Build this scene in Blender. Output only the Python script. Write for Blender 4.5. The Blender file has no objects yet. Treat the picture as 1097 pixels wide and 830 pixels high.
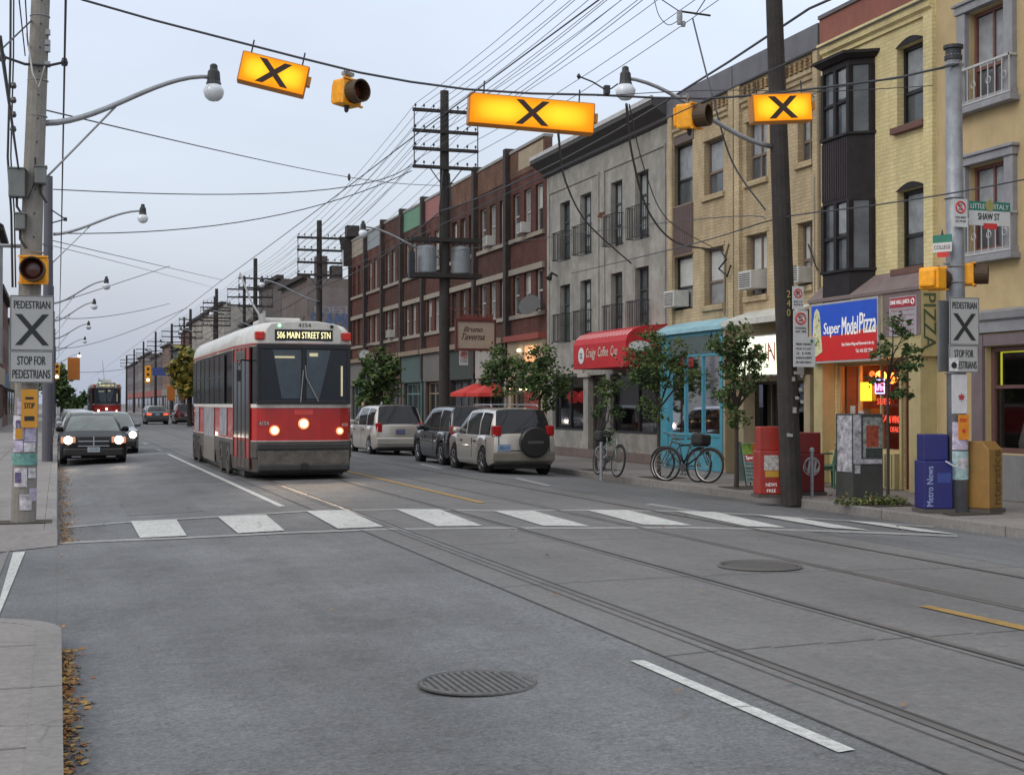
import bpy, math, random
from mathutils import Vector, Matrix
S = bpy.context.scene
random.seed(7)
# ---------------------------------------------------------------- camera
FPX = 1500.0; YAW = math.radians(17.97); PIT = math.atan(17/1500); CH = 1.8
cam = bpy.data.cameras.new('camera'); co = bpy.data.objects.new('camera', cam); S.collection.objects.link(co)
co.location = (0, 0, CH); co.rotation_euler = (math.pi/2 + PIT, 0, -YAW)
cam.sensor_width = 36; cam.lens = FPX/1097*36; cam.clip_end = 5000; cam.clip_start = .1
S.camera = co
# ---------------------------------------------------------------- world + sun + exposure
w = bpy.data.worlds.new('World'); S.world = w; w.use_nodes = True
nt = w.node_tree; nt.nodes.clear()
def N(t, tree=None, **k):
    n = (tree or nt).nodes.new(t)
    for a, b in k.items(): setattr(n, a, b)
    return n
out = N('ShaderNodeOutputWorld'); bg = N('ShaderNodeBackground'); bg2 = N('ShaderNodeBackground'); add = N('ShaderNodeAddShader')
sky = N('ShaderNodeTexSky', sky_type='NISHITA', sun_disc=False, sun_elevation=math.radians(38), sun_rotation=math.radians(250), air_density=1.5, dust_density=4)
nt.links.new(sky.outputs[0], bg.inputs[0]); bg.inputs[1].default_value = .05
tc = N('ShaderNodeTexCoord'); sx = N('ShaderNodeSeparateXYZ'); nt.links.new(tc.outputs['Generated'], sx.inputs[0])
ramp = N('ShaderNodeValToRGB'); cr = ramp.color_ramp
cr.elements[0].position = 0; cr.elements[0].color = (.40, .45, .57, 1)
cr.elements[1].position = 1; cr.elements[1].color = (1.0, 1.02, 1.06, 1)
e = cr.elements.new(.10); e.color = (.52, .565, .675, 1)
e = cr.elements.new(.30); e.color = (.68, .735, .86, 1)
e = cr.elements.new(.45); e.color = (.95, .99, 1.06, 1)
noi = N('ShaderNodeTexNoise'); noi.inputs['Scale'].default_value = 3; noi.inputs['Detail'].default_value = 5
mp = N('ShaderNodeMapping'); mp.inputs['Scale'].default_value = (1, 1, 3.2)
nt.links.new(tc.outputs['Generated'], mp.inputs[0]); nt.links.new(mp.outputs[0], noi.inputs['Vector'])
mr = N('ShaderNodeMapRange'); mr.inputs[1].default_value = .3; mr.inputs[2].default_value = .7; mr.inputs[3].default_value = .93; mr.inputs[4].default_value = 1.07
nt.links.new(noi.outputs[0], mr.inputs[0]); nt.links.new(sx.outputs[2], ramp.inputs[0])
nt.links.new(ramp.outputs[0], bg2.inputs[0]); nt.links.new(mr.outputs[0], bg2.inputs[1])
nt.links.new(bg.outputs[0], add.inputs[0]); nt.links.new(bg2.outputs[0], add.inputs[1]); nt.links.new(add.outputs[0], out.inputs[0])
sl = bpy.data.lights.new('sun', 'SUN'); sl.energy = .5; sl.angle = math.radians(25); sl.color = (1, .97, .93)
so = bpy.data.objects.new('sun', sl); S.collection.objects.link(so); so.rotation_euler = (math.radians(52), 0, math.radians(-70))
S.view_settings.view_transform = 'Standard'; S.view_settings.look = 'None'; S.view_settings.exposure = 0; S.view_settings.gamma = 1
S.view_settings.use_curve_mapping = False
S.render.engine = 'CYCLES'; S.cycles.use_denoising = True; S.cycles.max_bounces = 5; S.cycles.transparent_max_bounces = 12
S.cycles.sample_clamp_indirect = 4; S.render.film_transparent = False

# ---------------------------------------------------------------- pixel -> place helpers
def ray(px, py):
    x = (px-548.5)/FPX; z = (415-py)/FPX; y = 1
    y, z = y*math.cos(PIT)-z*math.sin(PIT), y*math.sin(PIT)+z*math.cos(PIT)
    return Vector((x*math.cos(YAW)+y*math.sin(YAW), -x*math.sin(YAW)+y*math.cos(YAW), z))
def onG(px, py, z=0):
    d = ray(px, py); t = (z-CH)/d.z; return Vector((d.x*t, d.y*t, z))
def onX(px, py, x=15.3):
    d = ray(px, py); t = x/d.x; return Vector((x, d.y*t, CH+d.z*t))
def onY(px, py, y):
    d = ray(px, py); t = y/d.y; return Vector((d.x*t, y, CH+d.z*t))
def fy(px, x=15.3): return onX(px, 400, x).y
RW = 12.2
def crown(x): return .17*(1-((x-RW/2)/(RW/2))**2) if 0 < x < RW else 0.0

# ---------------------------------------------------------------- materials
_m = {}
def M(name, col, rough=.7, metal=0, var=.12, sc=4, bump=0, emit=None, es=0, spec=.5, dirt=0, fine=60, coat=0):
    if name in _m: return _m[name]
    m = bpy.data.materials.new(name); m.use_nodes = True; t = m.node_tree; b = t.nodes['Principled BSDF']
    b.inputs['Roughness'].default_value = rough; b.inputs['Metallic'].default_value = metal
    b.inputs['Specular IOR Level'].default_value = spec
    if coat: b.inputs['Coat Weight'].default_value = coat
    tc = N('ShaderNodeTexCoord', t); n1 = N('ShaderNodeTexNoise', t); n1.inputs['Scale'].default_value = sc; n1.inputs['Detail'].default_value = 6
    n1.inputs['Roughness'].default_value = .65
    t.links.new(tc.outputs['Object'], n1.inputs['Vector'])
    mr = N('ShaderNodeMapRange', t); mr.inputs[1].default_value = .3; mr.inputs[2].default_value = .7
    mr.inputs[3].default_value = 1-var; mr.inputs[4].default_value = 1+var
    t.links.new(n1.outputs[0], mr.inputs[0])
    mx = N('ShaderNodeMix', t, data_type='RGBA', blend_type='MULTIPLY'); mx.inputs[0].default_value = 1
    mx.inputs[6].default_value = (*col, 1); t.links.new(mr.outputs[0], mx.inputs[7])
    last = mx.outputs[2]
    if dirt:
        n2 = N('ShaderNodeTexNoise', t); n2.inputs['Scale'].default_value = sc*.35; n2.inputs['Detail'].default_value = 8; n2.inputs['Roughness'].default_value = .75
        mpp = N('ShaderNodeMapping', t); mpp.inputs['Scale'].default_value = (1.4, 1.4, .35); mpp.inputs['Location'].default_value = (3.1, 7.7, 1.3)
        t.links.new(tc.outputs['Object'], mpp.inputs[0]); t.links.new(mpp.outputs[0], n2.inputs['Vector'])
        r2 = N('ShaderNodeMapRange', t); r2.inputs[1].default_value = .45; r2.inputs[2].default_value = .75; r2.inputs[3].default_value = 0; r2.inputs[4].default_value = dirt
        t.links.new(n2.outputs[0], r2.inputs[0])
        m2 = N('ShaderNodeMix', t, data_type='RGBA'); t.links.new(r2.outputs[0], m2.inputs[0]); t.links.new(last, m2.inputs[6])
        m2.inputs[7].default_value = (.06, .055, .05, 1); last = m2.outputs[2]
    t.links.new(last, b.inputs['Base Color'])
    if bump:
        n3 = N('ShaderNodeTexNoise', t); n3.inputs['Scale'].default_value = fine; n3.inputs['Detail'].default_value = 3
        t.links.new(tc.outputs['Object'], n3.inputs['Vector'])
        bp = N('ShaderNodeBump', t); bp.inputs['Strength'].default_value = bump; bp.inputs['Distance'].default_value = .02
        t.links.new(n3.outputs[0], bp.inputs['Height']); t.links.new(bp.outputs[0], b.inputs['Normal'])
    if emit:
        b.inputs['Emission Color'].default_value = (*emit, 1); b.inputs['Emission Strength'].default_value = es
    _m[name] = m; return m
def MBrick(name, c1, c2, mortar, sc=1.0, dirt=.35, ms=.012):
    if name in _m: return _m[name]
    m = bpy.data.materials.new(name); m.use_nodes = True; t = m.node_tree; b = t.nodes['Principled BSDF']; b.inputs['Roughness'].default_value = .9
    b.inputs['Specular IOR Level'].default_value = .25
    tc = N('ShaderNodeTexCoord', t); sp = N('ShaderNodeSeparateXYZ', t); ad = N('ShaderNodeMath', t, operation='ADD'); cb = N('ShaderNodeCombineXYZ', t)
    t.links.new(tc.outputs['Object'], sp.inputs[0]); t.links.new(sp.outputs[0], ad.inputs[0]); t.links.new(sp.outputs[1], ad.inputs[1])
    t.links.new(ad.outputs[0], cb.inputs[0]); t.links.new(sp.outputs[2], cb.inputs[1])
    br = N('ShaderNodeTexBrick', t); br.inputs['Scale'].default_value = 1; br.inputs['Brick Width'].default_value = .23*sc; br.inputs['Row Height'].default_value = .078*sc
    br.inputs['Mortar Size'].default_value = ms; br.inputs['Color1'].default_value = (*c1, 1); br.inputs['Color2'].default_value = (*c2, 1); br.inputs['Mortar'].default_value = (*mortar, 1)
    br.inputs['Mortar Smooth'].default_value = .3
    t.links.new(cb.outputs[0], br.inputs['Vector'])
    n = N('ShaderNodeTexNoise', t); n.inputs['Scale'].default_value = 1.2; n.inputs['Detail'].default_value = 9; n.inputs['Roughness'].default_value = .7
    mpp = N('ShaderNodeMapping', t); mpp.inputs['Scale'].default_value = (1, 1, .45); t.links.new(tc.outputs['Object'], mpp.inputs[0]); t.links.new(mpp.outputs[0], n.inputs['Vector'])
    mr = N('ShaderNodeMapRange', t); mr.inputs[1].default_value = .35; mr.inputs[2].default_value = .7; mr.inputs[3].default_value = 1.15; mr.inputs[4].default_value = 1-dirt
    t.links.new(n.outputs[0], mr.inputs[0])
    mx = N('ShaderNodeMix', t, data_type='RGBA', blend_type='MULTIPLY'); mx.inputs[0].default_value = 1
    t.links.new(br.outputs[0], mx.inputs[6]); t.links.new(mr.outputs[0], mx.inputs[7]); t.links.new(mx.outputs[2], b.inputs['Base Color'])
    bp = N('ShaderNodeBump', t); bp.inputs['Strength'].default_value = .5; bp.inputs['Distance'].default_value = .01; t.links.new(br.outputs[1], bp.inputs['Height']); bp.invert = True
    t.links.new(bp.outputs[0], b.inputs['Normal'])
    _m[name] = m; return m
def MGlass(name, tint=(.8, .85, .9), refl=.18):
    if name in _m: return _m[name]
    m = bpy.data.materials.new(name); m.use_nodes = True; t = m.node_tree; t.nodes.clear()
    o = N('ShaderNodeOutputMaterial', t); mi = N('ShaderNodeMixShader', t); tr = N('ShaderNodeBsdfTransparent', t); gl = N('ShaderNodeBsdfGlossy', t)
    tr.inputs[0].default_value = (*tint, 1); gl.inputs['Roughness'].default_value = .04; gl.inputs[0].default_value = (.9, .92, 1, 1)
    lw = N('ShaderNodeFresnel', t); lw.inputs[0].default_value = 1.5; mm = N('ShaderNodeMath', t, operation='ADD'); mm.inputs[1].default_value = refl
    t.links.new(lw.outputs[0], mm.inputs[0]); t.links.new(mm.outputs[0], mi.inputs[0]); t.links.new(tr.outputs[0], mi.inputs[1]); t.links.new(gl.outputs[0], mi.inputs[2]); t.links.new(mi.outputs[0], o.inputs[0])
    _m[name] = m; return m
def MDark(name, col=(.012, .014, .016), rough=.06, spec=.5): return M(name, col, rough=rough, var=.25, sc=1.5, spec=spec)

pane_a = MDark('pane_dark', (.03, .034, .038), .12, .5); pane_b = M('pane_curtain', (.22, .23, .24), .3, var=.3, sc=3); pane_c = M('pane_grey', (.08, .09, .1), .12, var=.5, sc=1.2)
asphalt = None

# ---------------------------------------------------------------- mesh builder
SPLIT = {'pilaster', 'stone_band', 'pane', 'blind', 'window_menu', 'side_advert', 'side_panel', 'roof_box', 'cab_light', 'cab_reflection', 'wiper', 'mirror', 'chimney', 'platform_beam', 'transformer', 'spool_insulator', 'insulator', 'seat_post', 'brick_dentils', 'string_course', 'bumper', 'orange_lamp', 'signal_bracket', 'lower_grille', 'steel_band', 'riser_cable', 'conduit', 'drape', 'hanger', 'rim_band', 'paper_scrap', 'balcony_flowers_'}
class MB:
    def __init__(s): s.v = []; s.f = []; s.mi = []; s.cur = 0
    def quad(s, *p):
        i = len(s.v); s.v += [Vector(q) for q in p]; s.f.append(tuple(range(i, i+len(p)))); s.mi.append(s.cur); return s
    def box(s, x0, x1, y0, y1, z0, z1):
        i = len(s.v)
        s.v += [Vector((x, y, z)) for z in (z0, z1) for y in (y0, y1) for x in (x0, x1)]
        for q in ((0, 2, 3, 1), (4, 5, 7, 6), (0, 1, 5, 4), (2, 6, 7, 3), (0, 4, 6, 2), (1, 3, 7, 5)): s.f.append(tuple(i+k for k in q)); s.mi.append(s.cur)
        return s
    def fbox(s, fr, u0, u1, v0, v1, n0, n1):      # box in a frame (P, U, V)
        P, U, V = fr; Nn = U.cross(V); i = len(s.v)
        s.v += [P+U*u+V*v+Nn*n for n in (n0, n1) for v in (v0, v1) for u in (u0, u1)]
        for q in ((0, 2, 3, 1), (4, 5, 7, 6), (0, 1, 5, 4), (2, 6, 7, 3), (0, 4, 6, 2), (1, 3, 7, 5)): s.f.append(tuple(i+k for k in q)); s.mi.append(s.cur)
        return s
    def fpoly(s, fr, pts, n0, n1):                # extruded outline in a frame
        P, U, V = fr; Nn = U.cross(V); i = len(s.v); k = len(pts)
        for n in (n0, n1): s.v += [P+U*u+V*v+Nn*n for u, v in pts]
        s.f.append(tuple(i+j for j in reversed(range(k)))); s.f.append(tuple(i+k+j for j in range(k))); s.mi += [s.cur]*2
        for j in range(k): s.f.append((i+j, i+(j+1) % k, i+k+(j+1) % k, i+k+j)); s.mi.append(s.cur)
        return s
    def tube(s, pts, r, n=8, caps=True):
        pts = [Vector(p) for p in pts]; rs = r if isinstance(r, (list, tuple)) else [r]*len(pts); base = len(s.v)
        for k, p in enumerate(pts):
            d = (pts[min(k+1, len(pts)-1)]-pts[max(k-1, 0)]).normalized()
            a = Vector((0, 0, 1)) if abs(d.z) < .9 else Vector((1, 0, 0)); u = d.cross(a).normalized(); v = d.cross(u)
            for j in range(n):
                t = 2*math.pi*j/n; s.v.append(p+(u*math.cos(t)+v*math.sin(t))*rs[k])
        for k in range(len(pts)-1):
            for j in range(n):
                a0 = base+k*n+j; a1 = base+k*n+(j+1) % n; s.f.append((a0, a1, a1+n, a0+n)); s.mi.append(s.cur)
        if caps:
            s.f.append(tuple(base+j for j in reversed(range(n)))); s.f.append(tuple(base+(len(pts)-1)*n+j for j in range(n))); s.mi += [s.cur]*2
        return s
    def ring(s, c, R, r, ax, n=24, m=6):          # torus round axis ax
        c = Vector(c); ax = Vector(ax).normalized(); a = Vector((0, 0, 1)) if abs(ax.z) < .9 else Vector((1, 0, 0)); u = ax.cross(a).normalized(); v = ax.cross(u); b = len(s.v)
        for i in range(n):
            t = 2*math.pi*i/n; d = u*math.cos(t)+v*math.sin(t)
            for j in range(m):
                q = 2*math.pi*j/m; s.v.append(c+d*(R+r*math.cos(q))+ax*(r*math.sin(q)))
        for i in range(n):
            for j in range(m):
                s.f.append((b+i*m+j, b+((i+1) % n)*m+j, b+((i+1) % n)*m+(j+1) % m, b+i*m+(j+1) % m)); s.mi.append(s.cur)
        return s
    def lathe(s, prof, c, ax=(0, 0, 1), n=16):    # prof: (radius, height along axis)
        c = Vector(c); ax = Vector(ax).normalized(); a = Vector((0, 0, 1)) if abs(ax.z) < .9 else Vector((1, 0, 0)); u = ax.cross(a).normalized(); v = ax.cross(u)
        if ax.z > .9: u, v = Vector((1, 0, 0)), Vector((0, 1, 0))
        b = len(s.v)
        for r, h in prof:
            for j in range(n):
                t = 2*math.pi*j/n; s.v.append(c+ax*h+(u*math.cos(t)+v*math.sin(t))*r)
        for k in range(len(prof)-1):
            for j in range(n):
                s.f.append((b+k*n+j, b+k*n+(j+1) % n, b+(k+1)*n+(j+1) % n, b+(k+1)*n+j)); s.mi.append(s.cur)
        s.f.append(tuple(b+j for j in reversed(range(n)))); s.f.append(tuple(b+(len(prof)-1)*n+j for j in range(n))); s.mi += [s.cur]*2
        return s
    def loft(s, rings, close=True, caps=True):
        n = len(rings[0]); b = len(s.v)
        for r in rings: s.v += [Vector(p) for p in r]
        for k in range(len(rings)-1):
            for j in range(n if close else n-1):
                s.f.append((b+k*n+j, b+k*n+(j+1) % n, b+(k+1)*n+(j+1) % n, b+(k+1)*n+j)); s.mi.append(s.cur)
        if caps:
            s.f.append(tuple(b+j for j in reversed(range(n)))); s.f.append(tuple(b+(len(rings)-1)*n+j for j in range(n))); s.mi += [s.cur]*2
        return s
    def build(s, name, mat, parent=None, smooth=False, bevel=0, label=None, fixn=True):
        if parent is not None and name in SPLIT:
            par_ = list(range(len(s.v)))
            def fd(i):
                while par_[i] != i: par_[i] = par_[par_[i]]; i = par_[i]
                return i
            for f in s.f:
                a = fd(f[0])
                for j in f[1:]: par_[fd(j)] = a
            groups = {}
            for k, f in enumerate(s.f): groups.setdefault(fd(f[0]), []).append(k)
            if 1 < len(groups) <= 20:
                last = None
                for g_ in groups.values():
                    m = MB(); mp_ = {}
                    for k in g_:
                        for j in s.f[k]:
                            if j not in mp_: mp_[j] = len(m.v); m.v.append(s.v[j])
                        m.f.append(tuple(mp_[j] for j in s.f[k])); m.mi.append(s.mi[k])
                    last = m._build(name, mat, parent, smooth, bevel, label, fixn)
                return last
        return s._build(name, mat, parent, smooth, bevel, label, fixn)
    def _build(s, name, mat, parent=None, smooth=False, bevel=0, label=None, fixn=True):
        org = Vector((0, 0, 0)); q = parent
        while q is not None: org += q.location; q = q.parent
        me = bpy.data.meshes.new(name); me.from_pydata([tuple(p-org) for p in s.v], [], s.f)
        for m in (mat if isinstance(mat, (list, tuple)) else [mat]): me.materials.append(m)
        if any(s.mi): me.polygons.foreach_set('material_index', s.mi)
        if smooth: me.polygons.foreach_set('use_smooth', [True]*len(me.polygons))
        me.update()
        if fixn:
            import bmesh
            bm = bmesh.new(); bm.from_mesh(me)
            if smooth: bmesh.ops.remove_doubles(bm, verts=bm.verts, dist=.0004)
            bmesh.ops.recalc_face_normals(bm, faces=bm.faces); bm.to_mesh(me); bm.free()
        o = bpy.data.objects.new(name, me); S.collection.objects.link(o)
        if parent: o.parent = parent
        if bevel:
            bv = o.modifiers.new('b', 'BEVEL'); bv.width = bevel; bv.segments = 2; bv.limit_method = 'ANGLE'
        if label: o['label'] = label
        return o
V3 = Vector; UX = V3((1, 0, 0)); UZ = V3((0, 0, 1)); UF = V3((0, -1, 0))
def thing(name, label, cat, loc=(0, 0, 0), group=None, rz=0):
    o = bpy.data.objects.new(name, None); S.collection.objects.link(o); o.location = loc; o.rotation_euler = (0, 0, rz); o.empty_display_size = .2
    o['label'] = label; o['category'] = cat
    if group: o['group'] = group
    return o
def tag(o, label, cat, group=None, kind=None):
    if label: o['label'] = label
    if cat: o['category'] = cat
    if group: o['group'] = group
    if kind: o['kind'] = kind
    return o
def struct(o): o['kind'] = 'structure'; return o
def kids(o): return [c for c in S.collection.objects if c.parent == o]
_kc = {}
def copy_tree(o, parent=None, kmap=None):
    c = o.copy(); S.collection.objects.link(c)
    if parent: c.parent = parent
    if kmap is None:
        kmap = {}
        for x in S.collection.objects:
            if x.parent: kmap.setdefault(x.parent, []).append(x)
    for ch in list(kmap.get(o, [])): copy_tree(ch, c, kmap)
    return c
_tc = {}
def text_raw(s):
    if s in _tc: return _tc[s]
    cu = bpy.data.curves.new('t', 'FONT'); cu.body = s; cu.resolution_u = 3; to = bpy.data.objects.new('t', cu); S.collection.objects.link(to)
    bpy.context.view_layer.update(); me = bpy.data.meshes.new_from_object(to)
    vs = [v.co.copy() for v in me.vertices]; fs = [tuple(p.vertices) for p in me.polygons]
    x0 = min(v.x for v in vs); x1 = max(v.x for v in vs); y0 = min(v.y for v in vs); y1 = max(v.y for v in vs)
    vs = [((v.x-x0)/max(x1-x0, 1e-6), (v.y-y0)/max(y1-y0, 1e-6)) for v in vs]
    bpy.data.objects.remove(to); bpy.data.curves.remove(cu); bpy.data.meshes.remove(me); _tc[s] = (vs, fs); return _tc[s]
def txt(mb, s, fr, u, v, w_, h_, n=.004, slant=0, bold=0):
    vs, fs = text_raw(s); P, U, V = fr; Nn = U.cross(V)
    for du in ((0,) if not bold else (-bold, bold)):
        i = len(mb.v); mb.v += [P+U*(u+a*w_+slant*b*h_+du)+V*(v+b*h_)+Nn*(n+(.001 if du > 0 else 0)) for a, b in vs]
        for f in fs: mb.f.append(tuple(i+k for k in f)); mb.mi.append(mb.cur)
    return mb
def text(s, fr, u, v, w_, h_, mat, parent, name='lettering', n=.004, slant=0, bold=0):
    mb = MB(); txt(mb, s, fr, u, v, w_, h_, n, slant, bold); return mb.build(name, mat, parent, fixn=False)
def xmark(mb, fr, cu, cv, w_, h_, t, n0, n1):
    for sg in (1, -1):
        pts = [(cu-w_/2*sg-t/2, cv-h_/2), (cu-w_/2*sg+t/2, cv-h_/2), (cu+w_/2*sg+t/2, cv+h_/2), (cu+w_/2*sg-t/2, cv+h_/2)]
        mb.fpoly(fr, pts, n0+(.0015 if sg < 0 else 0), n1+(.0015 if sg < 0 else 0))
    return mb

black = M('black', (.012, .012, .013), .5); white = M('white_paint', (.7, .7, .68), .5, dirt=.2); steel = M('galvanised', (.32, .33, .34), .45, .6, dirt=.3)
dkmetal = M('dark_metal', (.035, .036, .04), .5, .3); rubber = M('rubber', (.018, .018, .019), .8, spec=.3); chrome = M('chrome', (.6, .6, .62), .2, 1, var=.05)
yellow = M('signal_yellow', (.92, .38, .006), .5, var=.2, sc=9, dirt=.25); wirem = M('wire', (.045, .047, .055), .6)
# ---------------------------------------------------------------- road, pavements
def MRoad(name, col, var=.16, crack=.5, streak=0, spk=.35, wear=0):
    m = bpy.data.materials.new(name); m.use_nodes = True; t = m.node_tree; b = t.nodes['Principled BSDF']
    b.inputs['Specular IOR Level'].default_value = .3
    tc = N('ShaderNodeTexCoord', t)
    def noise(scale, det, rgh, map_=(1, 1, 1), loc=(0, 0, 0)):
        mp = N('ShaderNodeMapping', t); mp.inputs['Scale'].default_value = map_; mp.inputs['Location'].default_value = loc; t.links.new(tc.outputs['Object'], mp.inputs[0])
        n = N('ShaderNodeTexNoise', t); n.inputs['Scale'].default_value = scale; n.inputs['Detail'].default_value = det; n.inputs['Roughness'].default_value = rgh; t.links.new(mp.outputs[0], n.inputs['Vector']); return n.outputs[0]
    def rng(s, a, b2, c, d):
        r = N('ShaderNodeMapRange', t); r.inputs[1].default_value = a; r.inputs[2].default_value = b2; r.inputs[3].default_value = c; r.inputs[4].default_value = d; t.links.new(s, r.inputs[0]); return r.outputs[0]
    def mul(a, b2):
        n = N('ShaderNodeMath', t, operation='MULTIPLY'); t.links.new(a, n.inputs[0]); t.links.new(b2, n.inputs[1]); return n.outputs[0]
    f = rng(noise(.35, 6, .6), .3, .7, 1-var, 1+var)
    f = mul(f, rng(noise(1.1, 5, .7, (1, .12, 1), (5, 2, 0)), .3, .7, 1-var*.7, 1+var*.7))
    f = mul(f, rng(noise(38, 4, .8), .25, .75, 1-spk, 1+spk))
    f = mul(f, rng(noise(14, 4, .7, (1, 1, 1), (9, 4, 0)), .3, .7, .84, 1.16))
    f = mul(f, rng(noise(4.5, 6, .75, (.6, 1.5, 1), (2, 8, 0)), .58, .72, 1, .78))
    v = N('ShaderNodeTexVoronoi', t, feature='DISTANCE_TO_EDGE'); v.inputs['Scale'].default_value = .45
    mv = N('ShaderNodeMix', t, data_type='RGBA'); mv.inputs[0].default_value = .12; nn = N('ShaderNodeTexNoise', t); nn.inputs['Scale'].default_value = 2.2; nn.inputs['Detail'].default_value = 5
    t.links.new(tc.outputs['Object'], nn.inputs['Vector']); t.links.new(tc.outputs['Object'], mv.inputs[6]); t.links.new(nn.outputs[1], mv.inputs[7]); t.links.new(mv.outputs[2], v.inputs['Vector'])
    cm = mul(rng(v.outputs[0], 0, .006, crack, 0), rng(noise(.5, 3, .6, (1, 1, 1), (20, 3, 0)), .5, .6, 0, 1))
    inv = N('ShaderNodeMath', t, operation='SUBTRACT'); inv.inputs[0].default_value = 1; t.links.new(cm, inv.inputs[1])
    f = mul(f, inv.outputs[0])
    mx = N('ShaderNodeMix', t, data_type='RGBA', blend_type='MULTIPLY'); mx.inputs[0].default_value = 1; mx.inputs[6].default_value = (*col, 1); t.links.new(f, mx.inputs[7])
    last = mx.outputs[2]
    if wear:
        m2 = N('ShaderNodeMix', t, data_type='RGBA'); m2.inputs[7].default_value = (.11, .108, .108, 1); t.links.new(last, m2.inputs[6])
        t.links.new(mul(rng(noise(9, 8, .85, (1.6, .7, 1), (1, 6, 0)), .50, .68, 0, wear), rng(noise(.9, 3, .6, (1, 1, 1), (4, 4, 0)), .3, .6, .35, 1)), m2.inputs[0]); last = m2.outputs[2]
    t.links.new(last, b.inputs['Base Color']); t.links.new(rng(noise(3, 5, .7), .3, .7, .62, .85), b.inputs['Roughness'])
    bp = N('ShaderNodeBump', t); bp.inputs['Strength'].default_value = .5; bp.inputs['Distance'].default_value = .008; t.links.new(noise(110, 2, .5), bp.inputs['Height']); t.links.new(bp.outputs[0], b.inputs['Normal'])
    return m
asphalt = MRoad('asphalt', (.120, .123, .126), .27, .2, spk=.55); slabm = MRoad('track_concrete', (.138, .136, .134), .16, .2, spk=.2); walkm = MRoad('pavement_concrete', (.21, .195, .185), .15, .5, spk=.15)
kerbm = MRoad('kerb_concrete', (.2, .19, .18), .18, .3, spk=.15)
paint = MRoad('road_paint', (.47, .475, .455), .12, .7, spk=.25, wear=.75); ypaint = MRoad('yellow_paint', (.36, .22, .06), .2, .6, spk=.4, wear=.8)
faded = MRoad('faded_paint', (.27, .27, .265), .15, .4, spk=.3, wear=.6)
def strip(name, x0, x1, y0, y1, dz, mat, nx=None, ny=1, skew=0):
    mb = MB(); nx = nx or max(1, int(abs(x1-x0)/.6)+1)
    for i in range(nx):
        for j in range(ny):
            a, b = x0+(x1-x0)*i/nx, x0+(x1-x0)*(i+1)/nx; c, d = y0+(y1-y0)*j/ny, y0+(y1-y0)*(j+1)/ny
            mb.quad((a, c, crown(a)+dz), (b, c, crown(b)+dz), (b, d, crown(b)+dz), (a, d, crown(a)+dz))
    return struct(mb.build(name, mat, fixn=False))
g = MB(); g.quad((-2500, -200, -.06), (2500, -200, -.06), (2500, 4000, -.06), (-2500, 4000, -.06)); struct(g.build('ground', M('ground_dirt', (.12, .115, .1), .9, dirt=.3, sc=.5), fixn=False))
strip('road', 0, RW, -20, 700, 0, asphalt, 40)
struct(MB().quad((-80, 11.4, -.004), (0, 11.4, -.004), (0, 18.7, -.004), (-80, 18.7, -.004)).build('side_road', asphalt, fixn=False))
strip('track_slab', 3.78, 9.35, -20, 330, .004, slabm, 14)
jm = M('joint', (.062, .06, .058), .9, var=.4)
mb = MB(); y = -6.0
while y < 120:
    for k in range(14):
        a = 3.78+5.57*k/14; b = 3.78+5.57*(k+1)/14
        mb.quad((a, y, crown(a)+.008), (b, y+.04, crown(b)+.008), (b, y+.052, crown(b)+.008), (a, y+.012, crown(a)+.008))
    y += 3.6
for x in (3.77, 9.35): mb.quad((x-.008, -6, crown(x)+.008), (x+.008, -6, crown(x)+.008), (x+.008, 150, crown(x)+.008), (x-.008, 150, crown(x)+.008))
struct(mb.build('slab_joint', jm, fixn=False))
railm = M('rail_steel', (.16, .155, .15), .45, .6, var=.3, sc=1); groove = M('rail_groove', (.04, .038, .036), .9)
for x in (4.25, 5.75, 7.25, 8.75):
    struct(MB().quad((x-.035, -20, crown(x)+.009), (x+.03, -20, crown(x)+.009), (x+.03, 330, crown(x)+.009), (x-.035, 330, crown(x)+.009)).build('rail', railm, fixn=False))
    s_ = 1 if x in (4.25, 7.25) else -1
    a, b = sorted((x+s_*.03, x+s_*.058))
    struct(MB().quad((a, -20, crown(a)+.010), (b, -20, crown(b)+.010), (b, 330, crown(b)+.010), (a, 330, crown(a)+.010)).build('rail_groove', groove, fixn=False))
    for e_ in ((-.13,) if x < 6 else ()):
        struct(MB().quad((x+e_-.006, -20, crown(x)+.0085), (x+e_+.006, -20, crown(x)+.0085), (x+e_+.006, 150, crown(x)+.0085), (x+e_-.006, 150, crown(x)+.0085)).build('slab_joint', jm, fixn=False))
pm = MRoad('asphalt_patch', (.088, .088, .088), .12, .2, spk=.4)
def rpatch(x0, x1, y0, y1, m_=pm, dz=.004): return strip('road_patch', x0, x1, y0, y1, dz, m_)
rpatch(1.05, 2.2, 22.5, 27.5, MRoad('asphalt_patch2', (.108, .11, .112), .15, .2, spk=.4))
tar = M('tar_seam', (.045, .045, .047), .5, var=.3)
def seam(pts, w_=.018):
    mb = MB()
    for (a, b), (c, d) in zip(pts, pts[1:]):
        q = V3((c-a, d-b, 0)).normalized(); n_ = V3((-q.y, q.x, 0))*w_; P_ = [V3((a, b, 0))-n_, V3((a, b, 0))+n_, V3((c, d, 0))+n_, V3((c, d, 0))-n_]
        mb.quad(*[V3((p.x, p.y, crown(p.x)+.0065)) for p in P_])
    return struct(mb.build('tar_seam', tar, fixn=False))
_r = random.Random(12)
for (x, y, dx, dy, n_) in ():
    P_ = [(x, y)]
    for k in range(n_): x += dx+_r.gauss(0, .09); y += dy+_r.gauss(0, .09); P_.append((x, y))
    seam(P_, .007)
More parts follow.
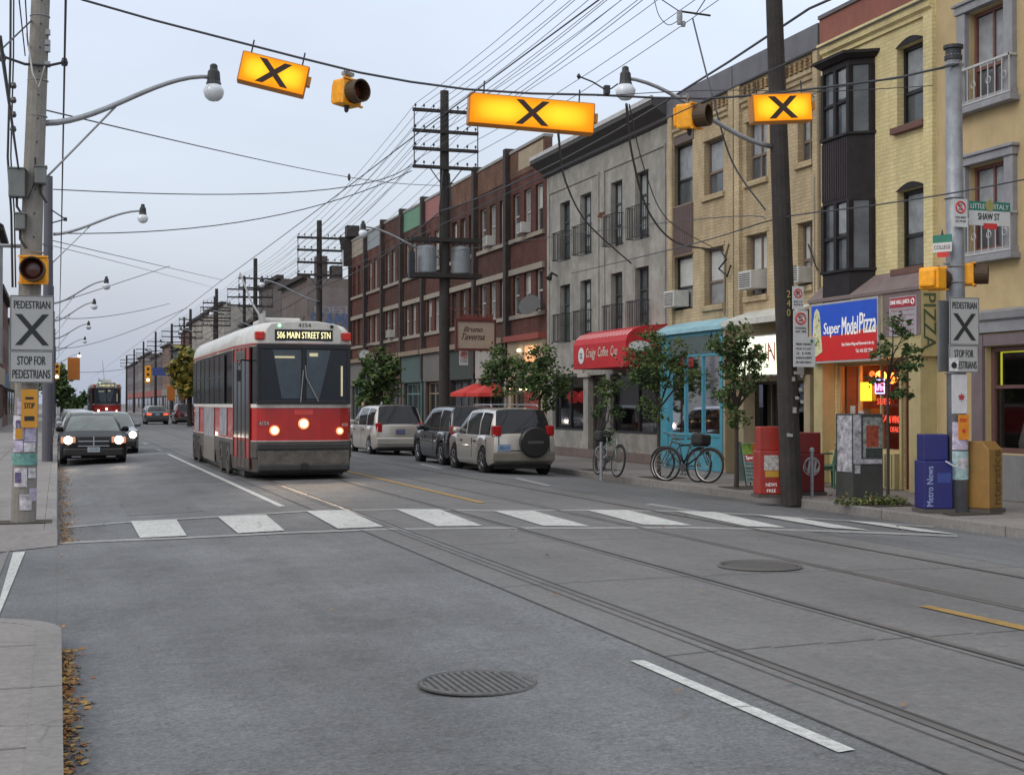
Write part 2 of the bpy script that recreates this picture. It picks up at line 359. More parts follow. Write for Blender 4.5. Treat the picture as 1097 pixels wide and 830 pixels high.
def gq(name, pts, dz, mat):       # road marking through pixel-measured corners, laid on the crown
    P = []
    for px, py in pts:
        p = onG(px, py, 0)
        for _ in range(6): p = onG(px, py, crown(p.x))
        P.append(V3((p.x, p.y, crown(p.x)+dz)))
    return struct(MB().quad(*P).build(name, mat, fixn=False))
cw = [((140, 559), (189, 557), (200, 574.5), (150, 577)), ((233, 554), (285, 552), (305, 569), (255, 572)), ((328, 548), (372, 547), (411, 565), (362, 567)),
      ((424, 546), (470, 546), (517, 564), (468, 564.5)), ((529, 548), (572, 548), (632, 564.5), (582, 564)), ((628, 547), (672, 547), (741, 563.5), (690, 563)),
      ((723, 548), (766, 549), (842, 566), (800, 564.5)), ((808, 552), (852, 555), (932, 569), (888, 566)), ((903, 558), (940, 560.5), (1026, 573), (985, 570))]
for q in cw: gq('crosswalk_stripe', q, .014, paint)
def edge(pts, th):
    Q = []; R_ = []
    for (a, b), (c, d) in zip(pts, pts[1:]): R_ += [(a+(c-a)*k/6, b+(d-b)*k/6) for k in range(6)]
    pts = R_+[pts[-1]]
    for px, py in pts:
        for d in (0, th):
            p = onG(px, py+d, 0)
            for _ in range(6): p = onG(px, py+d, crown(p.x))
            Q.append(V3((p.x, p.y, crown(p.x)+.0075)))
    mb = MB()
    for k in range(0, len(Q)-2, 2):
        a, b, c, d = Q[k], Q[k+1], Q[k+3], Q[k+2]; mb.quad(b, c, d, a)
    return struct(mb.build('crosswalk_edge_line', faded, fixn=False)), Q
_, qb = edge(((64, 581), (130, 578), (200, 575.3), (305, 570), (411, 566.2), (517, 565), (632, 565), (741, 564.4), (842, 566.8), (932, 569.8), (1026, 573.6)), 1.9)
_, qt = edge(((70, 564.5), (140, 558.5), (233, 553), (328, 547), (424, 545), (529, 546.6), (628, 546), (723, 547), (808, 551), (903, 557), (1000, 564)), 1.4)
strip('lane_line', 3.38, 3.49, 22.6, 47, .008, paint, 1, 12)
for a in range(50, 200, 8): strip('lane_line', 3.36, 3.50, a, a+2.6, .008, faded, 1, 2)
gq('lane_dash', ((675, 708.5), (690, 708), (916, 804), (898, 807)), .008, paint)
gq('lane_dash', ((690, 540.5), (697, 539.5), (752, 548), (742, 548.5)), .008, faded)
gq('lane_dash', ((549, 512.5), (555, 512), (592, 520.5), (586, 521)), .008, faded)
gq('lane_dash', ((448, 497.5), (453, 497), (476, 502.0), (470, 502.5)), .008, faded)
for (a, b) in ((21.9, 41), (44, 60)): strip('centre_line', 6.54, 6.66, a, b, .012, ypaint, 1, 8)
gq('centre_line', ((984, 650.5), (995, 649.5), (1104, 673), (1104, 678)), .012, ypaint)
gq('stop_bar', ((14, 592), (27, 591), (5, 645), (-14, 690)), .006, paint)
gq('road_patch', ((-10, 598), (10, 590), (2, 610), (-10, 640)), .003, M('patch_grey', (.16, .155, .15), .9))
# pavements: raised slabs with kerb face
def pave(name, outline, z=.15, mat=walkm):
    mb = MB(); n = len(outline)
    mb.quad(*[(x, y, z) for x, y in outline])
    for i in range(n):
        a, b = outline[i], outline[(i+1) % n]; mb.quad((a[0], a[1], -.03), (b[0], b[1], -.03), (b[0], b[1], z), (a[0], a[1], z))
    return struct(mb.build(name, mat))
def arc(cx, cy, r, a0, a1, n=8): return [(cx+r*math.cos(math.radians(a0+(a1-a0)*i/n)), cy+r*math.sin(math.radians(a0+(a1-a0)*i/n))) for i in range(n+1)]
KW = .17
def kerbed(name, outer, inner):
    pave(name, inner); mb = MB(); n = len(outer)
    for i in range(n-1):
        a, b, c, d = outer[i], outer[i+1], inner_k[i+1], inner_k[i]
        mb.quad((a[0], a[1], .150), (b[0], b[1], .150), (c[0], c[1], .150), (d[0], d[1], .150)); mb.quad((a[0]+0, a[1], -.03), (b[0], b[1], -.03), (b[0], b[1], .15), (a[0], a[1], .15))
# right
pave('pavement', [(RW+KW, -20), (RW+KW, 400), (40, 400), (40, -20)])
mb = MB(); y = -20
while y < 260:
    L = 3.0 if y < 60 else 20
    zt = .154
    mb.box(RW, RW+KW, y, y+L-.02, -.03, zt); y += L
struct(mb.build('kerb', kerbm, bevel=.02))
# left, far side of the side street and near corner
pave('pavement', [(-KW, 19.3), (-KW, 400), (-60, 400), (-60, 19.3)])
struct(MB().quad((-60, 18.0, .004), (-.7, 18.0, .004), (0, 18.6, .004), (0, 19.3, .15), (-60, 19.3, .15)).quad((0, 18.6, -.01), (0, 19.3, -.01), (0, 19.3, .15)).build('pavement_ramp', walkm, fixn=False))
mb = MB()
y = 19.3
while y < 260:
    L = 3 if y < 60 else 20
    mb.box(-KW, 0, y, y+L-.02, -.03, .154); y += L
struct(mb.build('kerb', kerbm, bevel=.02))
ko = arc(-1.3, 18.9+.0, 1.3, 0, -78, 6); ki = arc(-1.3, 18.9, 1.3-KW, 0, -78, 6)
ct = arc(-.75, 10.75, .78, 90, 0, 10); cti = arc(-.75, 10.75, .78-KW, 90, 0, 10)
pave('pavement', [(x, y) for x, y in cti]+[(-.75+.78-KW, -20), (-60, -20), (-60, 11.53-KW)])
mb = MB()
def kerb_run(mb, A, B):
    for i in range(len(A)-1):
        a, b, c, d = A[i], A[i+1], B[i+1], B[i]
        ps = [(a[0], a[1]), (b[0], b[1]), (c[0], c[1]), (d[0], d[1])]
        k = len(mb.v); mb.v += [V3((x, y, z)) for z in (-.03, .154) for x, y in ps]
        for q in ((0, 3, 2, 1), (4, 5, 6, 7), (0, 1, 5, 4), (2, 3, 7, 6), (1, 2, 6, 5), (3, 0, 4, 7)): mb.f.append(tuple(k+j for j in q)); mb.mi.append(0)
kerb_run(mb, ct, cti); xo = -.75+.78
for a, b in ((10.75, 8.62), (8.6, 6.2), (6.18, 3), (2.98, -10)): kerb_run(mb, [(xo, a), (xo, b)], [(xo-KW, a), (xo-KW, b)])
kerb_run(mb, [(-.77, 11.53), (-12, 11.53)], [(-.77, 11.53-KW), (-12, 11.53-KW)])
struct(mb.build('kerb', kerbm))
# pavement joints
mb = MB(); z = .156
for y in [8.61+1.5*k for k in range(-3, 2)]: mb.quad((-6, y, z), (xo-KW, y, z), (xo-KW, y+.012, z), (-6, y+.012, z))
for y in [19.31+1.5*k for k in range(0, 40)]:
    mb.quad((-4, y, z), (-KW, y, z), (-KW, y+.012, z), (-4, y+.012, z))
for y in [5+1.5*k for k in range(0, 60)]: mb.quad((RW+KW, y, z), (15.3, y, z), (15.3, y+.014, z), (RW+KW, y+.014, z))
for x in (13.9,): mb.quad((x, 5, z+.001), (x+.014, 5, z+.001), (x+.014, 95, z+.001), (x, 95, z+.001))
for x in (-1.6,): mb.quad((x, 19.32, z+.001), (x+.014, 19.32, z+.001), (x+.014, 80, z+.001), (x, 80, z+.001))
mb.quad((-.62, 2, z+.001), (-.608, 2, z+.001), (-.608, 11, z+.001), (-.62, 11, z+.001))
struct(mb.build('pavement_joint', jm, fixn=False))
# manholes / catch-basin
p = onG(814, 608.5, .16)
t_ = thing('manhole_cover', 'round iron manhole cover set in the tram track slab', 'manhole cover', (p.x, p.y, crown(p.x)+.012))
mb = MB(); mb.lathe([(.36, 0), (.36, .006)], (p.x, p.y, crown(p.x)+.012), n=28); mb.build('cover_plate', M('iron', (.075, .07, .066), .7, .3, var=.3, sc=20), t_)
mb = MB(); mb.ring((p.x, p.y, crown(p.x)+.016), .40, .02, (0, 0, 1), 32, 4); mb.build('rim', M('patch_grey2', (.1, .095, .09), .9), t_)
p = onG(513, 732, .11)
t_ = thing('drain_grate', 'round slotted iron grate sunk in cracked asphalt', 'drain', (p.x, p.y, crown(p.x)))
mb = MB(); zz = crown(p.x)+.003
mb.lathe([(.37, 0), (.37, .004)], (p.x, p.y, zz), n=30); mb.build('rim', M('grate_rim', (.06, .06, .06), .9, var=.3), t_)
mb = MB()
for k in range(-7, 8):
    xx = k*.045; h = math.sqrt(max(.0, .33**2-xx*xx)); mb.box(p.x+xx-.012, p.x+xx+.012, p.y-h, p.y+h, zz+.004, zz+.012)
mb.ring((p.x, p.y, zz+.006), .345, .012, (0, 0, 1), 32, 4)
mb.build('slotted_plate', M('iron2', (.105, .104, .103), .7, .2, var=.3, sc=20), t_)
# fallen leaves
lm = [M('leaf_a', (.30, .14, .03), .8, var=.4), M('leaf_b', (.22, .08, .03), .8, var=.4), M('leaf_c', (.36, .22, .06), .8, var=.4)]
def leaves(name, n, gen, label):
    mb = MB()
    for i in range(n):
        x, y, z = gen(); a = random.random()*6.28; s = random.choice((.008, .012, .018, .024, .032))*random.uniform(.8, 1.2); mb.cur = random.randrange(3)
        c, d = math.cos(a)*s, math.sin(a)*s; tz = lambda: random.uniform(0, .018)
        mb.quad((x+c, y+d, z+tz()), (x-d*.6, y+c*.6, z+tz()), (x-c, y-d, z+tz()), (x+d*.6, y-c*.6, z+tz()))
    mb.cur = 0; o = mb.build(name, lm, fixn=False); tag(o, label, 'leaves', kind='stuff')
def gn():
    y = random.uniform(4.8, 10.7); return (.035+abs(random.gauss(0, .06))*(.6+.6*math.sin(y*3.1)**2), y, .008)
leaves('fallen_leaves', 850, gn, 'brown fallen leaves in the gutter by the near corner')
def gf():
    y = 18.9+random.random()**1.3*22; return (.03+abs(random.gauss(0, .13)), y, .008)
leaves('fallen_leaves', 1100, gf, 'brown fallen leaves in the gutter beside the concrete pole')
def gl(): return (random.uniform(-3, 12), random.uniform(6, 30), 0)
def gl2():
    x, y, z = gl(); 
    if x < 0 and (y > 18.8 or y < 10.7): return (x, y, .165)
    return (max(x, .05), y, crown(x)+.018)
leaves('fallen_leaves', 110, gl2, 'stray fallen leaves scattered across road and pavement')
# ---------------------------------------------------------------- buildings
FX = 15.3
def wall_holes(mb, X, y0, y1, z0, z1, ops, depth=.25, dirn=1):
    ys = sorted({y0, y1, *[a for o in ops for a in o[:2]]}); zs = sorted({z0, z1, *[a for o in ops for a in o[2:4]]})
    for i in range(len(ys)-1):
        for j in range(len(zs)-1):
            cy, cz = (ys[i]+ys[i+1])/2, (zs[j]+zs[j+1])/2
            if any(o[0] < cy < o[1] and o[2] < cz < o[3] for o in ops): continue
            mb.quad((X, ys[i], zs[j]), (X, ys[i], zs[j+1]), (X, ys[i+1], zs[j+1]), (X, ys[i+1], zs[j]))
    d = depth*dirn
    for a, b, c, e in [o[:4] for o in ops]:
        mb.quad((X, a, c), (X+d, a, c), (X+d, a, e), (X, a, e)); mb.quad((X, b, c), (X+d, b, c), (X+d, b, e), (X, b, e))
        mb.quad((X, a, e), (X, b, e), (X+d, b, e), (X+d, a, e)); mb.quad((X, a, c), (X, b, c), (X+d, b, c), (X+d, a, c))
def building(name, label, y0, y1, zt, mat, ops, cat='building', group=None, X=FX, depth=11, dirn=1, roofm=None, z0=0):
    r = thing(name, label, cat, (X, (y0+y1)/2, z0), group)
    mb = MB(); y0 += .003; y1 -= .003
    wall_holes(mb, X, y0, y1, z0, zt, ops, dirn=dirn)
    B = X+depth*dirn
    mb.quad((X, y0, z0), (B, y0, z0), (B, y0, zt), (X, y0, zt)); mb.quad((X, y1, z0), (B, y1, z0), (B, y1, zt), (X, y1, zt))
    mb.quad((B, y0, z0), (B, y1, z0), (B, y1, zt), (B, y0, zt))
    mb.build('wall', mat, r, fixn=False)
    m2 = MB(); m2.box(*sorted((X+.1*dirn, B-.1*dirn)), y0+.1, y1-.1, zt-.5, zt-.35); m2.build('roof', roofm or M('tar_roof', (.05, .05, .05), .9), r)
    return r
def win(r, a, b, c, e, fm, pm, X=FX, rec=.16, nx=1, nz=2, sill=None, bar=.055, sd=.08, mid=.5, dirn=1, curtain=None, lintel=None, lh=.14):
    d = dirn; mb = MB(); x0, x1 = sorted((X+(rec-.05)*d, X+(rec+.03)*d))
    mb.box(x0, x1, a, a+bar, c, e); mb.box(x0, x1, b-bar, b, c, e); mb.box(x0, x1, a+bar, b-bar, e-bar, e); mb.box(x0, x1, a+bar, b-bar, c, c+bar)
    if nz > 1:
        for k in range(1, nz): zz = c+(e-c)*(mid if nz == 2 else k/nz); mb.box(x0+.01, x1-.01, a+bar, b-bar, zz-.03, zz+.03)
    for k in range(1, nx): yy = a+(b-a)*k/nx; mb.box(x0+.006, x1-.006, yy-.025, yy+.025, c+bar, e-bar)
    f = mb.build('window', fm, r)
    xp = X+rec*d
    mp = MB(); mp.quad((xp, a+.02, c+.02), (xp, a+.02, e-.02), (xp, b-.02, e-.02), (xp, b-.02, c+.02)); mp.build('pane', pm, f, fixn=False)
    if curtain:
        mc = MB(); xc = xp-.008*d
        h = curtain[1]*(e-c)
        mc.quad((xc, a+bar+.02, e-bar-h), (xc, a+bar+.02, e-bar-.02), (xc, b-bar-.02, e-bar-.02), (xc, b-bar-.02, e-bar-h)); mc.build('blind', curtain[0], f, fixn=False)
    if sill:
        ms = MB(); s0, s1 = sorted((X-sd*d, X+.12*d)); ms.box(s0, s1, a-.08, b+.08, c-.13, c-.002); ms.build('sill', sill, f, bevel=.01)
    if lintel:
        ml = MB(); s0, s1 = sorted((X-.025*d, X+.1*d)); ml.box(s0, s1, a-.08, b+.08, e+.002, e+lh); ml.build('lintel', lintel, f, bevel=.006)
    return f
blind = M('blind', (.42, .43, .42), .6, var=.15); blindd = M('blind_grey', (.25, .27, .29), .5, var=.3)
glass = MGlass('shop_glass', (.72, .76, .8), .07); 
stone = M('stone_sill', (.33, .31, .27), .85, dirt=.4, var=.2, bump=.3)
def shop_room(r, a, b, c, e, X, depth=2.4, wallm=None, floor=None, items=0, lit=None, seed=1):
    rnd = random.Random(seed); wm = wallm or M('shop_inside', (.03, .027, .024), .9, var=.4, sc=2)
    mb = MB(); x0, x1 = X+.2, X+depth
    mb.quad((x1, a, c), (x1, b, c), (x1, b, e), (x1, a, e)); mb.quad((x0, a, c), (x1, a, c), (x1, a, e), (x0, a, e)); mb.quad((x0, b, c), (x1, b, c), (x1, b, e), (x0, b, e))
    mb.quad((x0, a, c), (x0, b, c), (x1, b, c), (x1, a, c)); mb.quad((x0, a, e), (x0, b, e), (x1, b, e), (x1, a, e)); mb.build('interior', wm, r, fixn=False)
    cols = [(.25, .05, .03), (.05, .12, .18), (.3, .28, .24), (.08, .15, .07), (.28, .2, .08), (.1, .09, .09)]
    for i in range(items):
        mb = MB(); y = rnd.uniform(a+.2, b-.3); x = rnd.uniform(X+.35, X+depth-.3); h = rnd.uniform(.25, (e-c)*.75); ww = rnd.uniform(.1, .3)
        if rnd.random() < .5: mb.box(x-ww/2, x+ww/2, y-ww/2, y+ww/2, c+.002, c+h)
        else: mb.lathe([(ww*.5, 0), (ww*.6, h*.3), (ww*.3, h*.8), (ww*.15, h)], (x, y, c+.002), n=10)
        mb.build('display_item', M('item%d' % rnd.randrange(6), cols[rnd.randrange(6)], .6, var=.3), r)
def lampbulb(parent, p, rad, col, es, name='lamp'):
    mb = MB(); mb.lathe([(rad*math.sin(t), -rad*math.cos(t)) for t in [math.pi*k/8 for k in range(9)]], p, n=12)
    return mb.build(name, M('lamp_%d_%d' % (int(col[1]*100), int(es)), col, .5, emit=col, es=es, var=0), parent, smooth=True)
def cornice(r, X, y0, y1, prof, mat, name='cornice'):   # prof: list of (out, z) outline
    mb = MB(); mb.loft([[(X-o, y, z) for o, z in prof] for y in (y0, y1)]); return mb.build(name, mat, r)
def acunit(r, y, z, X, w_=.62, h=.42):
    mb = MB(); mb.box(X-.32, X+.12, y-w_/2, y+w_/2, z, z+h)
    o = mb.build('air_conditioner', M('ac', (.5, .5, .47), .5, dirt=.4), r, bevel=.015)
    mb = MB()
    for k in range(7): mb.box(X-.328, X-.32, y-w_/2+.05, y+w_/2-.05, z+.05+k*.048, z+.068+k*.048)
    mb.build('grille', dkmetal, o)

# ---- A: tan stucco building at the right edge
stucco = M('tan_stucco', (.47, .365, .20), .9, var=.12, sc=1.5, dirt=.22, bump=.3, fine=40)
greyw = M('grey_trim', (.26, .265, .285), .6, var=.15, dirt=.25)
opsA = [(19.93, 20.98, 7.12, 8.66), (19.93, 20.98, 4.47, 5.95), (16.6, 17.65, 7.12, 8.66), (16.6, 17.65, 4.47, 5.95), (17.2, 20.55, .95, 2.78)]
A = building('stucco_building', 'tan stucco building with grey framed windows and small white balconies at the right edge', 15.2, 21.95, 11.6, stucco, opsA)
for (a, b, c, e) in opsA[:4]:
    f = win(A, a, b, c, e, M('dark_red_frame', (.16, .07, .06), .6), pane_c, nx=2, nz=2, mid=.36, curtain=(blindd, .6))
    mb = MB(); X = FX
    mb.box(X-.1, X+.05, a-.24, a-.005, c-.02, e+.02); mb.box(X-.1, X+.05, b+.005, b+.24, c-.02, e+.02)
    mb.box(X-.13, X+.05, a-.27, b+.27, e+.022, e+.16); mb.box(X-.17, X+.05, a-.31, b+.31, e+.162, e+.22)
    mb.box(X-.16, X+.05, a-.27, b+.27, c-.14, c-.022); mb.box(X-.21, X+.05, a-.32, b+.32, c-.24, c-.142)
    mb.build('window_surround', greyw, A, bevel=.012)
    mb = MB(); mb.box(X-.17, X-.14, a-.27, b+.27, c+.52, c+.56); mb.box(X-.17, X-.14, a-.27, b+.27, c-.1, c-.07)
    for yy in (a-.26, b+.23): mb.box(X-.17, X-.02, yy, yy+.03, c+.521, c+.558)
    n = 9
    for k in range(n): yy = a-.24+(b-a+.46)*k/(n-1); mb.tube([(X-.155, yy, c-.07), (X-.155, yy, c+.52)], [.012, .012], 5)
    for k in range(4):
        yy = a-.1+(b-a+.2)*k/3; mb.ring((X-.155, yy, c+.22), .06, .01, (1, 0, 0), 12, 4)
    mb.build('balcony_rail', M('rail_offwhite', (.42, .42, .42), .6), A)
cornice(A, FX-.002, 15.25, 21.7, [(.0, 3.0), (.08, 3.02), (.08, 3.2), (.14, 3.24), (.16, 3.36), (0, 3.42)], greyw, 'cornice')
mb = MB()
for yy in (20.56, 17.02): mb.box(FX-.07, FX+.06, yy, yy+.3, .16, 2.98)
mb.box(FX-.05, FX+.06, 17.32, 20.56, 2.79, 2.98); mb.build('pilaster', M('mauve_trim', (.17, .13, .14), .6, dirt=.3), A)
f = win(A, *opsA[4], M('maroon_frame', (.12, .06, .055), .6), glass, nx=1, nz=2, mid=.62, bar=.09)
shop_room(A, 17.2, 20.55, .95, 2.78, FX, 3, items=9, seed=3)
mb = MB(); mb.box(FX-.04, FX-.004, 17.32, 20.56, .16, .93); mb.build('kneewall', M('grey_panel', (.2, .2, .2), .7, dirt=.3), A)
mb = MB(); ny = M('neon_yellow', (.8, .75, .02), .4, emit=(.75, .72, .03), es=.7)
for a0, a1, z0, z1 in ((18.6, 20.4, 2.67, 2.7), (18.6, 20.4, 2.08, 2.11), (20.37, 20.4, 2.11, 2.67), (18.6, 18.63, 2.11, 2.67)): mb.box(FX+.19, FX+.21, a0, a1, z0, z1)
mb.build('window_light_strip', ny, A)

# ---- B: yellow brick with bay window and pizza shop
ybrick = MBrick('yellow_brick', (.68, .59, .31), (.61, .52, .265), (.55, .47, .29), dirt=.25)
brown = M('brown_sill', (.15, .075, .06), .8, dirt=.3); dkbay = M('bay_paint', (.022, .019, .021), .7, var=.3, spec=.25)
opsB = [(22.33, 23.22, 7.07, 8.6), (22.33, 23.22, 4.36, 5.85), (23.12, 25.46, .85, 2.62), (22.52, 23.02, .16, 2.5)]
B = building('brick_building', 'yellow brick building with dark bay window over a pizza shop', 21.95, 25.93, 9.28, ybrick, opsB)
for a, b, c, e in opsB[:2]:
    win(B, a, b, c, e, black, pane_c, nz=2, mid=.42, sill=brown, sd=.12, bar=.07, curtain=(blindd, .5), rec=.2)
    mb = MB()      # shallow dark arch over the opening
    pts = [(FX-.02, a-.02, e), (FX-.02, b+.02, e)]
    fr = (V3((FX, 0, 0)), UF, UZ); k = 8
    ol = [(-(a-.03)-(b-a+.06)*j/k, e+.002+.13*math.sin(math.pi*j/k)) for j in range(k+1)]
    mb.fpoly(fr, ol, -.02, .02); mb.build('arch_lintel', dkbay, B)
cornice(B, FX-.002, 22.0, 25.88, [(0, 8.98), (.05, 8.98), (.05, 9.06), (.12, 9.1), (.12, 9.2), (.2, 9.24), (.2, 9.285), (0, 9.3)], ybrick)
mb = MB(); mb.box(FX-.1, FX+.25, 21.96, 25.92, 9.302, 9.84); mb.build('parapet', M('red_parapet', (.24, .085, .06), .8, dirt=.4, sc=2), B)
mb = MB(); mb.box(FX-.14, FX+.3, 21.96, 25.92, 9.842, 9.92); mb.build('parapet_cap', M('flashing', (.12, .115, .12), .6, .2, dirt=.3), B)
mb = MB()
for yy in (21.97, 25.62): mb.box(FX-.08, FX-.002, yy, yy+.28, 3.9, 8.97)
mb.build('pilaster', ybrick, B)
# bay
bay = MB(); Y0, Y1, XO = 23.98, 25.55, FX-.42
def bayring(z, g=0): return [(FX-.003, Y0-g, z), (XO-g, Y0+.28-g*.5, z), (XO-g, Y1-.28+g*.5, z), (FX-.003, Y1+g, z)]
bay.loft([bayring(z) for z in (3.75, 4.42)]); bay.loft([bayring(z) for z in (5.82, 7.12)]); bay.loft([bayring(z) for z in (8.5, 8.62)])
bay.loft([bayring(8.621, .06), bayring(8.70, .16)]); bay.loft([bayring(8.701, .18), bayring(8.76, .18)]); bay.loft([bayring(7.121, .05), bayring(7.17, .05)]); bay.loft([bayring(4.421, .05), bayring(4.47, .05)])
for z0, z1 in ((7.17, 8.5), (4.47, 5.82)):
    for (x, y) in ((XO+.03, Y0+.3), (XO+.03, (Y0+Y1)/2), (XO+.03, Y1-.3), (FX-.04, Y0+.04), (FX-.04, Y1-.04)): bay.box(x-.05, x+.05, y-.05, y+.05, z0, z1)
    bay.loft([[(p[0], p[1], z) for p in ((XO, Y0+.28, 0), (XO, Y1-.28, 0), (XO+.06, Y1-.28, 0), (XO+.06, Y0+.28, 0))] for z in (z0+.62, z0+.68)])
bo = bay.build('bay_window', dkbay, B)
mb = MB()
for k in range(12):
    yy = Y0+.32+k*.085
    for z0, z1 in ((5.9, 7.08),): mb.box(XO-.012, XO-.001, yy, yy+.05, z0, z1)
mb.build('panelling', M('bay_panel', (.04, .032, .036), .75, spec=.25), bo)
mb = MB()
for z0, z1 in ((7.17, 8.5), (4.47, 5.82)):
    mb.quad((XO+.05, Y0+.3, z0), (XO+.05, Y1-.3, z0), (XO+.05, Y1-.3, z1), (XO+.05, Y0+.3, z1)); mb.quad((XO+.05, Y0+.3, z0), (FX-.02, Y0+.05, z0), (FX-.02, Y0+.05, z1), (XO+.05, Y0+.3, z1))
    mb.quad((XO+.05, Y1-.3, z0), (FX-.02, Y1-.05, z0), (FX-.02, Y1-.05, z1), (XO+.05, Y1-.3, z1))
mb.build('pane', pane_c, bo, fixn=False)
mb = MB()
for z0, z1 in ((7.9, 8.45), (5.2, 5.78)):
    mb.quad((XO+.042, Y0+.38, z0), (XO+.042, (Y0+Y1)/2-.06, z0), (XO+.042, (Y0+Y1)/2-.06, z1), (XO+.042, Y0+.38, z1))
mb.build('blind', blindd, bo, fixn=False)
# pizza shop front
SX = 14.9; mauve = M('mauve_roofing', (.19, .145, .14), .8, var=.15, dirt=.25); cream = M('cream_paint', (.45, .38, .19), .6, dirt=.25, var=.1)
mb = MB(); ya, yb = 21.88, 25.85
mb.loft([[(SX, y, 3.87), (SX-.04, y, 3.87), (SX-.04, y, 3.93), (FX-.004, y, 4.32), (FX-.004, y, 3.87)] for y in (ya, yb)]); mb.build('shop_roof', mauve, B)
mb = MB(); mb.box(SX, FX-.004, ya, yb, 2.66, 3.868); mb.build('fascia', cream, B)
mb = MB(); mb.box(SX-.012, SX-.001, ya+.0, 23.1, 3.05, 3.862); mb.build('fascia_panel', mauve, B)
fr = (V3((SX, 0, 0)), UF, UZ)
sg = MB(); sg.fbox(fr, -25.68, -23.18, 2.62, 3.84, .0, .06); sp = sg.build('shop_sign', M('sign_frame', (.38, .38, .38), .5), B)
redm = M('sign_red', (.62, .012, .012), .45, var=.06); bluem = M('sign_blue', (.006, .075, .55), .45, var=.08)
mb = MB(); mb.fbox(fr, -25.64, -23.22, 2.66, 3.22, .06, .066); mb.build('red_panel', redm, sp)
mb = MB(); mb.fpoly(fr, [(-25.64, 3.22), (-25.3, 3.18), (-24.6, 3.16), (-23.22, 3.3), (-23.22, 3.8), (-25.64, 3.8)], .060, .069); mb.build('blue_panel', bluem, sp)
swhite = M('sign_white', (.85, .85, .82), .5, var=.02, emit=(1, 1, .97), es=.12)
mb = MB()   # a slice-shaped figure at the sign's left end
mb.fpoly(fr, [(-25.6, 2.7), (-25.2, 2.85), (-25.24, 3.1), (-25.28, 3.5), (-25.32, 3.66), (-25.42, 3.74), (-25.5, 3.68), (-25.56, 3.45), (-25.58, 3.1)], .07, .074); mb.build('pale_slice', M('sign_cream', (.62, .62, .38), .5, var=.25, sc=14), sp)
rx = random.Random(4); mb = MB()
for k in range(16):
    u = -25.42+rx.uniform(-.1, .1); v_ = rx.uniform(2.9, 3.6); mb.fbox(fr, u, u+.04, v_, v_+.05, .0745, .0765)
mb.build('slice_topping', M('topping', (.3, .33, .12), .5, var=.3), sp)
mb = MB(); txt(mb, 'Super', fr, -25.16, 3.13, .62, .30, .072, .1, .008); txt(mb, 'Model', fr, -24.46, 3.15, .58, .36, .072, .05, .008); txt(mb, 'Pizza', fr, -23.82, 3.16, .58, .40, .072, .05, .008)
txt(mb, 'Best Chicken Wings and Panzerotti in the city', fr, -24.45, 2.92, 1.15, .08, .072, 0, .003); txt(mb, 'Tel. 416 532 9944', fr, -23.95, 2.79, .6, .07, .072, 0, .003)
mb.build('lettering', swhite, sp, fixn=False)
# notice board on the mauve panel
mb = MB(); mb.fbox(fr, -22.85, -21.98, 3.05, 3.78, .012, .03); nb = mb.build('notice_board', M('notice', (.36, .34, .37), .6, var=.1), B)
mb = MB(); mb.fbox(fr, -22.83, -22.0, 3.58, 3.76, .03, .036); mb.build('notice_heading', M('notice_red', (.35, .02, .04), .5), nb)
mb = MB(); txt(mb, 'DINE HALL JARDS', fr, -22.8, 3.62, .62, .1, .038, 0, .004); mb.ring(SX*UX+V3((-.038, 22.08, 3.67)), .045, .012, (1, 0, 0), 14, 4); mb.build('lettering', swhite, nb, fixn=False)
mb = MB()
for k, s_ in enumerate(('PIZZA SLICE AND POP', 'FRESH DOUGH DAILY', 'WINGS SALADS SUBS', 'LARGE PIZZA 9.99', 'FREE DELIVERY')): txt(mb, s_, fr, -22.78, 3.5-k*.095, .74, .045, .032)
mb.build('small_print', M('print_red', (.3, .05, .08), .6), nb, fixn=False)
fe = (V3((SX+.0, ya, 0)), UX, UZ)   # end face toward the camera
pg = M('pizza_green', (.06, .09, .045), .6)
fe2 = (V3((SX, ya, 0)), -UZ, UX)    # text runs downward
text('PIZZA', (V3((SX+.06, ya, 3.8)), -UZ, UX), 0, 0, 1.02, .26, pg, B, n=.004, bold=.006)
# columns, door, kneewall
mb = MB()
mb.box(SX+.1, FX+.05, 25.5, 25.84, .16, 2.66); mb.box(FX-.05, FX+.05, 23.03, 23.11, .16, 2.66)
mb.box(SX+.05, FX+.05, 21.97, 22.34, .16, 2.66); mb.box(SX+.25, FX+.04, 23.12, 25.49, .16, .84)
mb.build('pilaster', cream, B)
mb = MB()
for k in range(9): mb.box(SX+.24, SX+.249, 23.2+k*.24, 23.212+k*.2, .2, .82)
mb.build('kneewall_groove', M('groove_dk', (.12, .1, .05), .8), B)
win(B, *opsB[2], M('cream2', (.42, .34, .18), .6), glass, nx=3, nz=1, bar=.06, rec=.1)
pin = M('pizza_inside', (.25, .10, .05), .8, var=.4, sc=2)
shop_room(B, 23.12, 25.46, .85, 2.62, FX, 3, wallm=pin, items=10, seed=9)
win(B, *opsB[3], M('door_red', (.1, .012, .012), .5), M('door_dark', (.02, .018, .018), .3), nx=1, nz=1, bar=.1, rec=.1)
for p, rr, col, es in (((15.75, 24.5, 2.35), .11, (1, .22, .03), 16), ((15.75, 24.1, 2.3), .11, (1, .16, .02), 12), ((15.9, 23.6, 2.4), .06, (1, .2, .02), 4), ((15.8, 24.9, 2.4), .06, (1, .12, .02), 4)):
    lampbulb(B, p, rr, col, es, 'orange_lamp')
pl = bpy.data.lights.new('shop_glow', 'POINT'); pl.energy = 20; pl.color = (1, .32, .07); pl.shadow_soft_size = .2; po = bpy.data.objects.new('shop_glow', pl); S.collection.objects.link(po); po.location = V3((15.8, 24.3, 2.2))-B.location; po.parent = B
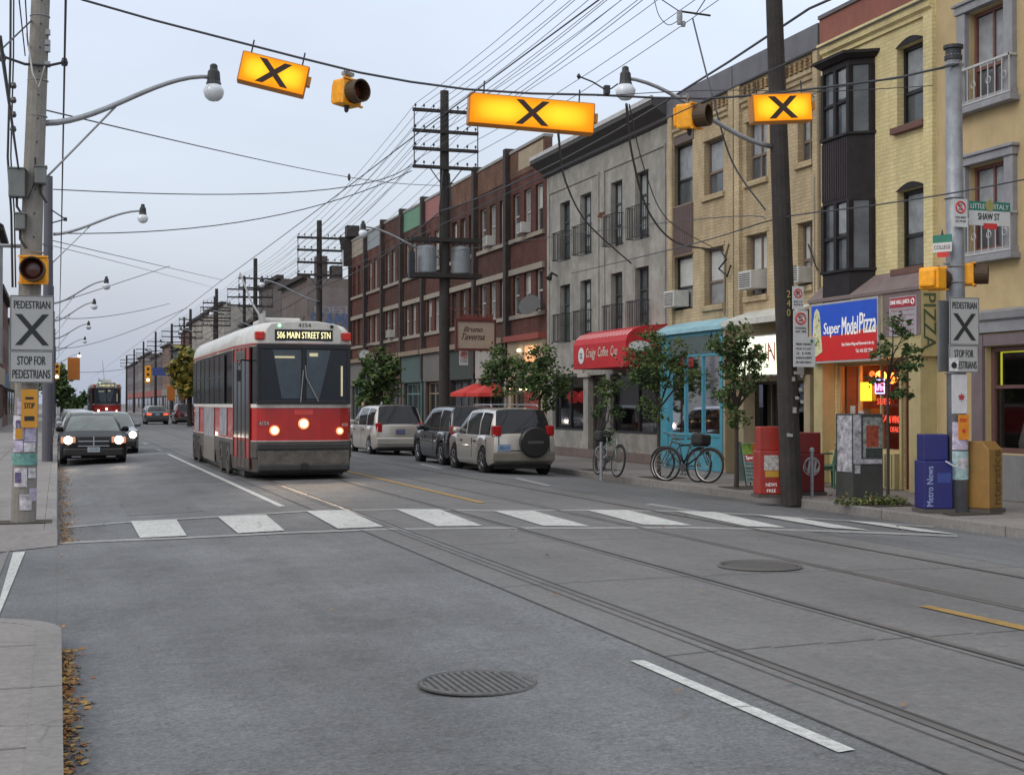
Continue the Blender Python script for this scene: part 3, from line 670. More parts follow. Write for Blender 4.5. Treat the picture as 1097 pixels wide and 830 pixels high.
fr2 = (V3((FX+.06, 0, 0)), UF, UZ)
mb = MB(); mb.fbox(fr2, -24.07, -23.72, 1.98, 2.28, 0, .02); os_ = mb.build('open_sign', black, B)
mb = MB(); txt(mb, 'OPEN', fr2, -24.03, 2.05, .27, .16, .024, 0, .006); mb.build('lettering', M('neon_pink', (1, .15, .3), .4, emit=(1, .12, .3), es=8), os_, fixn=False)
mb = MB()
for a0, a1, z0, z1 in ((-24.06, -23.73, 1.99, 2.01), (-24.06, -23.73, 2.25, 2.27), (-24.06, -24.045, 2.01, 2.25), (-23.745, -23.73, 2.01, 2.25)): mb.fbox(fr2, a0, a1, z0, z1, .021, .028)
mb.build('neon_border', M('neon_blue', (.5, .4, 1), .4, emit=(.55, .4, 1), es=4), os_)
mb = MB(); mb.fbox(fr2, -24.6, -24.22, 1.85, 2.22, 0, .02); mb.build('yellow_neon_sign', M('neon_y2', (1, .7, .02), .4, emit=(1, .66, .03), es=1.6, var=.5, sc=8), B)
mb = MB(); txt(mb, 'SUBS', fr2, -24.02, 1.78, .45, .12, .01, 0, .006); txt(mb, 'PIZZA', fr2, -24.25, 1.45, .62, .12, .01, 0, .006); txt(mb, '& WINGS', fr2, -23.6, 1.42, .42, .14, .01, 0, .006); txt(mb, 'DEALS', fr2, -23.55, 1.25, .32, .1, .01, 0, .006)
mb.build('window_lettering', M('red_letters', (.7, .05, .03), .5, emit=(1, .1, .05), es=.9), B, fixn=False)
mb = MB(); mb.fbox(fr2, -25.0, -24.82, .9, 1.75, 0, .01); mb.fbox(fr2, -24.7, -24.5, .9, 1.65, 0, .01); mb.build('window_menu', M('menu_paper', (.4, .38, .35), .7, var=.5, sc=20), B)

# ---- C: tan brick pair
tbrick = MBrick('tan_brick', (.48, .385, .24), (.42, .33, .2), (.36, .295, .2), dirt=.4)
flash = M('grey_flashing', (.13, .13, .145), .6, .2, var=.2, dirt=.3, sc=2)
def tan_building(y0, y1, label, ops, shopX): return building('brick_building', label, y0, y1, 9.3, tbrick, ops)
opsC = [(28.42, 29.4, 6.95, 8.35), (28.42, 29.4, 4.28, 5.7), (26.4, 27.02, 7.0, 8.12), (26.4, 27.02, 4.33, 5.7), (26.3, 29.5, .9, 2.3)]
C2 = building('brick_building', 'weathered tan brick building with white awning and lit shop sign behind the dark utility pole', 25.95, 29.88, 9.28, tbrick, opsC)
opsD = [(32.32, 33.5, 6.92, 8.5), (32.32, 33.5, 4.21, 5.6), (30.6, 31.65, 6.93, 8.3), (30.6, 31.65, 4.21, 5.62)]
C1 = building('brick_building', 'weathered tan brick building with brown window panels above the turquoise shopfront', 29.9, 33.68, 9.28, tbrick, opsD)
for R_, ops in ((C2, opsC[:4]), (C1, opsD)):
    for i, (a, b, c, e) in enumerate(ops):
        big = (R_ is C1 and i < 2)
        win(R_, a, b, c, e, M('tan_frame', (.16, .12, .09), .7) if not big else dkmetal, [pane_c, pane_b, pane_c, pane_b][i], nx=(2 if R_ is C2 else 1), nz=2, mid=.42, sill=None if big else tbrick, rec=.18, curtain=(blind if i % 2 else blindd, .55), lintel=M('lintel_purple', (.12, .095, .09), .8) if R_ is C1 and i == 0 else tbrick, lh=.22 if big else .12)
mb = MB(); mb.box(FX-.03, FX+.1, 32.28, 33.54, 5.62, 6.9); mb.build('window_panel', M('brown_panel', (.13, .095, .085), .7, var=.2), C1)
mb = MB()
for k in range(12): mb.box(FX-.042, FX-.031, 32.32+k*.103, 32.37+k*.103, 5.65, 6.88)
mb.build('panel_batten', M('brown_panel2', (.1, .07, .065), .7), C1)
for R_, a, b in ((C2, 25.97, 29.86), (C1, 29.92, 33.66)):
    cornice(R_, FX-.002, a+.3, b-.3, [(0, 8.72), (.05, 8.72), (.05, 8.8), (.1, 8.84), (.1, 8.92), (0, 8.95)], tbrick)
    mb = MB(); k = a+.35
    while k < b-.4: mb.box(FX-.07, FX-.002, k, k+.1, 8.97, 9.2); k += .22
    mb.build('brick_dentils', MBrick('old_brick', (.3, .19, .1), (.4, .3, .17), (.16, .12, .08), dirt=.6), R_)
    mb = MB(); mb.box(FX-.12, FX+.3, a-.01, b+.01, 9.29, 9.8); mb.build('parapet_flashing', flash, R_)
    mb = MB(); mb.box(FX-.09, FX-.002, a, a+.26, 3.8, 9.285); mb.box(FX-.09, FX-.002, b-.26, b, 3.8, 9.285); mb.build('pilaster', tbrick, R_)
acunit(C2, 28.9, 4.42, FX); acunit(C1, 33.1, 4.28, FX)
acunit(C2, 26.7, 4.38, FX, .5, .34)
mb = MB(); mb.tube([(FX-.07, 26.15, 3.8), (FX-.07, 26.15, 6.6), (FX-.06, 26.3, 6.8)], .035, 7); mb.tube([(FX-.1, 30.35, 3.9), (FX-.1, 30.3, 5.3), (FX-.1, 30.1, 5.6)], .03, 7); mb.tube([(FX-.08, 26.0, 4.0), (FX-.08, 26.0, 9.3)], .03, 7); mb.build('conduit', M('conduit', (.2, .17, .12), .6), C2)
# C2 shopfront
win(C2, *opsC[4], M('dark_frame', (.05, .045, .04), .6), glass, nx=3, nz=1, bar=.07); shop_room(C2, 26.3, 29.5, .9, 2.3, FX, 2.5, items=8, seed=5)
mb = MB(); mb.loft([[(14.6, y, 3.62), (14.6, y, 3.68), (FX-.004, y, 3.93), (FX-.004, y, 3.86)] for y in (26.2, 29.3)]); mb.box(14.58, 14.598, 26.2, 29.3, 3.56, 3.69); mb.build('awning', M('awning_white', (.55, .55, .5), .7, dirt=.35), C2)
fr = (V3((14.7, 0, 0)), UF, UZ)
mb = MB(); mb.fbox(fr, -28.75, -26.15, 2.4, 3.3, -.25, 0); ls = mb.build('shop_sign', M('lit_sign_case', (.3, .3, .3), .5), C2)
mb = MB(); mb.fbox(fr, -28.72, -26.18, 2.43, 3.27, .001, .01); mb.build('sign_face', M('lit_sign', (.8, .85, .65), .4, emit=(.88, .95, .68), es=.85, var=.06), ls)
text('ANNI', fr, -28.0, 2.72, 1.2, .40, M('sign_redthin', (.45, .08, .08), .5), ls, n=.014)
mb = MB(); mb.box(FX-.03, FX-.004, 26.3, 29.5, .16, .88); mb.build('kneewall', M('brown_knee', (.1, .08, .06), .8, dirt=.3), C2)
mb = MB(); mb.box(FX-.3, FX-.004, 29.0, 29.22, .16, 2.4); mb.box(FX-.3, FX-.004, 26.0, 26.25, .16, 2.4); mb.build('pilaster', M('tan_post', (.33, .27, .17), .7, dirt=.3), C2)
# C1 turquoise shopfront (projects in front of the wall)
tq = M('turquoise', (.06, .27, .36), .5, var=.12, dirt=.18); tql = M('turquoise_light', (.28, .50, .58), .5, dirt=.2)
TX = 15.02
mb = MB(); mb.loft([[(TX-.12, y, 3.56), (TX-.12, y, 3.66), (FX-.004, y, 3.86), (FX-.004, y, 3.56)] for y in (29.95, 34.0)]); mb.build('shop_cornice', tql, C1)
mb = MB(); mb.box(TX, TX+.12, 29.95, 33.68, 2.95, 3.55); mb.box(TX-.03, TX+.14, 30.06, 30.2, .16, 3.55); mb.box(TX-.03, TX+.14, 33.2, 33.67, .16, 3.55)
mb.box(TX, TX+.12, 30.2, 33.2, .16, .98); mb.box(TX-.02, TX+.12, 30.2, 33.2, .98, 1.06)
mb.box(TX, TX+.05, 31.2, 31.25, 1.06, 2.95); mb.box(TX, TX+.05, 32.2, 32.25, 1.06, 2.95); mb.box(TX+.13, FX-.01, 33.55, 33.67, .16, 3.55)
tf = mb.build('shopfront', tq, C1, bevel=.008)
mb = MB(); mb.quad((TX+.05, 30.2, 1.06), (TX+.05, 33.2, 1.06), (TX+.05, 33.2, 2.95), (TX+.05, 30.2, 2.95)); mb.build('pane', glass, tf, fixn=False)
shop_room(C1, 30.1, 33.5, .3, 2.95, TX-.1, 1.9, items=12, seed=12)
mb = MB(); mb.box(TX-.01, FX-.01, 29.94, 30.05, .16, 3.55); mb.build('side_return', M('tan_post', (.33, .27, .17), .7, dirt=.3), C1)
mb = MB(); mb.box(TX-.012, TX-.002, 30.25, 33.15, 3.02, 3.46); mb.build('fascia_board', M('fascia_dk', (.07, .1, .1), .6), C1)

# ---- D: grey stucco with french windows
gst = M('grey_stucco', (.285, .278, .255), .9, var=.26, sc=2.2, dirt=.6, bump=.4, fine=30)
D_y0, D_y1 = 33.7, 43.45
cols = [(fy(610.6), fy(599.9)), (fy(633.4), fy(621.6)), (fy(666.8), fy(654.4)), (fy(695), fy(680.4))]
opsG = [(a, b, 6.32, 8.2) for a, b in cols]+[(a, b, 3.72, 5.56) for a, b in cols]+[(40.1, 42.9, .95, 2.65), (34.2, 37.9, .95, 2.65), (38.25, 39.7, .16, 2.65)]
G = building('stucco_building', 'grey stucco building with tall french windows and a red shop awning', D_y0, D_y1, 9.55, gst, opsG)
gfr = M('green_dark_frame', (.035, .045, .04), .6)
rail = M('balcony_iron', (.025, .025, .027), .6)
for k, (a, b, c, e) in enumerate(opsG[:8]):
    win(G, a, b, c, e, gfr, pane_c, nx=2, nz=3, bar=.06, rec=.2, curtain=(blindd, .8) if k in (1, 2, 3, 5) else None)
    mb = MB(); x0 = FX-.24; y0_, y1_ = a-.08, b+.08
    for zz in (c+.04, c+.9): mb.box(x0-.012, x0+.012, y0_, y1_, zz-.012, zz+.012); mb.box(x0, FX, y0_, y0_+.02, zz-.012, zz+.012); mb.box(x0, FX, y1_-.02, y1_, zz-.012, zz+.012)
    n = 9
    for j in range(n+1): yy = y0_+(y1_-y0_)*j/n; mb.box(x0-.007, x0+.007, yy-.007, yy+.007, c+.05, c+.9)
    for j in range(1, 4): xx = x0+.24*j/4; mb.box(xx-.007, xx+.007, y1_-.015, y1_-.001, c+.05, c+.9); mb.box(xx-.007, xx+.007, y0_+.001, y0_+.015, c+.05, c+.9)
    mb.build('balcony', rail, G)
mb = MB(); rx = random.Random(3)
for (a, b) in cols[2:3]:
    for j in range(22): p = V3((FX-.4+rx.uniform(-.05, .05), rx.uniform(b-.5, b-.1), 7.2+rx.uniform(-.05, .1))); mb.box(p.x-.02, p.x+.02, p.y-.03, p.y+.03, p.z-.02, p.z+.02)
mb.build('balcony_flowers', M('flowers', (.2, .1, .06), .8, var=.6, sc=30), G)
cornice(G, FX-.002, D_y0-.05, D_y1+.12, [(0, 9.2), (.1, 9.25), (.12, 9.35), (.5, 9.6), (.55, 9.62), (.55, 9.8), (0, 9.84)], M('cornice_dark', (.05, .05, .05), .7, dirt=.2))
mb = MB(); mb.box(FX-.57, FX-.5, D_y0-.05, D_y1+.12, 9.74, 9.86); mb.build('gutter', M('gutter', (.42, .42, .42), .5), G)
mb = MB()
for z in (8.62,): mb.box(FX-.035, FX-.002, 33.95, 38.35, z, z+.07); mb.box(FX-.035, FX-.002, 38.75, 43.2, z, z+.07)
for y in (33.95, 38.28, 38.75, 43.13): mb.box(FX-.034, FX-.002, y, y+.07, 3.3, 8.619)
mb.build('wall_moulding', gst, G)
mb = MB(); mb.box(FX-.07, FX-.002, 40.0, 43.3, 2.72, 2.9); mb.box(FX-.09, FX-.002, 39.5, 40.4, 2.6, 2.72); mb.build('string_course', M('pale_ledge', (.36, .34, .3), .8, dirt=.3), G)
for o_ in opsG[8:10]: win(G, *o_, dkmetal, glass, nx=2 if o_[0] < 39 else 2, nz=1, bar=.07, rec=.15)
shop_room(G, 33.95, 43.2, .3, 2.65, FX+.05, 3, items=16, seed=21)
win(G, *opsG[10], M('door_frame_dk', (.05, .035, .03), .6), pane_a, nx=1, nz=1, bar=.12, rec=.22)
for i, yy in enumerate((41.9, 41.0)):      # two red paper lamps inside the left window
    lampbulb(G, (FX+.35, yy, 2.0), .2, (.6, .03, .03), .35, 'red_lampshade')
mb = MB(); mb.box(FX-.05, FX-.002, 33.75, 43.4, .16, .42); mb.build('plinth', M('plinth', (.16, .12, .11), .8, dirt=.4), G)
# red awning
AX = 14.1; rd = M('awning_red', (.42, .012, .018), .6, var=.12, sc=3)
mb = MB(); pr = [(FX-.005, 2.77), (AX, 2.77), (AX, 3.45), (AX+.06, 3.6), (AX+.22, 3.74), (AX+.5, 3.84), (FX-.005, 3.9)]
mb.loft([[(x, y, z) for x, z in pr] for y in (33.85, 37.75)]); aw = mb.build('awning', rd, G)
mb = MB()
for k in range(17):
    y = 33.9+k*.23; mb.quad((AX+.055, y, 3.605), (AX+.055, y+.13, 3.605), (AX+.215, y+.13, 3.748), (AX+.215, y, 3.748))
mb.build('awning_stripes', M('awning_pink', (.68, .3, .3), .6, var=.2), aw, fixn=False)
fr = (V3((AX, 0, 0)), UF, UZ)
mb = MB(); mb.lathe([(.23, 0), (.23, .008)], (AX-.002, 37.1, 3.14), (-1, 0, 0), 20); mb.build('awning_logo', M('logo_white', (.6, .62, .6), .5), aw)
mb = MB(); txt(mb, 'cc', fr, -37.2, 3.06, .2, .16, .014, 0, .008); mb.build('logo_mark', M('logo_dark', (.05, .1, .08), .5), aw, fixn=False)
text('Craigy  Coffee  Cup', fr, -36.75, 3.0, 2.3, .34, M('awning_script', (.55, .5, .42), .5), aw, n=.006, slant=.15, bold=.005)
fe = (V3((0, 33.85, 0)), UX, UZ)
mb = MB(); mb.fpoly(fe, [(AX+.3+.32*math.cos(t)*1.0+.1, 3.3+.14*math.sin(t)) for t in [6.283*k/14 for k in range(14)]], .001, .008); mb.build('awning_side_logo', M('logo_white', (.6, .62, .6), .5), aw)
mb = MB(); mb.tube([(FX-.02, 42.4, 5.9), (FX-.25, 42.35, 6.0)], .03, 6); mb.lathe([(.05, 0), (.1, .2)], (FX-.25, 42.35, 5.95), (-.4, -.3, -.7), 10); mb.build('wall_floodlight', dkmetal, G)

# ---- E: red brick row, eight units
rb = [MBrick('red_brick_a', (.135, .05, .038), (.10, .038, .03), (.07, .046, .04), dirt=.5), MBrick('red_brick_b', (.105, .048, .034), (.08, .036, .028), (.06, .04, .035), dirt=.55)]
orb = MBrick('orange_brick', (.185, .098, .064), (.15, .075, .05), (.09, .066, .052), dirt=.5)
pil = M('pilaster_dark', (.04, .03, .028), .85, var=.3, sc=2); band = M('stone_band', (.25, .225, .185), .85, dirt=.45, sc=1.2)
par = [orb, orb, orb, M('pink_panel', (.26, .11, .1), .8, dirt=.2), M('green_panel', (.10, .22, .145), .7, dirt=.2), rb[1], M('blue_grey_panel', (.22, .255, .27), .7, dirt=.2), M('beige_panel', (.26, .23, .19), .8, dirt=.25)]
pname = ['pale patched parapet over the warm lit restaurant', 'plain orange brick parapet, just beyond the warm lit restaurant', 'dark brick parapet, mostly behind the transformer pole', 'faded pink parapet panel', 'pale green parapet panel', 'plain brown brick parapet between green and blue grey panels', 'blue grey parapet panel', 'beige parapet panel at the far end of the row']
E0 = 43.45; EU = 4.03
for k in range(8):
    y0 = E0+k*EU; y1 = y0+EU; c0 = y0+.42; cw_ = (EU-.84)
    ww = .72; gp = (cw_-3*ww)/2
    cs = [(c0+j*(ww+gp), c0+j*(ww+gp)+ww) for j in range(3)]
    so_ = (y0+.5, y1-.5, .8, 2.7)
    ops = [(a, b, 7.58, 9.15) for a, b in cs]+[(a, b, 4.9, 6.28) for a, b in cs]+[so_]
    R_ = building('brick_rowhouse', 'red brick row unit with '+pname[k], y0, y1, 9.72, rb[0 if k in (0, 3, 6, 7) else 1], ops, group='red brick row on the far side of the street')
    fm = [M('frame_pale', (.38, .38, .36), .6), M('frame_brown', (.09, .05, .04), .6)][1 if k in (2, 7) else 0]
    for j, (a, b, c, e) in enumerate(ops[:6]): win(R_, a, b, c, e, fm, [pane_a, pane_c, pane_b][(j*5+k*3) % 3], nz=2, rec=.14, bar=.05, curtain=(blind, .45) if (j+k) % 4 == 0 else None)
    mb = MB(); mb.box(FX-.10, FX-.002, y0+.2, y1-.2, 7.42, 7.56); mb.box(FX-.10, FX-.002, y0+.2, y1-.2, 6.3, 6.5); mb.box(FX-.08, FX-.002, y0+.2, y1-.2, 4.74, 4.88); mb.build('stone_band', band, R_)
    mb = MB(); mb.box(FX-.02, FX+.25, y0+.15, y1-.02, 9.723, 10.62); mb.build('parapet', par[k], R_)
    if k == 0:
        mb = MB(); mb.box(FX-.03, FX-.021, y0+.3, y0+2.9, 9.9, 10.55); mb.build('parapet_patch', M('patch_beige', (.33, .27, .19), .85, dirt=.4), R_)
    mb = MB(); mb.box(FX-.06, FX+.28, y0+.15, y1-.02, 10.622, 10.72); mb.build('parapet_cap', M('cap_grey', (.25, .25, .24), .7), R_)
    mb = MB(); mb.box(FX-.2, FX+.3, y1-.16, y1+.14 if k < 7 else y1, 2.9, 10.85); mb.build('pilaster', pil, R_)
    if k == 3: mb = MB(); mb.box(FX-.22, FX+.28, y0+.001, y0+.148, 9.8, 10.7)
    if k in (0, 1, 5): acunit(R_, (cs[1][0]+cs[1][1])/2, 7.62 if k != 5 else 4.95, FX, .5, .36)
    # ground floor
    sf = [M('fascia_beige', (.36, .29, .19), .7, dirt=.2), M('fascia_white', (.30, .29, .27), .7, dirt=.2), M('fascia_dkgreen', (.03, .04, .035), .7), M('fascia_grey', (.13, .125, .115), .7, dirt=.3), M('fascia_teal', (.055, .09, .09), .7, dirt=.3), M('fascia_brick', (.13, .05, .04), .8, dirt=.3), M('fascia_dkgreen', (.03, .04, .035), .7), M('fascia_grey', (.13, .125, .115), .7, dirt=.3)][k]
    mb = MB(); mb.box(FX-.14, FX-.004, y0+.05, y1-.2, 2.74, 3.95); mb.box(FX-.1, FX-.004, y0+.1, y0+.42, .16, 2.738); mb.box(FX-.1, FX-.004, y1-.5, y1-.2, .16, 2.738); mb.build('fascia', sf, R_)
    mb = MB(); mb.box(FX-.3, FX-.004, y0+.02, y1-.18, 3.952, 4.15); mb.build('shop_cornice', M('cornice_tan', (.2, .15, .11), .8, dirt=.3) if k != 0 else M('cornice_red', (.25, .06, .045), .8), R_)
    win(R_, *so_, [M('frame_tan', (.28, .23, .17), .7), M('frame_teal', (.12, .2, .2), .6), dkmetal][k % 3], pane_c if k % 3 == 2 else pane_a, nx=3, nz=2, mid=.75, rec=.12, bar=.07)
    if k == 0:
        for q, (u, zz) in enumerate(((1.1, 3.55), (2.3, 3.62))): lampbulb(R_, (FX-.22, y0+u, zz), .06, (1, .75, .45), 9, 'wall_lamp')
        mb = MB(); mb.box(FX-.17, FX-.142, y0+.6, y0+1.8, 3.0, 3.75); mb.build('lit_panel', M('lit_panel', (.8, .4, .2), .6, emit=(1, .45, .16), es=.55, var=.4, sc=3), R_)
        for q, (u, zz) in enumerate(((1.1, 2.3), (1.7, 2.28), (3.0, 2.3))): lampbulb(R_, (FX-.35, y0+u, zz), .05, (1, .7, .3), 10, 'patio_lamp')
        mb = MB(); mb.box(FX-.06, FX-.004, y0+.6, y0+2.2, 1.0, 2.2); mb.build('red_curtain', M('red_drape', (.2, .03, .02), .8, var=.5, sc=5), R_)
# tall satellite dish on unit 1
mb = MB(); mb.lathe([(.02, 0), (.2, .03), (.36, .10), (.38, .12)], (FX-.45, 43.8, 5.0), (-.6, -.6, .45), 18); mb.tube([(FX-.02, 43.8, 4.9), (FX-.42, 43.8, 5.0)], .025, 6)
tag(mb.build('satellite_dish', M('dish_dark', (.05, .052, .055), .6)), 'dark satellite dish on the brick wall beside the grey stucco building', 'satellite dish')
# end cornice of the row (dark scroll bracket)
mb = MB(); ye = E0+8*EU
mb.loft([[(FX-.55, y, 10.2), (FX+.3, y, 10.2), (FX+.3, y, 10.9), (FX-.7, y, 10.9)] for y in (ye-.1, ye+.12)]); mb.box(FX-.35, FX+.35, ye-.45, ye+.15, 10.9, 11.5); mb.box(FX-.45, FX, ye-.1, ye+.1, 9.3, 10.2)
tag(mb.build('corner_cornice', M('cornice_blk', (.035, .028, .028), .8), kids(R_)[0].parent), None, None)

# ---- far buildings
def far_building(name, label, y0, y1, zt, col, X=FX, depth=12, dirn=1, rows=2, group=None, wc=pane_a, brick=None, door=True, nw=None, flat=None):
    h = (zt-4.2)/max(rows, 1); ops = []; n = nw or max(2, int((y1-y0)/2.6)); wz = h*.5
    for r in range(rows):
        for j in range(n):
            c = y0+(y1-y0)*(j+.5)/n; z = 4.6+r*h; ops.append((c-.45, c+.45, z, z+wz))
    so_ = (y0+.6, y1-.6, .9, 2.8); ops.append(so_)
    r = building(name, label, y0, y1, zt, brick or M('far_'+label[:14].replace(' ', '_'), col, .9, var=.2, dirt=.35, sc=1), ops, X=X, depth=depth, dirn=dirn, group=group)
    for o_ in ops[:-1]: win(r, *o_, M('frame_pale', (.38, .38, .36), .6), wc, X=X, dirn=dirn, nz=2, rec=.12)
    win(r, *so_, M('frame_brown', (.09, .05, .04), .6), pane_a, X=X, dirn=dirn, nx=4, nz=1, rec=.12)
    mb = MB(); s0, s1 = sorted((X-.35*dirn, X+.2*dirn)); mb.box(s0, s1, y0+.02, y1-.02, zt+.002, zt+.28); mb.build('cornice', pil, r)
    mb = MB(); s0, s1 = sorted((X-.16*dirn, X-.004*dirn)); mb.box(s0, s1, y0+.05, y1-.05, 2.9, 3.9); mb.build('fascia', M('fascia_far%d' % (int(y0) % 4), [(.3, .25, .18), (.08, .12, .2), (.25, .06, .05), (.2, .2, .18)][int(y0) % 4], .7), r)
    return r
dk = MBrick('dark_brick', (.05, .035, .03), (.04, .03, .028), (.03, .028, .026), dirt=.4)
F1 = far_building('corner_building', 'soot dark corner building with graffiti stucco end wall beyond the side street', 90, 101, 9.9, (.14, .115, .105), depth=16, rows=1)
mb = MB(); mb.box(FX+3.4, FX+15.9, 89.96, 89.995, 2.5, 7.6); mb.build('yellow_side_wall', M('yellow_side', (.36, .27, .08), .85, var=.15, dirt=.3), F1)
mb = MB(); mb.box(FX+3.4, FX+15.9, 89.96, 89.995, 7.61, 9.9); mb.build('dark_side_wall', dk, F1)
mb = MB(); mb.box(FX+.02, FX+3.38, 89.95, 89.994, 2.5, 9.3); mb.build('stucco_side_wall', M('pinkish_stucco', (.16, .135, .13), .9, var=.2, dirt=.45, sc=1), F1)
mb = MB(); fg = (V3((FX, 89.94, 0)), UX, UZ); rx = random.Random(8)
txt(mb, 'SKAMO', fg, .15, 6.7, 2.9, .95, .0, .1, .03)
mb.build('graffiti', M('graffiti_blue', (.06, .10, .20), .7, var=.3), F1, fixn=False)
mb = MB(); txt(mb, 'ROEST', fg, .5, 7.6, 2.3, .5, .0, -.1, .02); mb.build('graffiti', M('graffiti_white', (.2, .21, .24), .7, var=.2), F1, fixn=False)
mb = MB()
for x, h in ((16.0, 1.5), (17.0, .9), (19.5, .5), (20.3, .7), (22.6, 1.1)): mb.box(x, x+.7, 90.5, 91.5, 9.9, 9.9+h)
mb.build('chimney', M('chimney_dk', (.07, .055, .05), .9, var=.3), F1)
far_building('shop_building', 'low dark building with crumbling roofline behind the tram roof', 101.2, 113, 10.8, (.1, .085, .08), rows=1)
far_building('shop_building', 'narrow dark building between low shops far along the street', 113.2, 124, 8.4, (.08, .07, .065), rows=1)
far_building('shop_building', 'pale blank walled building standing above its neighbours far along the street', 138, 176, 11.4, (.3, .28, .25), rows=2, nw=2, depth=20)
mb = MB()
far_specs = [(124.3, 137, 7.6, (.14, .07, .055), 'short brick shop far along the street beside the yellow tree'),
 (176.3, 188, 10.8, (.16, .06, .05), 'narrow red brick block just past the pale blank building'), (188.3, 203, 9, (.09, .09, .1), 'grey shop beyond the narrow red brick block'), (203.3, 222, 10.2, (.2, .13, .1), 'brown brick shop deep in the street beyond the far traffic lights'),
 (222.3, 250, 9.4, (.12, .1, .1), 'dark shop deep in the street under the far wires'), (250.3, 290, 10.5, (.17, .15, .15), 'long greyish block near the end of the street'), (290.5, 340, 10, (.13, .12, .13), 'farthest block on the right side of the street')]
for a, b, h, c, l in far_specs: far_building('shop_building', l, a, b, h, c, rows=2, group='far shops on the right side')
# left side
far_building('house', 'grey house with brick ground floor behind the concrete pole', 84, 93, 11.6, (.24, .235, .22), X=-3.3, depth=10, dirn=-1, rows=2)
mb = MB()
for z0, o_ in ((11.9, .0), (12.4, .35)): pass
hs = [o for o in S.collection.objects if o.name.startswith('house')][-1]
mb.loft([[(-3.0, 83.8, 11.9), (-13, 83.8, 11.9), (-13, 93.2, 11.9), (-3.0, 93.2, 11.9)], [(-6, 86, 13.8), (-10, 86, 13.8), (-10, 91, 13.8), (-6, 91, 13.8)]]); mb.build('hip_roof', M('slate', (.08, .085, .09), .8), hs)
mb = MB(); mb.box(-3.29, -3.26, 84.2, 92.8, 1, 4.2); mb.build('brick_facing', rb[0], hs)
for a, b, h, c, l in ((93.3, 112, 9, (.14, .06, .05), 'brick shop block behind the grey house on the left'), (112.5, 140, 8, (.2, .19, .17), 'pale low shop block on the left side beyond the parked cars'), (170, 230, 9, (.12, .11, .11), 'dark block on the left side past the dark tree')):
    far_building('shop_building', l, a, b, h, c, X=-3.6, dirn=-1, rows=2, group='far shops on the left side')
# ---------------------------------------------------------------- streetcar (local: front face at y=0, body runs to +y)
tr_white = M('tram_white', (.56, .55, .51), .4, var=.1, dirt=.4, sc=1.5, coat=.3); tr_red = M('tram_red', (.43, .014, .012), .35, var=.12, dirt=.3, coat=.4)
tr_grey = M('tram_skirt', (.075, .068, .06), .6, .15, var=.3, sc=5, dirt=.5); tr_blk = M('tram_black', (.012, .012, .013), .3)
tglass = MGlass('tram_glass', (.55, .6, .62), .10)
def outline(z, g=0.0):          # closed plan outline; g shrinks
    k = 0
    pts = [(.35, -.05), (.80, .0), (.98, .06), (1.06, .2), (1.17, 1.1), (1.23, 1.9), (1.24, 2.4), (1.24, 11.2), (1.20, 12.0), (1.06, 13.2), (.95, 13.42), (.6, 13.5)]
    full = [(x, y) for x, y in pts]+[(-x, y) for x, y in reversed(pts)]
    L = 13.5; out = []
    for x, y in full:
        sx_ = 1-g/1.24; out.append((x*sx_, y*(1-2*g/L)+g, z))
    return out
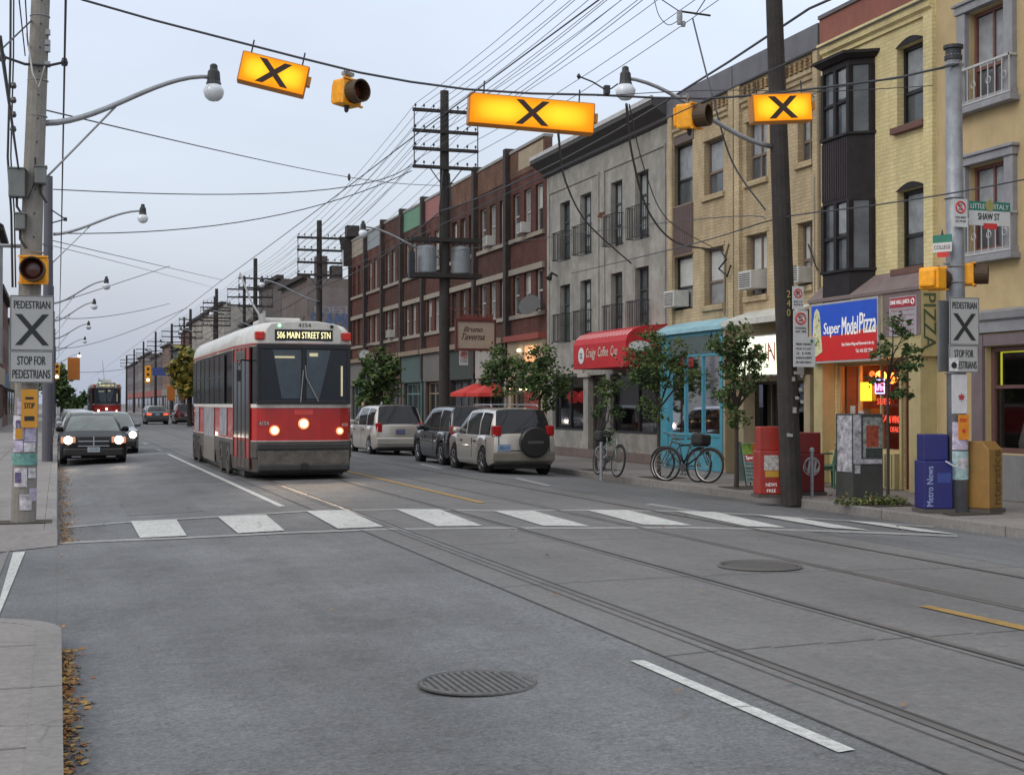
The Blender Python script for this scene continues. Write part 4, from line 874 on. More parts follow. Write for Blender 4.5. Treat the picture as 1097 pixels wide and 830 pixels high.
def tram():
    r = thing('streetcar', '', 'streetcar')
    mb = MB(); mb.loft([outline(z) for z in (1.0, 1.09, 1.70)]); mb.build('lower_body', tr_red, r)
    mb = MB(); mb.loft([outline(1.701, -.012), outline(1.78, -.012)]); mb.loft([outline(.985, -.012), outline(1.0, -.012), ]); mb.build('belt_strip', M('tram_belt', (.6, .58, .54), .4, dirt=.3), r)
    mb = MB(); mb.loft([outline(.30, .10), outline(.34, .03), outline(.62, .0), outline(.64, -.02), outline(.98, -.02), outline(.984, 0)]); mb.build('skirt', tr_grey, r)
    # bumper: dark block with ribbed panel
    mb = MB(); mb.box(-.98, .98, -.16, .1, .36, .5); mb.box(-1.0, 1.0, -.12, .1, .80, .95); mb.build('bumper', M('bumper_dk', (.03, .028, .027), .6, var=.3), r, bevel=.03)
    mb = MB()
    mb.box(-.97, .97, -.10, -.04, .5, .8)
    mb.build('bumper_grille', M('bumper_grille', (.11, .10, .088), .8, 0, var=.4, sc=6, dirt=.5, bump=.8, fine=60), r)
    mb = MB(); mb.box(-.06, .06, -.22, -.05, .4, .52); mb.build('coupler', black, r)
    # window band: interior box behind, pillars around
    mb = MB(); mb.loft([outline(z, .25) for z in (1.79, 2.98)]); mb.build('interior_core', M('tram_inside', (.02, .022, .024), .8, var=.4), r)
    G_ = MB(); W = [outline(1.781, .012), outline(2.99, .012)]
    G_.loft(W, caps=False); G_.build('window_band', M('tram_side_glass', (.02, .024, .026), .07, var=.3), r, fixn=True)
    # front glazing in black surround
    mb = MB()
    fw = lambda x: -.05+.0*abs(x)
    mb.box(-1.0, 1.0, -.125, .06, 1.782, 1.86); mb.box(-1.0, 1.0, -.125, .06, 2.95, 3.06); mb.box(-.035, .035, -.12, .05, 1.861, 2.949)
    for s in (-1, 1): mb.box(*sorted((s*.93, s*1.0)), -.12, .1, 1.861, 2.949)
    mb.build('windshield_frame', tr_blk, r, bevel=.012)
    wg = M('windscreen', (.05, .06, .065), .06, var=.15, spec=.8)
    mb = MB(); mb.quad((-.93, -.105, 1.861), (.93, -.105, 1.861), (.93, -.095, 2.949), (-.93, -.095, 2.949)); ws = mb.build('windshield', MGlass('tram_windscreen', (.8, .84, .85), .0), r, fixn=False)
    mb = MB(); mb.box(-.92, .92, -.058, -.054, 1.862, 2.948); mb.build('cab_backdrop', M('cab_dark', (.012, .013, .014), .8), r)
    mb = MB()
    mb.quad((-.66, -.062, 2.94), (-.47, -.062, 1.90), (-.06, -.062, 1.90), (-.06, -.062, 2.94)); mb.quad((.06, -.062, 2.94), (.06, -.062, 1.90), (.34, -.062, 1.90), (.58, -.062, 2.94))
    mb.build('cab_reflection', M('glass_reflection', (.17, .20, .22), .6, var=.15, sc=6), r, fixn=False)  # pale trapezoids: sky reflection in the windshield, painted as panels behind the glass
    mb = MB(); mb.box(-.62, -.2, -.07, -.064, 2.76, 2.80); mb.box(.12, .3, -.07, -.064, 2.8, 2.87); mb.box(.8, .84, -.07, -.064, 1.95, 2.6); mb.build('cab_light', M('cab_light', (.9, .8, .5), .5, emit=(1, .85, .5), es=.5), r)
    mb = MB(); mb.tube([(.3, -.15, 1.84), (.04, -.14, 2.35), (.02, -.14, 2.6)], .012, 5); mb.tube([(-.08, -.15, 1.82), (-.02, -.14, 2.5)], .012, 5); mb.build('wiper', M('wiper', (.25, .25, .25), .5), r)
    # roof
    ro = MB(); Z = [(3.0, -.01), (3.10, -.02), (3.22, 0.0), (3.36, .05), (3.46, .15), (3.53, .34), (3.56, .62), (3.57, .9)]
    ro.loft([outline(z, g) for z, g in Z]); rr = ro.build('roof', tr_white, r, smooth=True)
    mb = MB(); mb.loft([outline(3.035, -.022), outline(3.07, -.024)]); mb.build('roof_stripe', M('tram_redline', (.3, .02, .015), .5), r)
    # front sign housing
    mb = MB(); pts = [(-.80, 3.06), (.80, 3.06), (.80, 3.38), (.70, 3.49), (.3, 3.55), (-.3, 3.55), (-.70, 3.49), (-.80, 3.38)]
    frm = (V3((0, -.03, 0)), UX, UZ); mb.fpoly(frm, pts, -.5, .03); hd = mb.build('sign_housing', tr_white, r, bevel=.02)
    mb = MB(); mb.fbox(frm, -.62, .62, 3.13, 3.37, .03, .04); ds = mb.build('destination_sign', tr_blk, r)
    mb = MB(); txt(mb, '506 MAIN STREET STN', frm, -.57, 3.18, 1.14, .14, .043, 0, .002); mb.build('lettering', M('sign_text', (.9, .85, .45), .5, emit=(1, .92, .5), es=.9), ds, fixn=False)
    mb = MB(); txt(mb, '4154', frm, -.12, 3.42, .27, .085, .033, 0, .004); txt(mb, '4154', frm, -.98, 1.32, .2, .1, .05, 0, .004) ; mb.build('fleet_number', M('num_dark', (.08, .07, .06), .5), r, fixn=False)
    mb = MB(); txt(mb, '4154', frm, -.95, 1.33, .2, .085, .056, 0, .001); txt(mb, '4154', frm, .82, 1.30, .13, .075, .03, 0, .001); mb.build('fleet_number', M('num_pale', (.5, .42, .4), .5), r, fixn=False)
    for x in (-.98, .98):
        mb = MB(); s = 1 if x > 0 else -1; mb.box(*sorted((x-s*.15, x+s*.05)), -.045, .12, 3.15, 3.32); mb.build('marker_light', M('marker_red', (.5, .02, .01), .3), r, bevel=.02)
    mb = MB(); mb.lathe([(.03, 0), (.03, .02)], (-.52, -.06, 3.45), (0, -1, 0), 10); mb.build('green_light', M('led_green', (.2, 1, .3), .4, emit=(.3, 1, .45), es=3), r)
    mb = MB(); mb.lathe([(.04, 0), (.04, .02)], (.6, -.06, 3.44), (0, -1, 0), 10); mb.build('roof_lamp', black, r)
    # headlights
    hl = M('tram_headlight', (1, .9, .7), .3, emit=(1, .80, .55), es=7)
    for x, z, q in ((-.62, 1.22, .068), (0.0, 1.36, .078), (.78, 1.20, .042)):
        mb = MB(); mb.lathe([(q+.04, 0), (q+.04, .02), (q+.01, .04)], (x, -.045, z), (0, -1, 0), 18); h = mb.build('headlight', M('reflector_halo', (.6, .3, .15), .3, emit=(1, .30, .08), es=1.1), r)  # bowl round the lens emits orange to draw the lamp's halo
        mb = MB(); mb.lathe([(q, 0), (q*.8, .012), (q*.3, .02)], (x, -.087, z), (0, -1, 0), 16); mb.build('lens', hl, h)
    mb = MB(); mb.box(-.2, .2, -.062, -.04, 1.55, 1.66); mb.build('route_plate', M('plate_red', (.6, .06, .05), .5), r)
    # side windows, doors (left = -x side seen from the front)
    for s in (-1, 1):
        X = s*1.252
        for i in range(7):
            y = 3.75+i*1.16
            mb = MB(); a, b = y, y+1.0
            mb.box(*sorted((X, X+s*.012)), a-.08, a, 1.79, 2.96); mb.box(*sorted((X, X+s*.012)), a, b+.08, 2.42, 2.45)
            f = mb.build('side_window', tr_blk, r)
            mb = MB(); mb.quad((X+s*.004, a, 1.80), (X+s*.004, b, 1.80), (X+s*.004, b, 2.95), (X+s*.004, a, 2.95)); mb.build('pane', [pane_a, M('tram_pane', (.05, .065, .07), .08, var=.5, sc=2)][i % 2], f, fixn=False)
    def side_frame(y): # point on tapered left flank
        P = [(1.06, .2), (1.17, 1.1), (1.23, 1.9), (1.24, 2.4)]
        for (a, b), (c, d) in zip(P, P[1:]):
            if b <= y <= d: return a+(c-a)*(y-b)/(d-b)
        return 1.24
    p0 = V3((-side_frame(.28)-.02, .28, 0)); p1 = V3((-side_frame(1.85)-.02, 1.85, 0)); U = (p0-p1).normalized(); fd = (p1, U, UZ); L = (p0-p1).length
    mb = MB(); mb.fbox(fd, 0, L, .42, 3.0, 0, .012); dr = mb.build('door', M('door_red2', (.30, .012, .01), .4, dirt=.2), r)
    mb = MB()
    for j in range(4): u = .04+j*(L-.04)/4; mb.fbox(fd, u, u+(L-.16)/4-.02, 1.05, 2.72, .013, .02); 
    mb.build('door_pane', pane_a, dr)
    mb = MB()
    for j in range(5): u = .0+j*(L-.03)/4; mb.fbox(fd, u, u+.03, .42, 3.0, .0125, .03)
    mb.fbox(fd, 0, L, .40, .62, .0126, .024); mb.build('door_post', M('door_dark2', (.05, .035, .03), .5), dr)
    mb = MB(); mb.fbox(fd, .35, 1.2, 2.75, 2.95, .022, .04); txt(mb, '506 Main', fd, .4, 2.78, .7, .12, .045); mb.build('side_sign', M('sidesign', (.09, .09, .08), .5), dr)
    # adverts + skirt panels + trucks
    mb = MB()
    mb.box(-1.262, -1.25, 3.2, 4.6, 1.04, 1.69); mb.box(-1.262, -1.25, 6.0, 8.4, .95, 1.69); mb.box(-1.262, -1.25, 9.9, 11.0, 1.04, 1.69); mb.build('side_advert', M('advert', (.24, .24, .26), .5, var=.5, sc=2.5), r)
    mb = MB(); mb.box(-1.255, -1.245, 8.4, 8.6, .5, 1.69); mb.box(-1.268, -1.25, 5.8, 8.5, .34, .95); mb.build('side_panel', M('side_panel', (.17, .16, .145), .5, .3, dirt=.4), r)
    for yc in (3.6, 10.6):
        for s in (-1, 1):
            mb = MB(); mb.box(*sorted((s*1.10, s*1.262)), yc-1.12, yc+1.12, .27, .90); tk = mb.build('truck', M('truck_dark', (.02, .018, .016), .8, var=.4), r)
            for dy in (-.75, .65):
                mb = MB(); mb.lathe([(.33, -.1), (.33, -.01), (.31, .0), (.22, .003), (.2, -.03), (.08, -.03), (.06, .006)], (s*1.272, yc+dy, .50), (s, 0, 0), 24); mb.build('wheel', M('steel_wheel', (.06, .05, .04), .5, .6), tk)
    mb = MB(); mb.box(-1.1, 1.1, 1.2, 12.8, .2, .45); mb.build('underframe', tr_blk, r)
    # roof gear
    mb = MB(); mb.box(-.45, .45, 3.0, 4.8, 3.56, 3.80); mb.box(-.5, .5, 6.4, 9.4, 3.56, 3.72); mb.build('roof_box', tr_white, r, bevel=.05)
    mb = MB(); mb.box(-.55, -.5, 2.2, 3.0, 3.56, 3.86); mb.box(-.55, -.5, 2.2, 2.24, 3.56, 3.9); mb.build('roof_grille', M('roof_grille', (.3, .3, .3), .5), r)
    mb = MB(); mb.lathe([(.2, 0), (.15, .15)], (0, 6.0, 3.72), n=12); mb.tube([(0, 6.0, 3.85), (0, 8.5, 4.55), (0, 11.0, 5.55)], .03, 6); mb.build('trolley_pole', M('tpole', (.2, .2, .2), .5), r)
    mb = MB(); mb.tube([(-1.0, .3, 2.7), (-1.32, .1, 2.72), (-1.36, .05, 2.6)], .018, 5); mb.fbox((V3((-1.36, .03, 2.38)), UX, UZ), -.05, .05, -.12, .12, -.02, .02); mb.build('mirror', tr_blk, r)
    return r
T1 = tram(); T1['label'] = 'red and white streetcar with lit headlights approaching the crosswalk, 506 on its sign'; T1['group'] = 'streetcars on the street'
T1.location = (5.0, 29.9, crown(5)-.16); 
T2 = copy_tree(T1); T2.location = (3.75, 118, crown(4)-.16); T2['label'] = 'distant streetcar with three lit headlights far behind the black sedan'
for o in [T2]+kids(T2):
    pass
# ---------------------------------------------------------------- cars (local: front +y, centre of footprint)
def tyre(parent, x, y, R, w_=.2, rimm=None, s=1):
    mb = MB(); mb.lathe([(R*.62, 0), (R*.93, 0), (R, w_*.2), (R, w_*.8), (R*.93, w_), (R*.62, w_)], (x-s*w_+0, y, R), (s, 0, 0), 24)
    t = mb.build('wheel', rubber, parent, smooth=False)
    mb = MB(); mb.lathe([(R*.64, -.005), (R*.60, .004), (R*.5, -.03), (R*.15, -.02), (R*.12, .0)], (x, y, R), (s, 0, 0), 18)
    for k in range(5):
        a = k*math.pi*2/5; c = V3((x-s*.004, y, R)); d = V3((0, math.cos(a), math.sin(a))); mb.tube([c+d*R*.12, c+d*R*.6], [.03, .022], 5)
    mb.build('rim', rimm or M('alloy', (.42, .42, .43), .35, .8), t)
def car(label, L, W, H, paint_, belt, hood, cab, roofw=.74, wb=None, R=.33, sill=.22, style='sedan', deck=None, group=None, trim=None, cat='car', name='parked_car', nose=.0):
    """cab: (y rear base, y rear top, y front top, y front base)"""
    r = thing(name, label, cat, (0, 0, 0), group); hl_ = L/2; hw = W/2; wb = wb or L*.6; fa, ra = wb/2+.05, -wb/2+.05
    yb0, yt0, yt1, yb1 = cab; st = []
    def ztop(y):
        if y > yb1: t = (y-yb1)/(hl_-yb1); return belt-(belt-hood)*t**1.4 - (.10 if t > .93 else 0)
        if y < yb0: t = (yb0-y)/(yb0+hl_) if yb0 > -hl_+.02 else 0; return belt-(belt-(deck or belt))*min(1, t*3)-(.08 if t > .95 else 0)
        return belt
    n = 46; ys = [-hl_+L*k/n for k in range(n+1)]; ys = [-hl_+.0, -hl_+.03, -hl_+.09]+[y for y in ys if -hl_+.12 < y < hl_-.12]+[hl_-.09, hl_-.03, hl_]
    rings = []
    for y in ys:
        e = min(1, (hl_-abs(y))/.55); k = math.sqrt(max(0, 1-(1-e)**2)); w_ = hw*(.74+.26*k) if y > 0 else hw*(.84+.16*k)
        zt = ztop(y); zb = sill+(.10*(1-min(1, (hl_-abs(y))/.35)))
        for yc in (fa, ra):
            q = (R+.07)**2-(y-yc)**2
            if q > 0: zb_ = R+math.sqrt(q)-.02; arch = zb_
            else: arch = 0
            zb = max(zb, arch) if arch else zb
        zm = max((zb+zt)/2+.05, zb+.02)
        half = [(w_*.55, zb if zb < R else zb), (w_*.94, zb), (w_*.995, min(zb+.1, zm)), (w_, zm), (w_*.985, max(zt-.14, zm+.01)), (w_*.95, zt-.04), (w_*.86, zt), (w_*.4, zt+.02)]
        rings.append([(a, y, b) for a, b in half]+[(-a, y, b) for a, b in reversed(half)])
    mb = MB(); mb.loft(rings); body = mb.build('body', paint_, r, smooth=True)
    sm = body.modifiers.new('e', 'EDGE_SPLIT'); sm.split_angle = math.radians(38)
    mb = MB(); mb.box(-hw*.8, hw*.8, -hl_+.25, hl_-.25, .18, R*2+.05); mb.build('underbody', black, r)
    bw = hw*.925; tw = hw*roofw; zb, zt = belt-.02, H-.02
    A = [(yb0, bw*.94, zb), (yt0, tw*.97, zt-.03), (yt1, tw, zt-.03), (yb1, bw*.96, zb)]
    gm = M('car_glass', (.012, .014, .016), .05, var=.1, spec=.4); gmf = M('car_windscreen', (.11, .13, .12), .06, var=.3, sc=2, spec=.55)  # windscreen base colour lightened and mottled to stand for reflections in the glass
    def P(i, s): y, x, z = A[i]; return V3((s*x, y, z))
    suv = style != 'sedan'
    ya = sorted(set([yb0+(yb1-yb0)*k/36 for k in range(37)]+[yt0, yt1, yt0+.1, yt1-.1]))
    def hgt(y):
        if y >= yt1: t = (yb1-y)/(yb1-yt1); return t*(1.22-.22*t)
        if y <= yt0: t = (y-yb0)/max(yt0-yb0, .01); return t*(1.22-.22*t)
        return 1
    rows = []
    for y in ya:
        f = hgt(y); q = (y-(yt0+yt1)/2)/((yt1-yt0)/2+.01); z = zb+(zt-zb)*f-(.035*q*q if f >= 1 else .035)*f
        e0 = bw*(.965+.035*(1-abs((y-(yb0+yb1)/2)/((yb1-yb0)/2))**3)); ew = e0*(1-f)+tw*f; m_ = e0*.55+ew*.45+.02*f
        half = [(e0, zb), (m_, zb+(z-zb)*.5), (ew+.01*f, z-.085*f), (ew*.93, z-.025*f), (ew*.84, z), (ew*.45, z+.02*f)]
        rows.append([V3((a_, y, b_)) for a_, b_ in half]+[V3((0, y, z+.026*f))]+[V3((-a_, y, b_)) for a_, b_ in reversed(half)])
    parts = {k: MB() for k in ('roof', 'windshield', 'rear_window', 'sl', 'sr')}
    nc = len(rows[0])
    for i in range(len(rows)-1):
        ym = (ya[i]+ya[i+1])/2
        for j in range(nc-1):
            side = j in (0, 1) or j in (nc-3, nc-2); k = 'roof'; centre = 3 <= j <= nc-5
            if centre and ym > yt1: k = 'windshield'
            elif centre and ym < yt0: k = 'rear_window'
            elif side:
                t_ = (ym-yb0)/(yb1-yb0); pb = [.36, .70] if suv else [.47]
                if not (any(abs(t_-p_) < .013 for p_ in pb) or t_ < (.08 if suv else .16) or t_ > .93): k = 'sl' if j > 5 else 'sr'
            parts[k].quad(rows[i][j], rows[i+1][j], rows[i+1][j+1], rows[i][j+1])
    for k, nm, m_ in (('roof', 'roof', paint_), ('windshield', 'windshield', gmf), ('rear_window', 'rear_window', gm), ('sl', 'side_window', gm), ('sr', 'side_window', gm)):
        if parts[k].f: SPLIT.discard(nm); parts[k].build(nm, m_, r, smooth=True)
    for s in (-1, 1):
        for yc in (fa, ra):
            tyre(r, s*(hw-.015), yc, R, .21, None, s)
        mb = MB(); c = P(3, s)+V3((s*.10, -.22, .08)); mb.lathe([(.02, -.11), (.075, -.08), (.085, .05), (.05, .1)], c, (s, -.1, 0), 10); mb.build('mirror', paint_, r)
        for yd in (yb0+(yb1-yb0)*.12, yb0+(yb1-yb0)*.5, yb1-.05):
            mb = MB(); mb.box(*sorted((s*(hw*.99), s*(hw+.003))), yd-.006, yd+.006, sill+.18, belt-.1); mb.build('door_seam', black, r)
        for yd in (yb0+(yb1-yb0)*.42, yb0+(yb1-yb0)*.8):
            mb = MB(); mb.box(*sorted((s*hw*.985, s*(hw+.02))), yd-.1, yd+.06, belt-.2, belt-.165); mb.build('door_handle', trim or dkmetal, r)
    return r, dict(hl=hl_, hw=hw, P=P, belt=belt, tw=tw)
def rear_kit(r, d, tz, th, tw_, plate_z=.85, lit=False, bump=(.36, .62), bm=None, platec=(.4, .45, .6), tx=None):
    hl_, hw = d['hl'], d['hw']; fr_ = (V3((0, -hl_, 0)), UX, UZ)
    for s in (-1, 1):
        mb = MB(); x0, x1 = sorted((s*(hw*.845-tw_), s*hw*.845)); mb.fbox(fr_, x0, x1, tz, tz+th, -.2, .012)
        mb.box(*sorted((s*hw*.83, s*hw*.90)), -hl_+.03, -hl_+.2, tz, tz+th)
        mb.build('tail_light', M('tail_lit', (.6, .02, .01), .3, emit=(1, .08, .03), es=2.5) if lit else M('tail_red', (.33, .008, .008), .25, var=.1), r, bevel=.02)
    mb = MB(); mb.fbox(fr_, -hw*.89, hw*.89, bump[0], bump[1], -.12, .07); mb.build('bumper', bm or M('bumper_grey', (.07, .07, .07), .6), r, bevel=.04)
    px = tx if tx is not None else 0
    mb = MB(); mb.fbox(fr_, px-.16, px+.16, plate_z-.08, plate_z+.08, .02, .035); pl_ = mb.build('license_plate', M('plate_%d' % int(platec[2]*100), platec, .5), r)
    mb = MB(); txt(mb, 'ABKL 318', fr_, px-.13, plate_z-.04, .26, .07, .038); mb.build('lettering', M('plate_blue', (.03, .06, .25), .5), pl_, fixn=False)
def front_kit(r, d, z=.68, lit=True, grille=True, es=14):
    hl_, hw = d['hl'], d['hw']; fr_ = (V3((0, hl_, 0)), -UX, UZ)
    for s in (-1, 1):
        mb = MB(); x = s*hw*.74; mb.fbox(fr_, x-.2, x+.2, z-.09, z+.09, -.25, .0); h = mb.build('headlight', M('lamp_case_lit', (.3, .2, .15), .2, emit=(1, .36, .14), es=.5) if lit else M('lamp_case', (.3, .3, .32), .2), r, bevel=.03)
        mb = MB(); mb.lathe([(.115, 0), (.09, .012), (.02, .02)], (s*hw*.74, hl_+.003, z), (0, 1, 0), 14); mb.build('lens', M('head_lens', (1, .93, .8), .3, emit=(1, .86, .72), es=es if lit else .0), h)
    if grille:
        mb = MB(); mb.fbox(fr_, -.42, .42, z-.16, z+.1, -.1, .01); gr = mb.build('grille', black, r, bevel=.02)
        mb = MB(); mb.fbox(fr_, -.42, .42, z-.045, z-.015, .011, .03); mb.fbox(fr_, -.018, .018, z-.16, z+.1, .0305, .034)
        mb.fbox(fr_, -.43, .43, z-.18, z-.155, .011, .03); mb.build('grille_bar', chrome, gr)
    mb = MB(); mb.fbox(fr_, -hw*.88, hw*.88, .26, .50, -.15, .03); mb.build('bumper', M('bumper_black', (.015, .013, .012), .4), r, bevel=.05)
    mb = MB(); mb.fbox(fr_, -.17, .17, .38, .52, .03, .045); pl_ = mb.build('license_plate', M('plate_45', (.32, .36, .36), .5), r)
    mb = MB(); txt(mb, 'AJTH 204', fr_, -.13, .41, .26, .07, .048); mb.build('lettering', M('plate_blue', (.03, .06, .25), .5), pl_, fixn=False)
    mb = MB(); mb.fbox(fr_, -.6, -.35, .24, .26, .02, .04); mb.fbox(fr_, .35, .6, .24, .26, .02, .04); mb.build('lower_grille', chrome, r)
cp = lambda n, c, **k: M(n, c, .28, .35, var=.04, coat=.8, **k)
p_black = M('paint_black', (.010, .0095, .009), .45, 0, var=.04, spec=.14); p_silver = cp('paint_champagne', (.52, .49, .44)); p_van = cp('paint_beige', (.47, .44, .40)); p_dk = cp('paint_charcoal', (.022, .026, .031)); p_grey = cp('paint_grey', (.13, .14, .15)); p_red = cp('paint_maroon', (.12, .02, .02)); p_lt = cp('paint_light', (.32, .33, .34)); p_brown = cp('paint_brown', (.09, .06, .05))
# compact SUV with spare wheel on its tailgate
r, d = car('champagne compact SUV with covered spare wheel on its tailgate parked at the kerb', 4.05, 1.74, 1.66, p_silver, 1.02, .90, (-2.0, -1.68, .3, 1.15), .76, 2.55, .35, .26, 'suv', 1.02, 'cars parked along the right kerb')
rear_kit(r, d, .98, .25, .15, .70, bump=(.36, .60), bm=M('bumper_champ', (.17, .155, .125), .5), platec=(.2, .3, .42), tx=-.52)
fr_ = (V3((0, -2.025, 0)), UX, UZ)
mb = MB(); mb.lathe([(.36, 0), (.375, .04), (.375, .16), (.34, .2), (.1, .21)], (.22, -2.03, .83), (0, -1, 0), 30); sw = mb.build('spare_wheel_cover', M('cover_black', (.014, .014, .015), .4), r)
fs_ = (V3((0, -2.243, 0)), UX, UZ); mb = MB(); mb.fbox(fs_, .02, .42, .80, .86, 0, .002); mb.build('cover_badge', M('badge', (.07, .07, .07), .4), sw)
mb = MB()
for s in (-1, 1): mb.tube([(s*.6, -1.3, 1.68), (s*.6, -1.2, 1.73), (s*.61, .2, 1.73), (s*.61, .3, 1.68)], .018, 6)
for y in (-.9, 0): mb.tube([(-.6, y, 1.74), (.6, y, 1.74)], .015, 6)
mb.build('roof_rack', steel, r)
mb = MB(); mb.fbox(fr_, -.62, .62, .62, .64, .0, .012); mb.fbox(fr_, .63, .65, .5, 1.0, .0, .01); mb.fbox(fr_, -.66, -.64, .5, 1.0, .0, .01); mb.build('tailgate_seam', black, r)
r.location = (10.75, 34.2, .03)
# dark SUV
r, d = car('dark charcoal SUV parked in front of the champagne one', 4.35, 1.78, 1.70, p_dk, 1.02, .92, (-2.1, -1.85, .3, 1.15), .79, 2.6, .35, .27, 'suv', 1.02, 'cars parked along the right kerb')
rear_kit(r, d, .85, .3, .13, .9); r.location = (10.95, 38.75, .03)
# minivan
r, d = car('beige minivan with wide rear window parked ahead of the dark SUV', 4.6, 1.80, 1.72, p_van, 1.06, .85, (-2.2, -1.85, .6, 1.65), .76, 2.9, .33, .24, 'suv', 1.06, 'cars parked along the right kerb')
rear_kit(r, d, .82, .30, .15, .83, bm=p_van, bump=(.40, .64), platec=(.12, .13, .2)); r.location = (10.8, 47.6, .03)
mb = MB(); mb.box(-.03, .03, -2.42, -2.37, 1.02, 1.06)
# black sedan, headlights on, facing the camera
r, d = car('black sedan with bright headlights driving towards the camera beside the left kerb', 5.0, 1.88, 1.44, p_black, .95, .74, (-1.75, -.95, .3, 1.2), .70, 3.0, .35, .18, 'sedan', 1.0, 'oncoming cars in the left lane', name='black_sedan')
front_kit(r, d, .72); r.rotation_euler.z = math.pi; r.location = (.98, 44.3, .03); sedan = r
for o in kids(r):
    if o.name.startswith('headlight'):
        pass
for x in (.3, 1.68):
    l = bpy.data.lights.new('headlamp', 'SPOT'); l.energy = 60; l.spot_size = math.radians(34); l.spot_blend = .8; l.color = (1, .82, .62); l.shadow_soft_size = .08
    lo = bpy.data.objects.new('headlamp', l); S.collection.objects.link(lo); lo.location = (x, 41.7, .75); lo.rotation_euler = (math.radians(82), 0, math.pi)
for x, z in ((4.38, 1.38), (5.0, 1.5), (5.78, 1.36)):
    l = bpy.data.lights.new('tram_lamp', 'SPOT'); l.energy = 60; l.spot_size = math.radians(70); l.spot_blend = .9; l.color = (1, .78, .55); l.shadow_soft_size = .08
    lo = bpy.data.objects.new('tram_lamp', l); S.collection.objects.link(lo); lo.location = (x, 29.72, z); lo.rotation_euler = (math.radians(72), 0, math.pi)
# parked row / queue on the left
base_s, d = car('silver grey car close behind the black sedan, partly hidden', 4.5, 1.78, 1.45, p_grey, .95, .8, (-1.8, -1.1, .3, 1.1), .72, 2.65, .32, .2, 'sedan', .95, 'oncoming cars in the left lane', name='parked_car')
front_kit(base_s, d, .68, lit=False); base_s.rotation_euler.z = math.pi; base_s.location = (1.75, 51.2, .06)
def recolor(root, mat):
    for o in kids(root):
        if o.name.split('.')[0] in ('body', 'roof', 'mirror'):
            o.data = o.data.copy(); o.data.materials[0] = mat
for (x, y, m_, l) in ((.95, 58, p_lt, 'pale silver car parked behind the black sedan on the left'), (.95, 65, p_dk, 'charcoal car parked third in the row on the left'), (.9, 72, p_grey, 'mid grey car parked further back in the row on the left'), (.9, 82, p_lt, 'light car at the far end of the row on the left')):
    c = copy_tree(base_s); c.location = (x, y, .03); c['label'] = l; recolor(c, m_)
# distant sedan driving away, tail lights on
r, d = car('distant dark sedan driving away with red tail lights on', 4.6, 1.8, 1.44, p_grey, .95, .82, (-1.7, -1.0, .4, 1.2), .70, 2.7, .33, .2, 'sedan', .98, None, name='distant_sedan')
rear_kit(r, d, .72, .14, .3, .78, lit=True); r.location = (7.35, 114, crown(7.3))
r, d = car('dark maroon SUV parked far down the right kerb', 4.5, 1.8, 1.72, p_red, 1.02, .9, (-2.1, -1.85, .4, 1.2), .82, 2.6, .36, .27, 'suv', 1.02, 'cars parked far down the right kerb')
rear_kit(r, d, .95, .2, .12, .8, lit=False); r.location = (9.9, 118, .06)
c = copy_tree(r); c.location = (10.7, 109, .04); c['label'] = 'dark brown SUV parked far down the right kerb, nearest the tram'; recolor(c, p_brown)
for (x, y, m_, l) in ((9.3, 150, p_dk, 'tiny dark car parked very far down the right kerb'), (3.5, 165, p_grey, 'tiny oncoming car just right of the distant streetcar')):
    c = copy_tree(base_s); c.location = (x, y, .1); c['label'] = l; c['group'] = 'tiny distant cars'; recolor(c, m_)
lampbulb(thing('car_headlight_glow', 'tiny lit headlight of a car far down the street', 'headlight', (5.1, 158, .7)), (5.1, 158, .8), .22, (1, .85, .7), 6, 'lens')
# ---------------------------------------------------------------- poles, lamps, wires
wood = M('pole_wood', (.030, .026, .024), .9, var=.35, sc=3, dirt=.3, bump=.6, fine=25); conc = M('pole_concrete', (.24, .225, .20), .85, var=.15, sc=4, dirt=.4, bump=.5, fine=50)
porc = M('insulator', (.05, .045, .05), .3); globem = M('lamp_globe', (.62, .66, .70), .15, var=.15, sc=6, spec=.8)
globelit = M('lamp_globe_lit', (1, .95, .8), .3, emit=(1, .92, .75), es=3.5)
def street_lamp(label, P0, P1, lit=False, group='street lamps on curved arms', brace=True, gr=.15):
    """P0 arm root on the pole, P1 lamp end"""
    P0 = V3(P0); P1 = V3(P1); r = thing('street_lamp', label, 'street lamp', P0, group)
    d = P1-P0; pts = []
    for k in range(15):
        t = k/14; s = t*t*(3-2*t); pts.append(P0+V3((d.x*t, d.y*t, d.z*(s*.85+.15*math.sin(t*math.pi/2)))))
    mb = MB(); mb.tube(pts, [.045-.015*k/14 for k in range(15)], 7); am = mb.build('arm', steel, r, smooth=True)
    if brace:
        mb = MB(); mb.tube([P0-V3((0, 0, .8)), pts[6]], .016, 5); mb.build('brace', steel, am)
    mb = MB(); mb.lathe([(.03, .34), (.055, .32), (.06, .26), (.09, .22), (.10, .08), (.115, .04)][::-1], P1-V3((0, 0, .14)), n=12)
    mb.tube([P1-V3((d.x*.03, 0, 0)), P1+V3((.02, 0, 0))], .04, 6); mb.build('lamp_head', dkmetal if not lit else dkmetal, r)
    c = P1-V3((0, 0, .24)); mb = MB(); mb.lathe([(.01, -gr*.82), (gr*.5, -gr*.72), (gr*.85, -gr*.42), (gr, -.0), (gr*1.02, .05), (gr*.7, .13)], c, n=16); mb.build('globe', globelit if lit else globem, r, smooth=True)
    return r
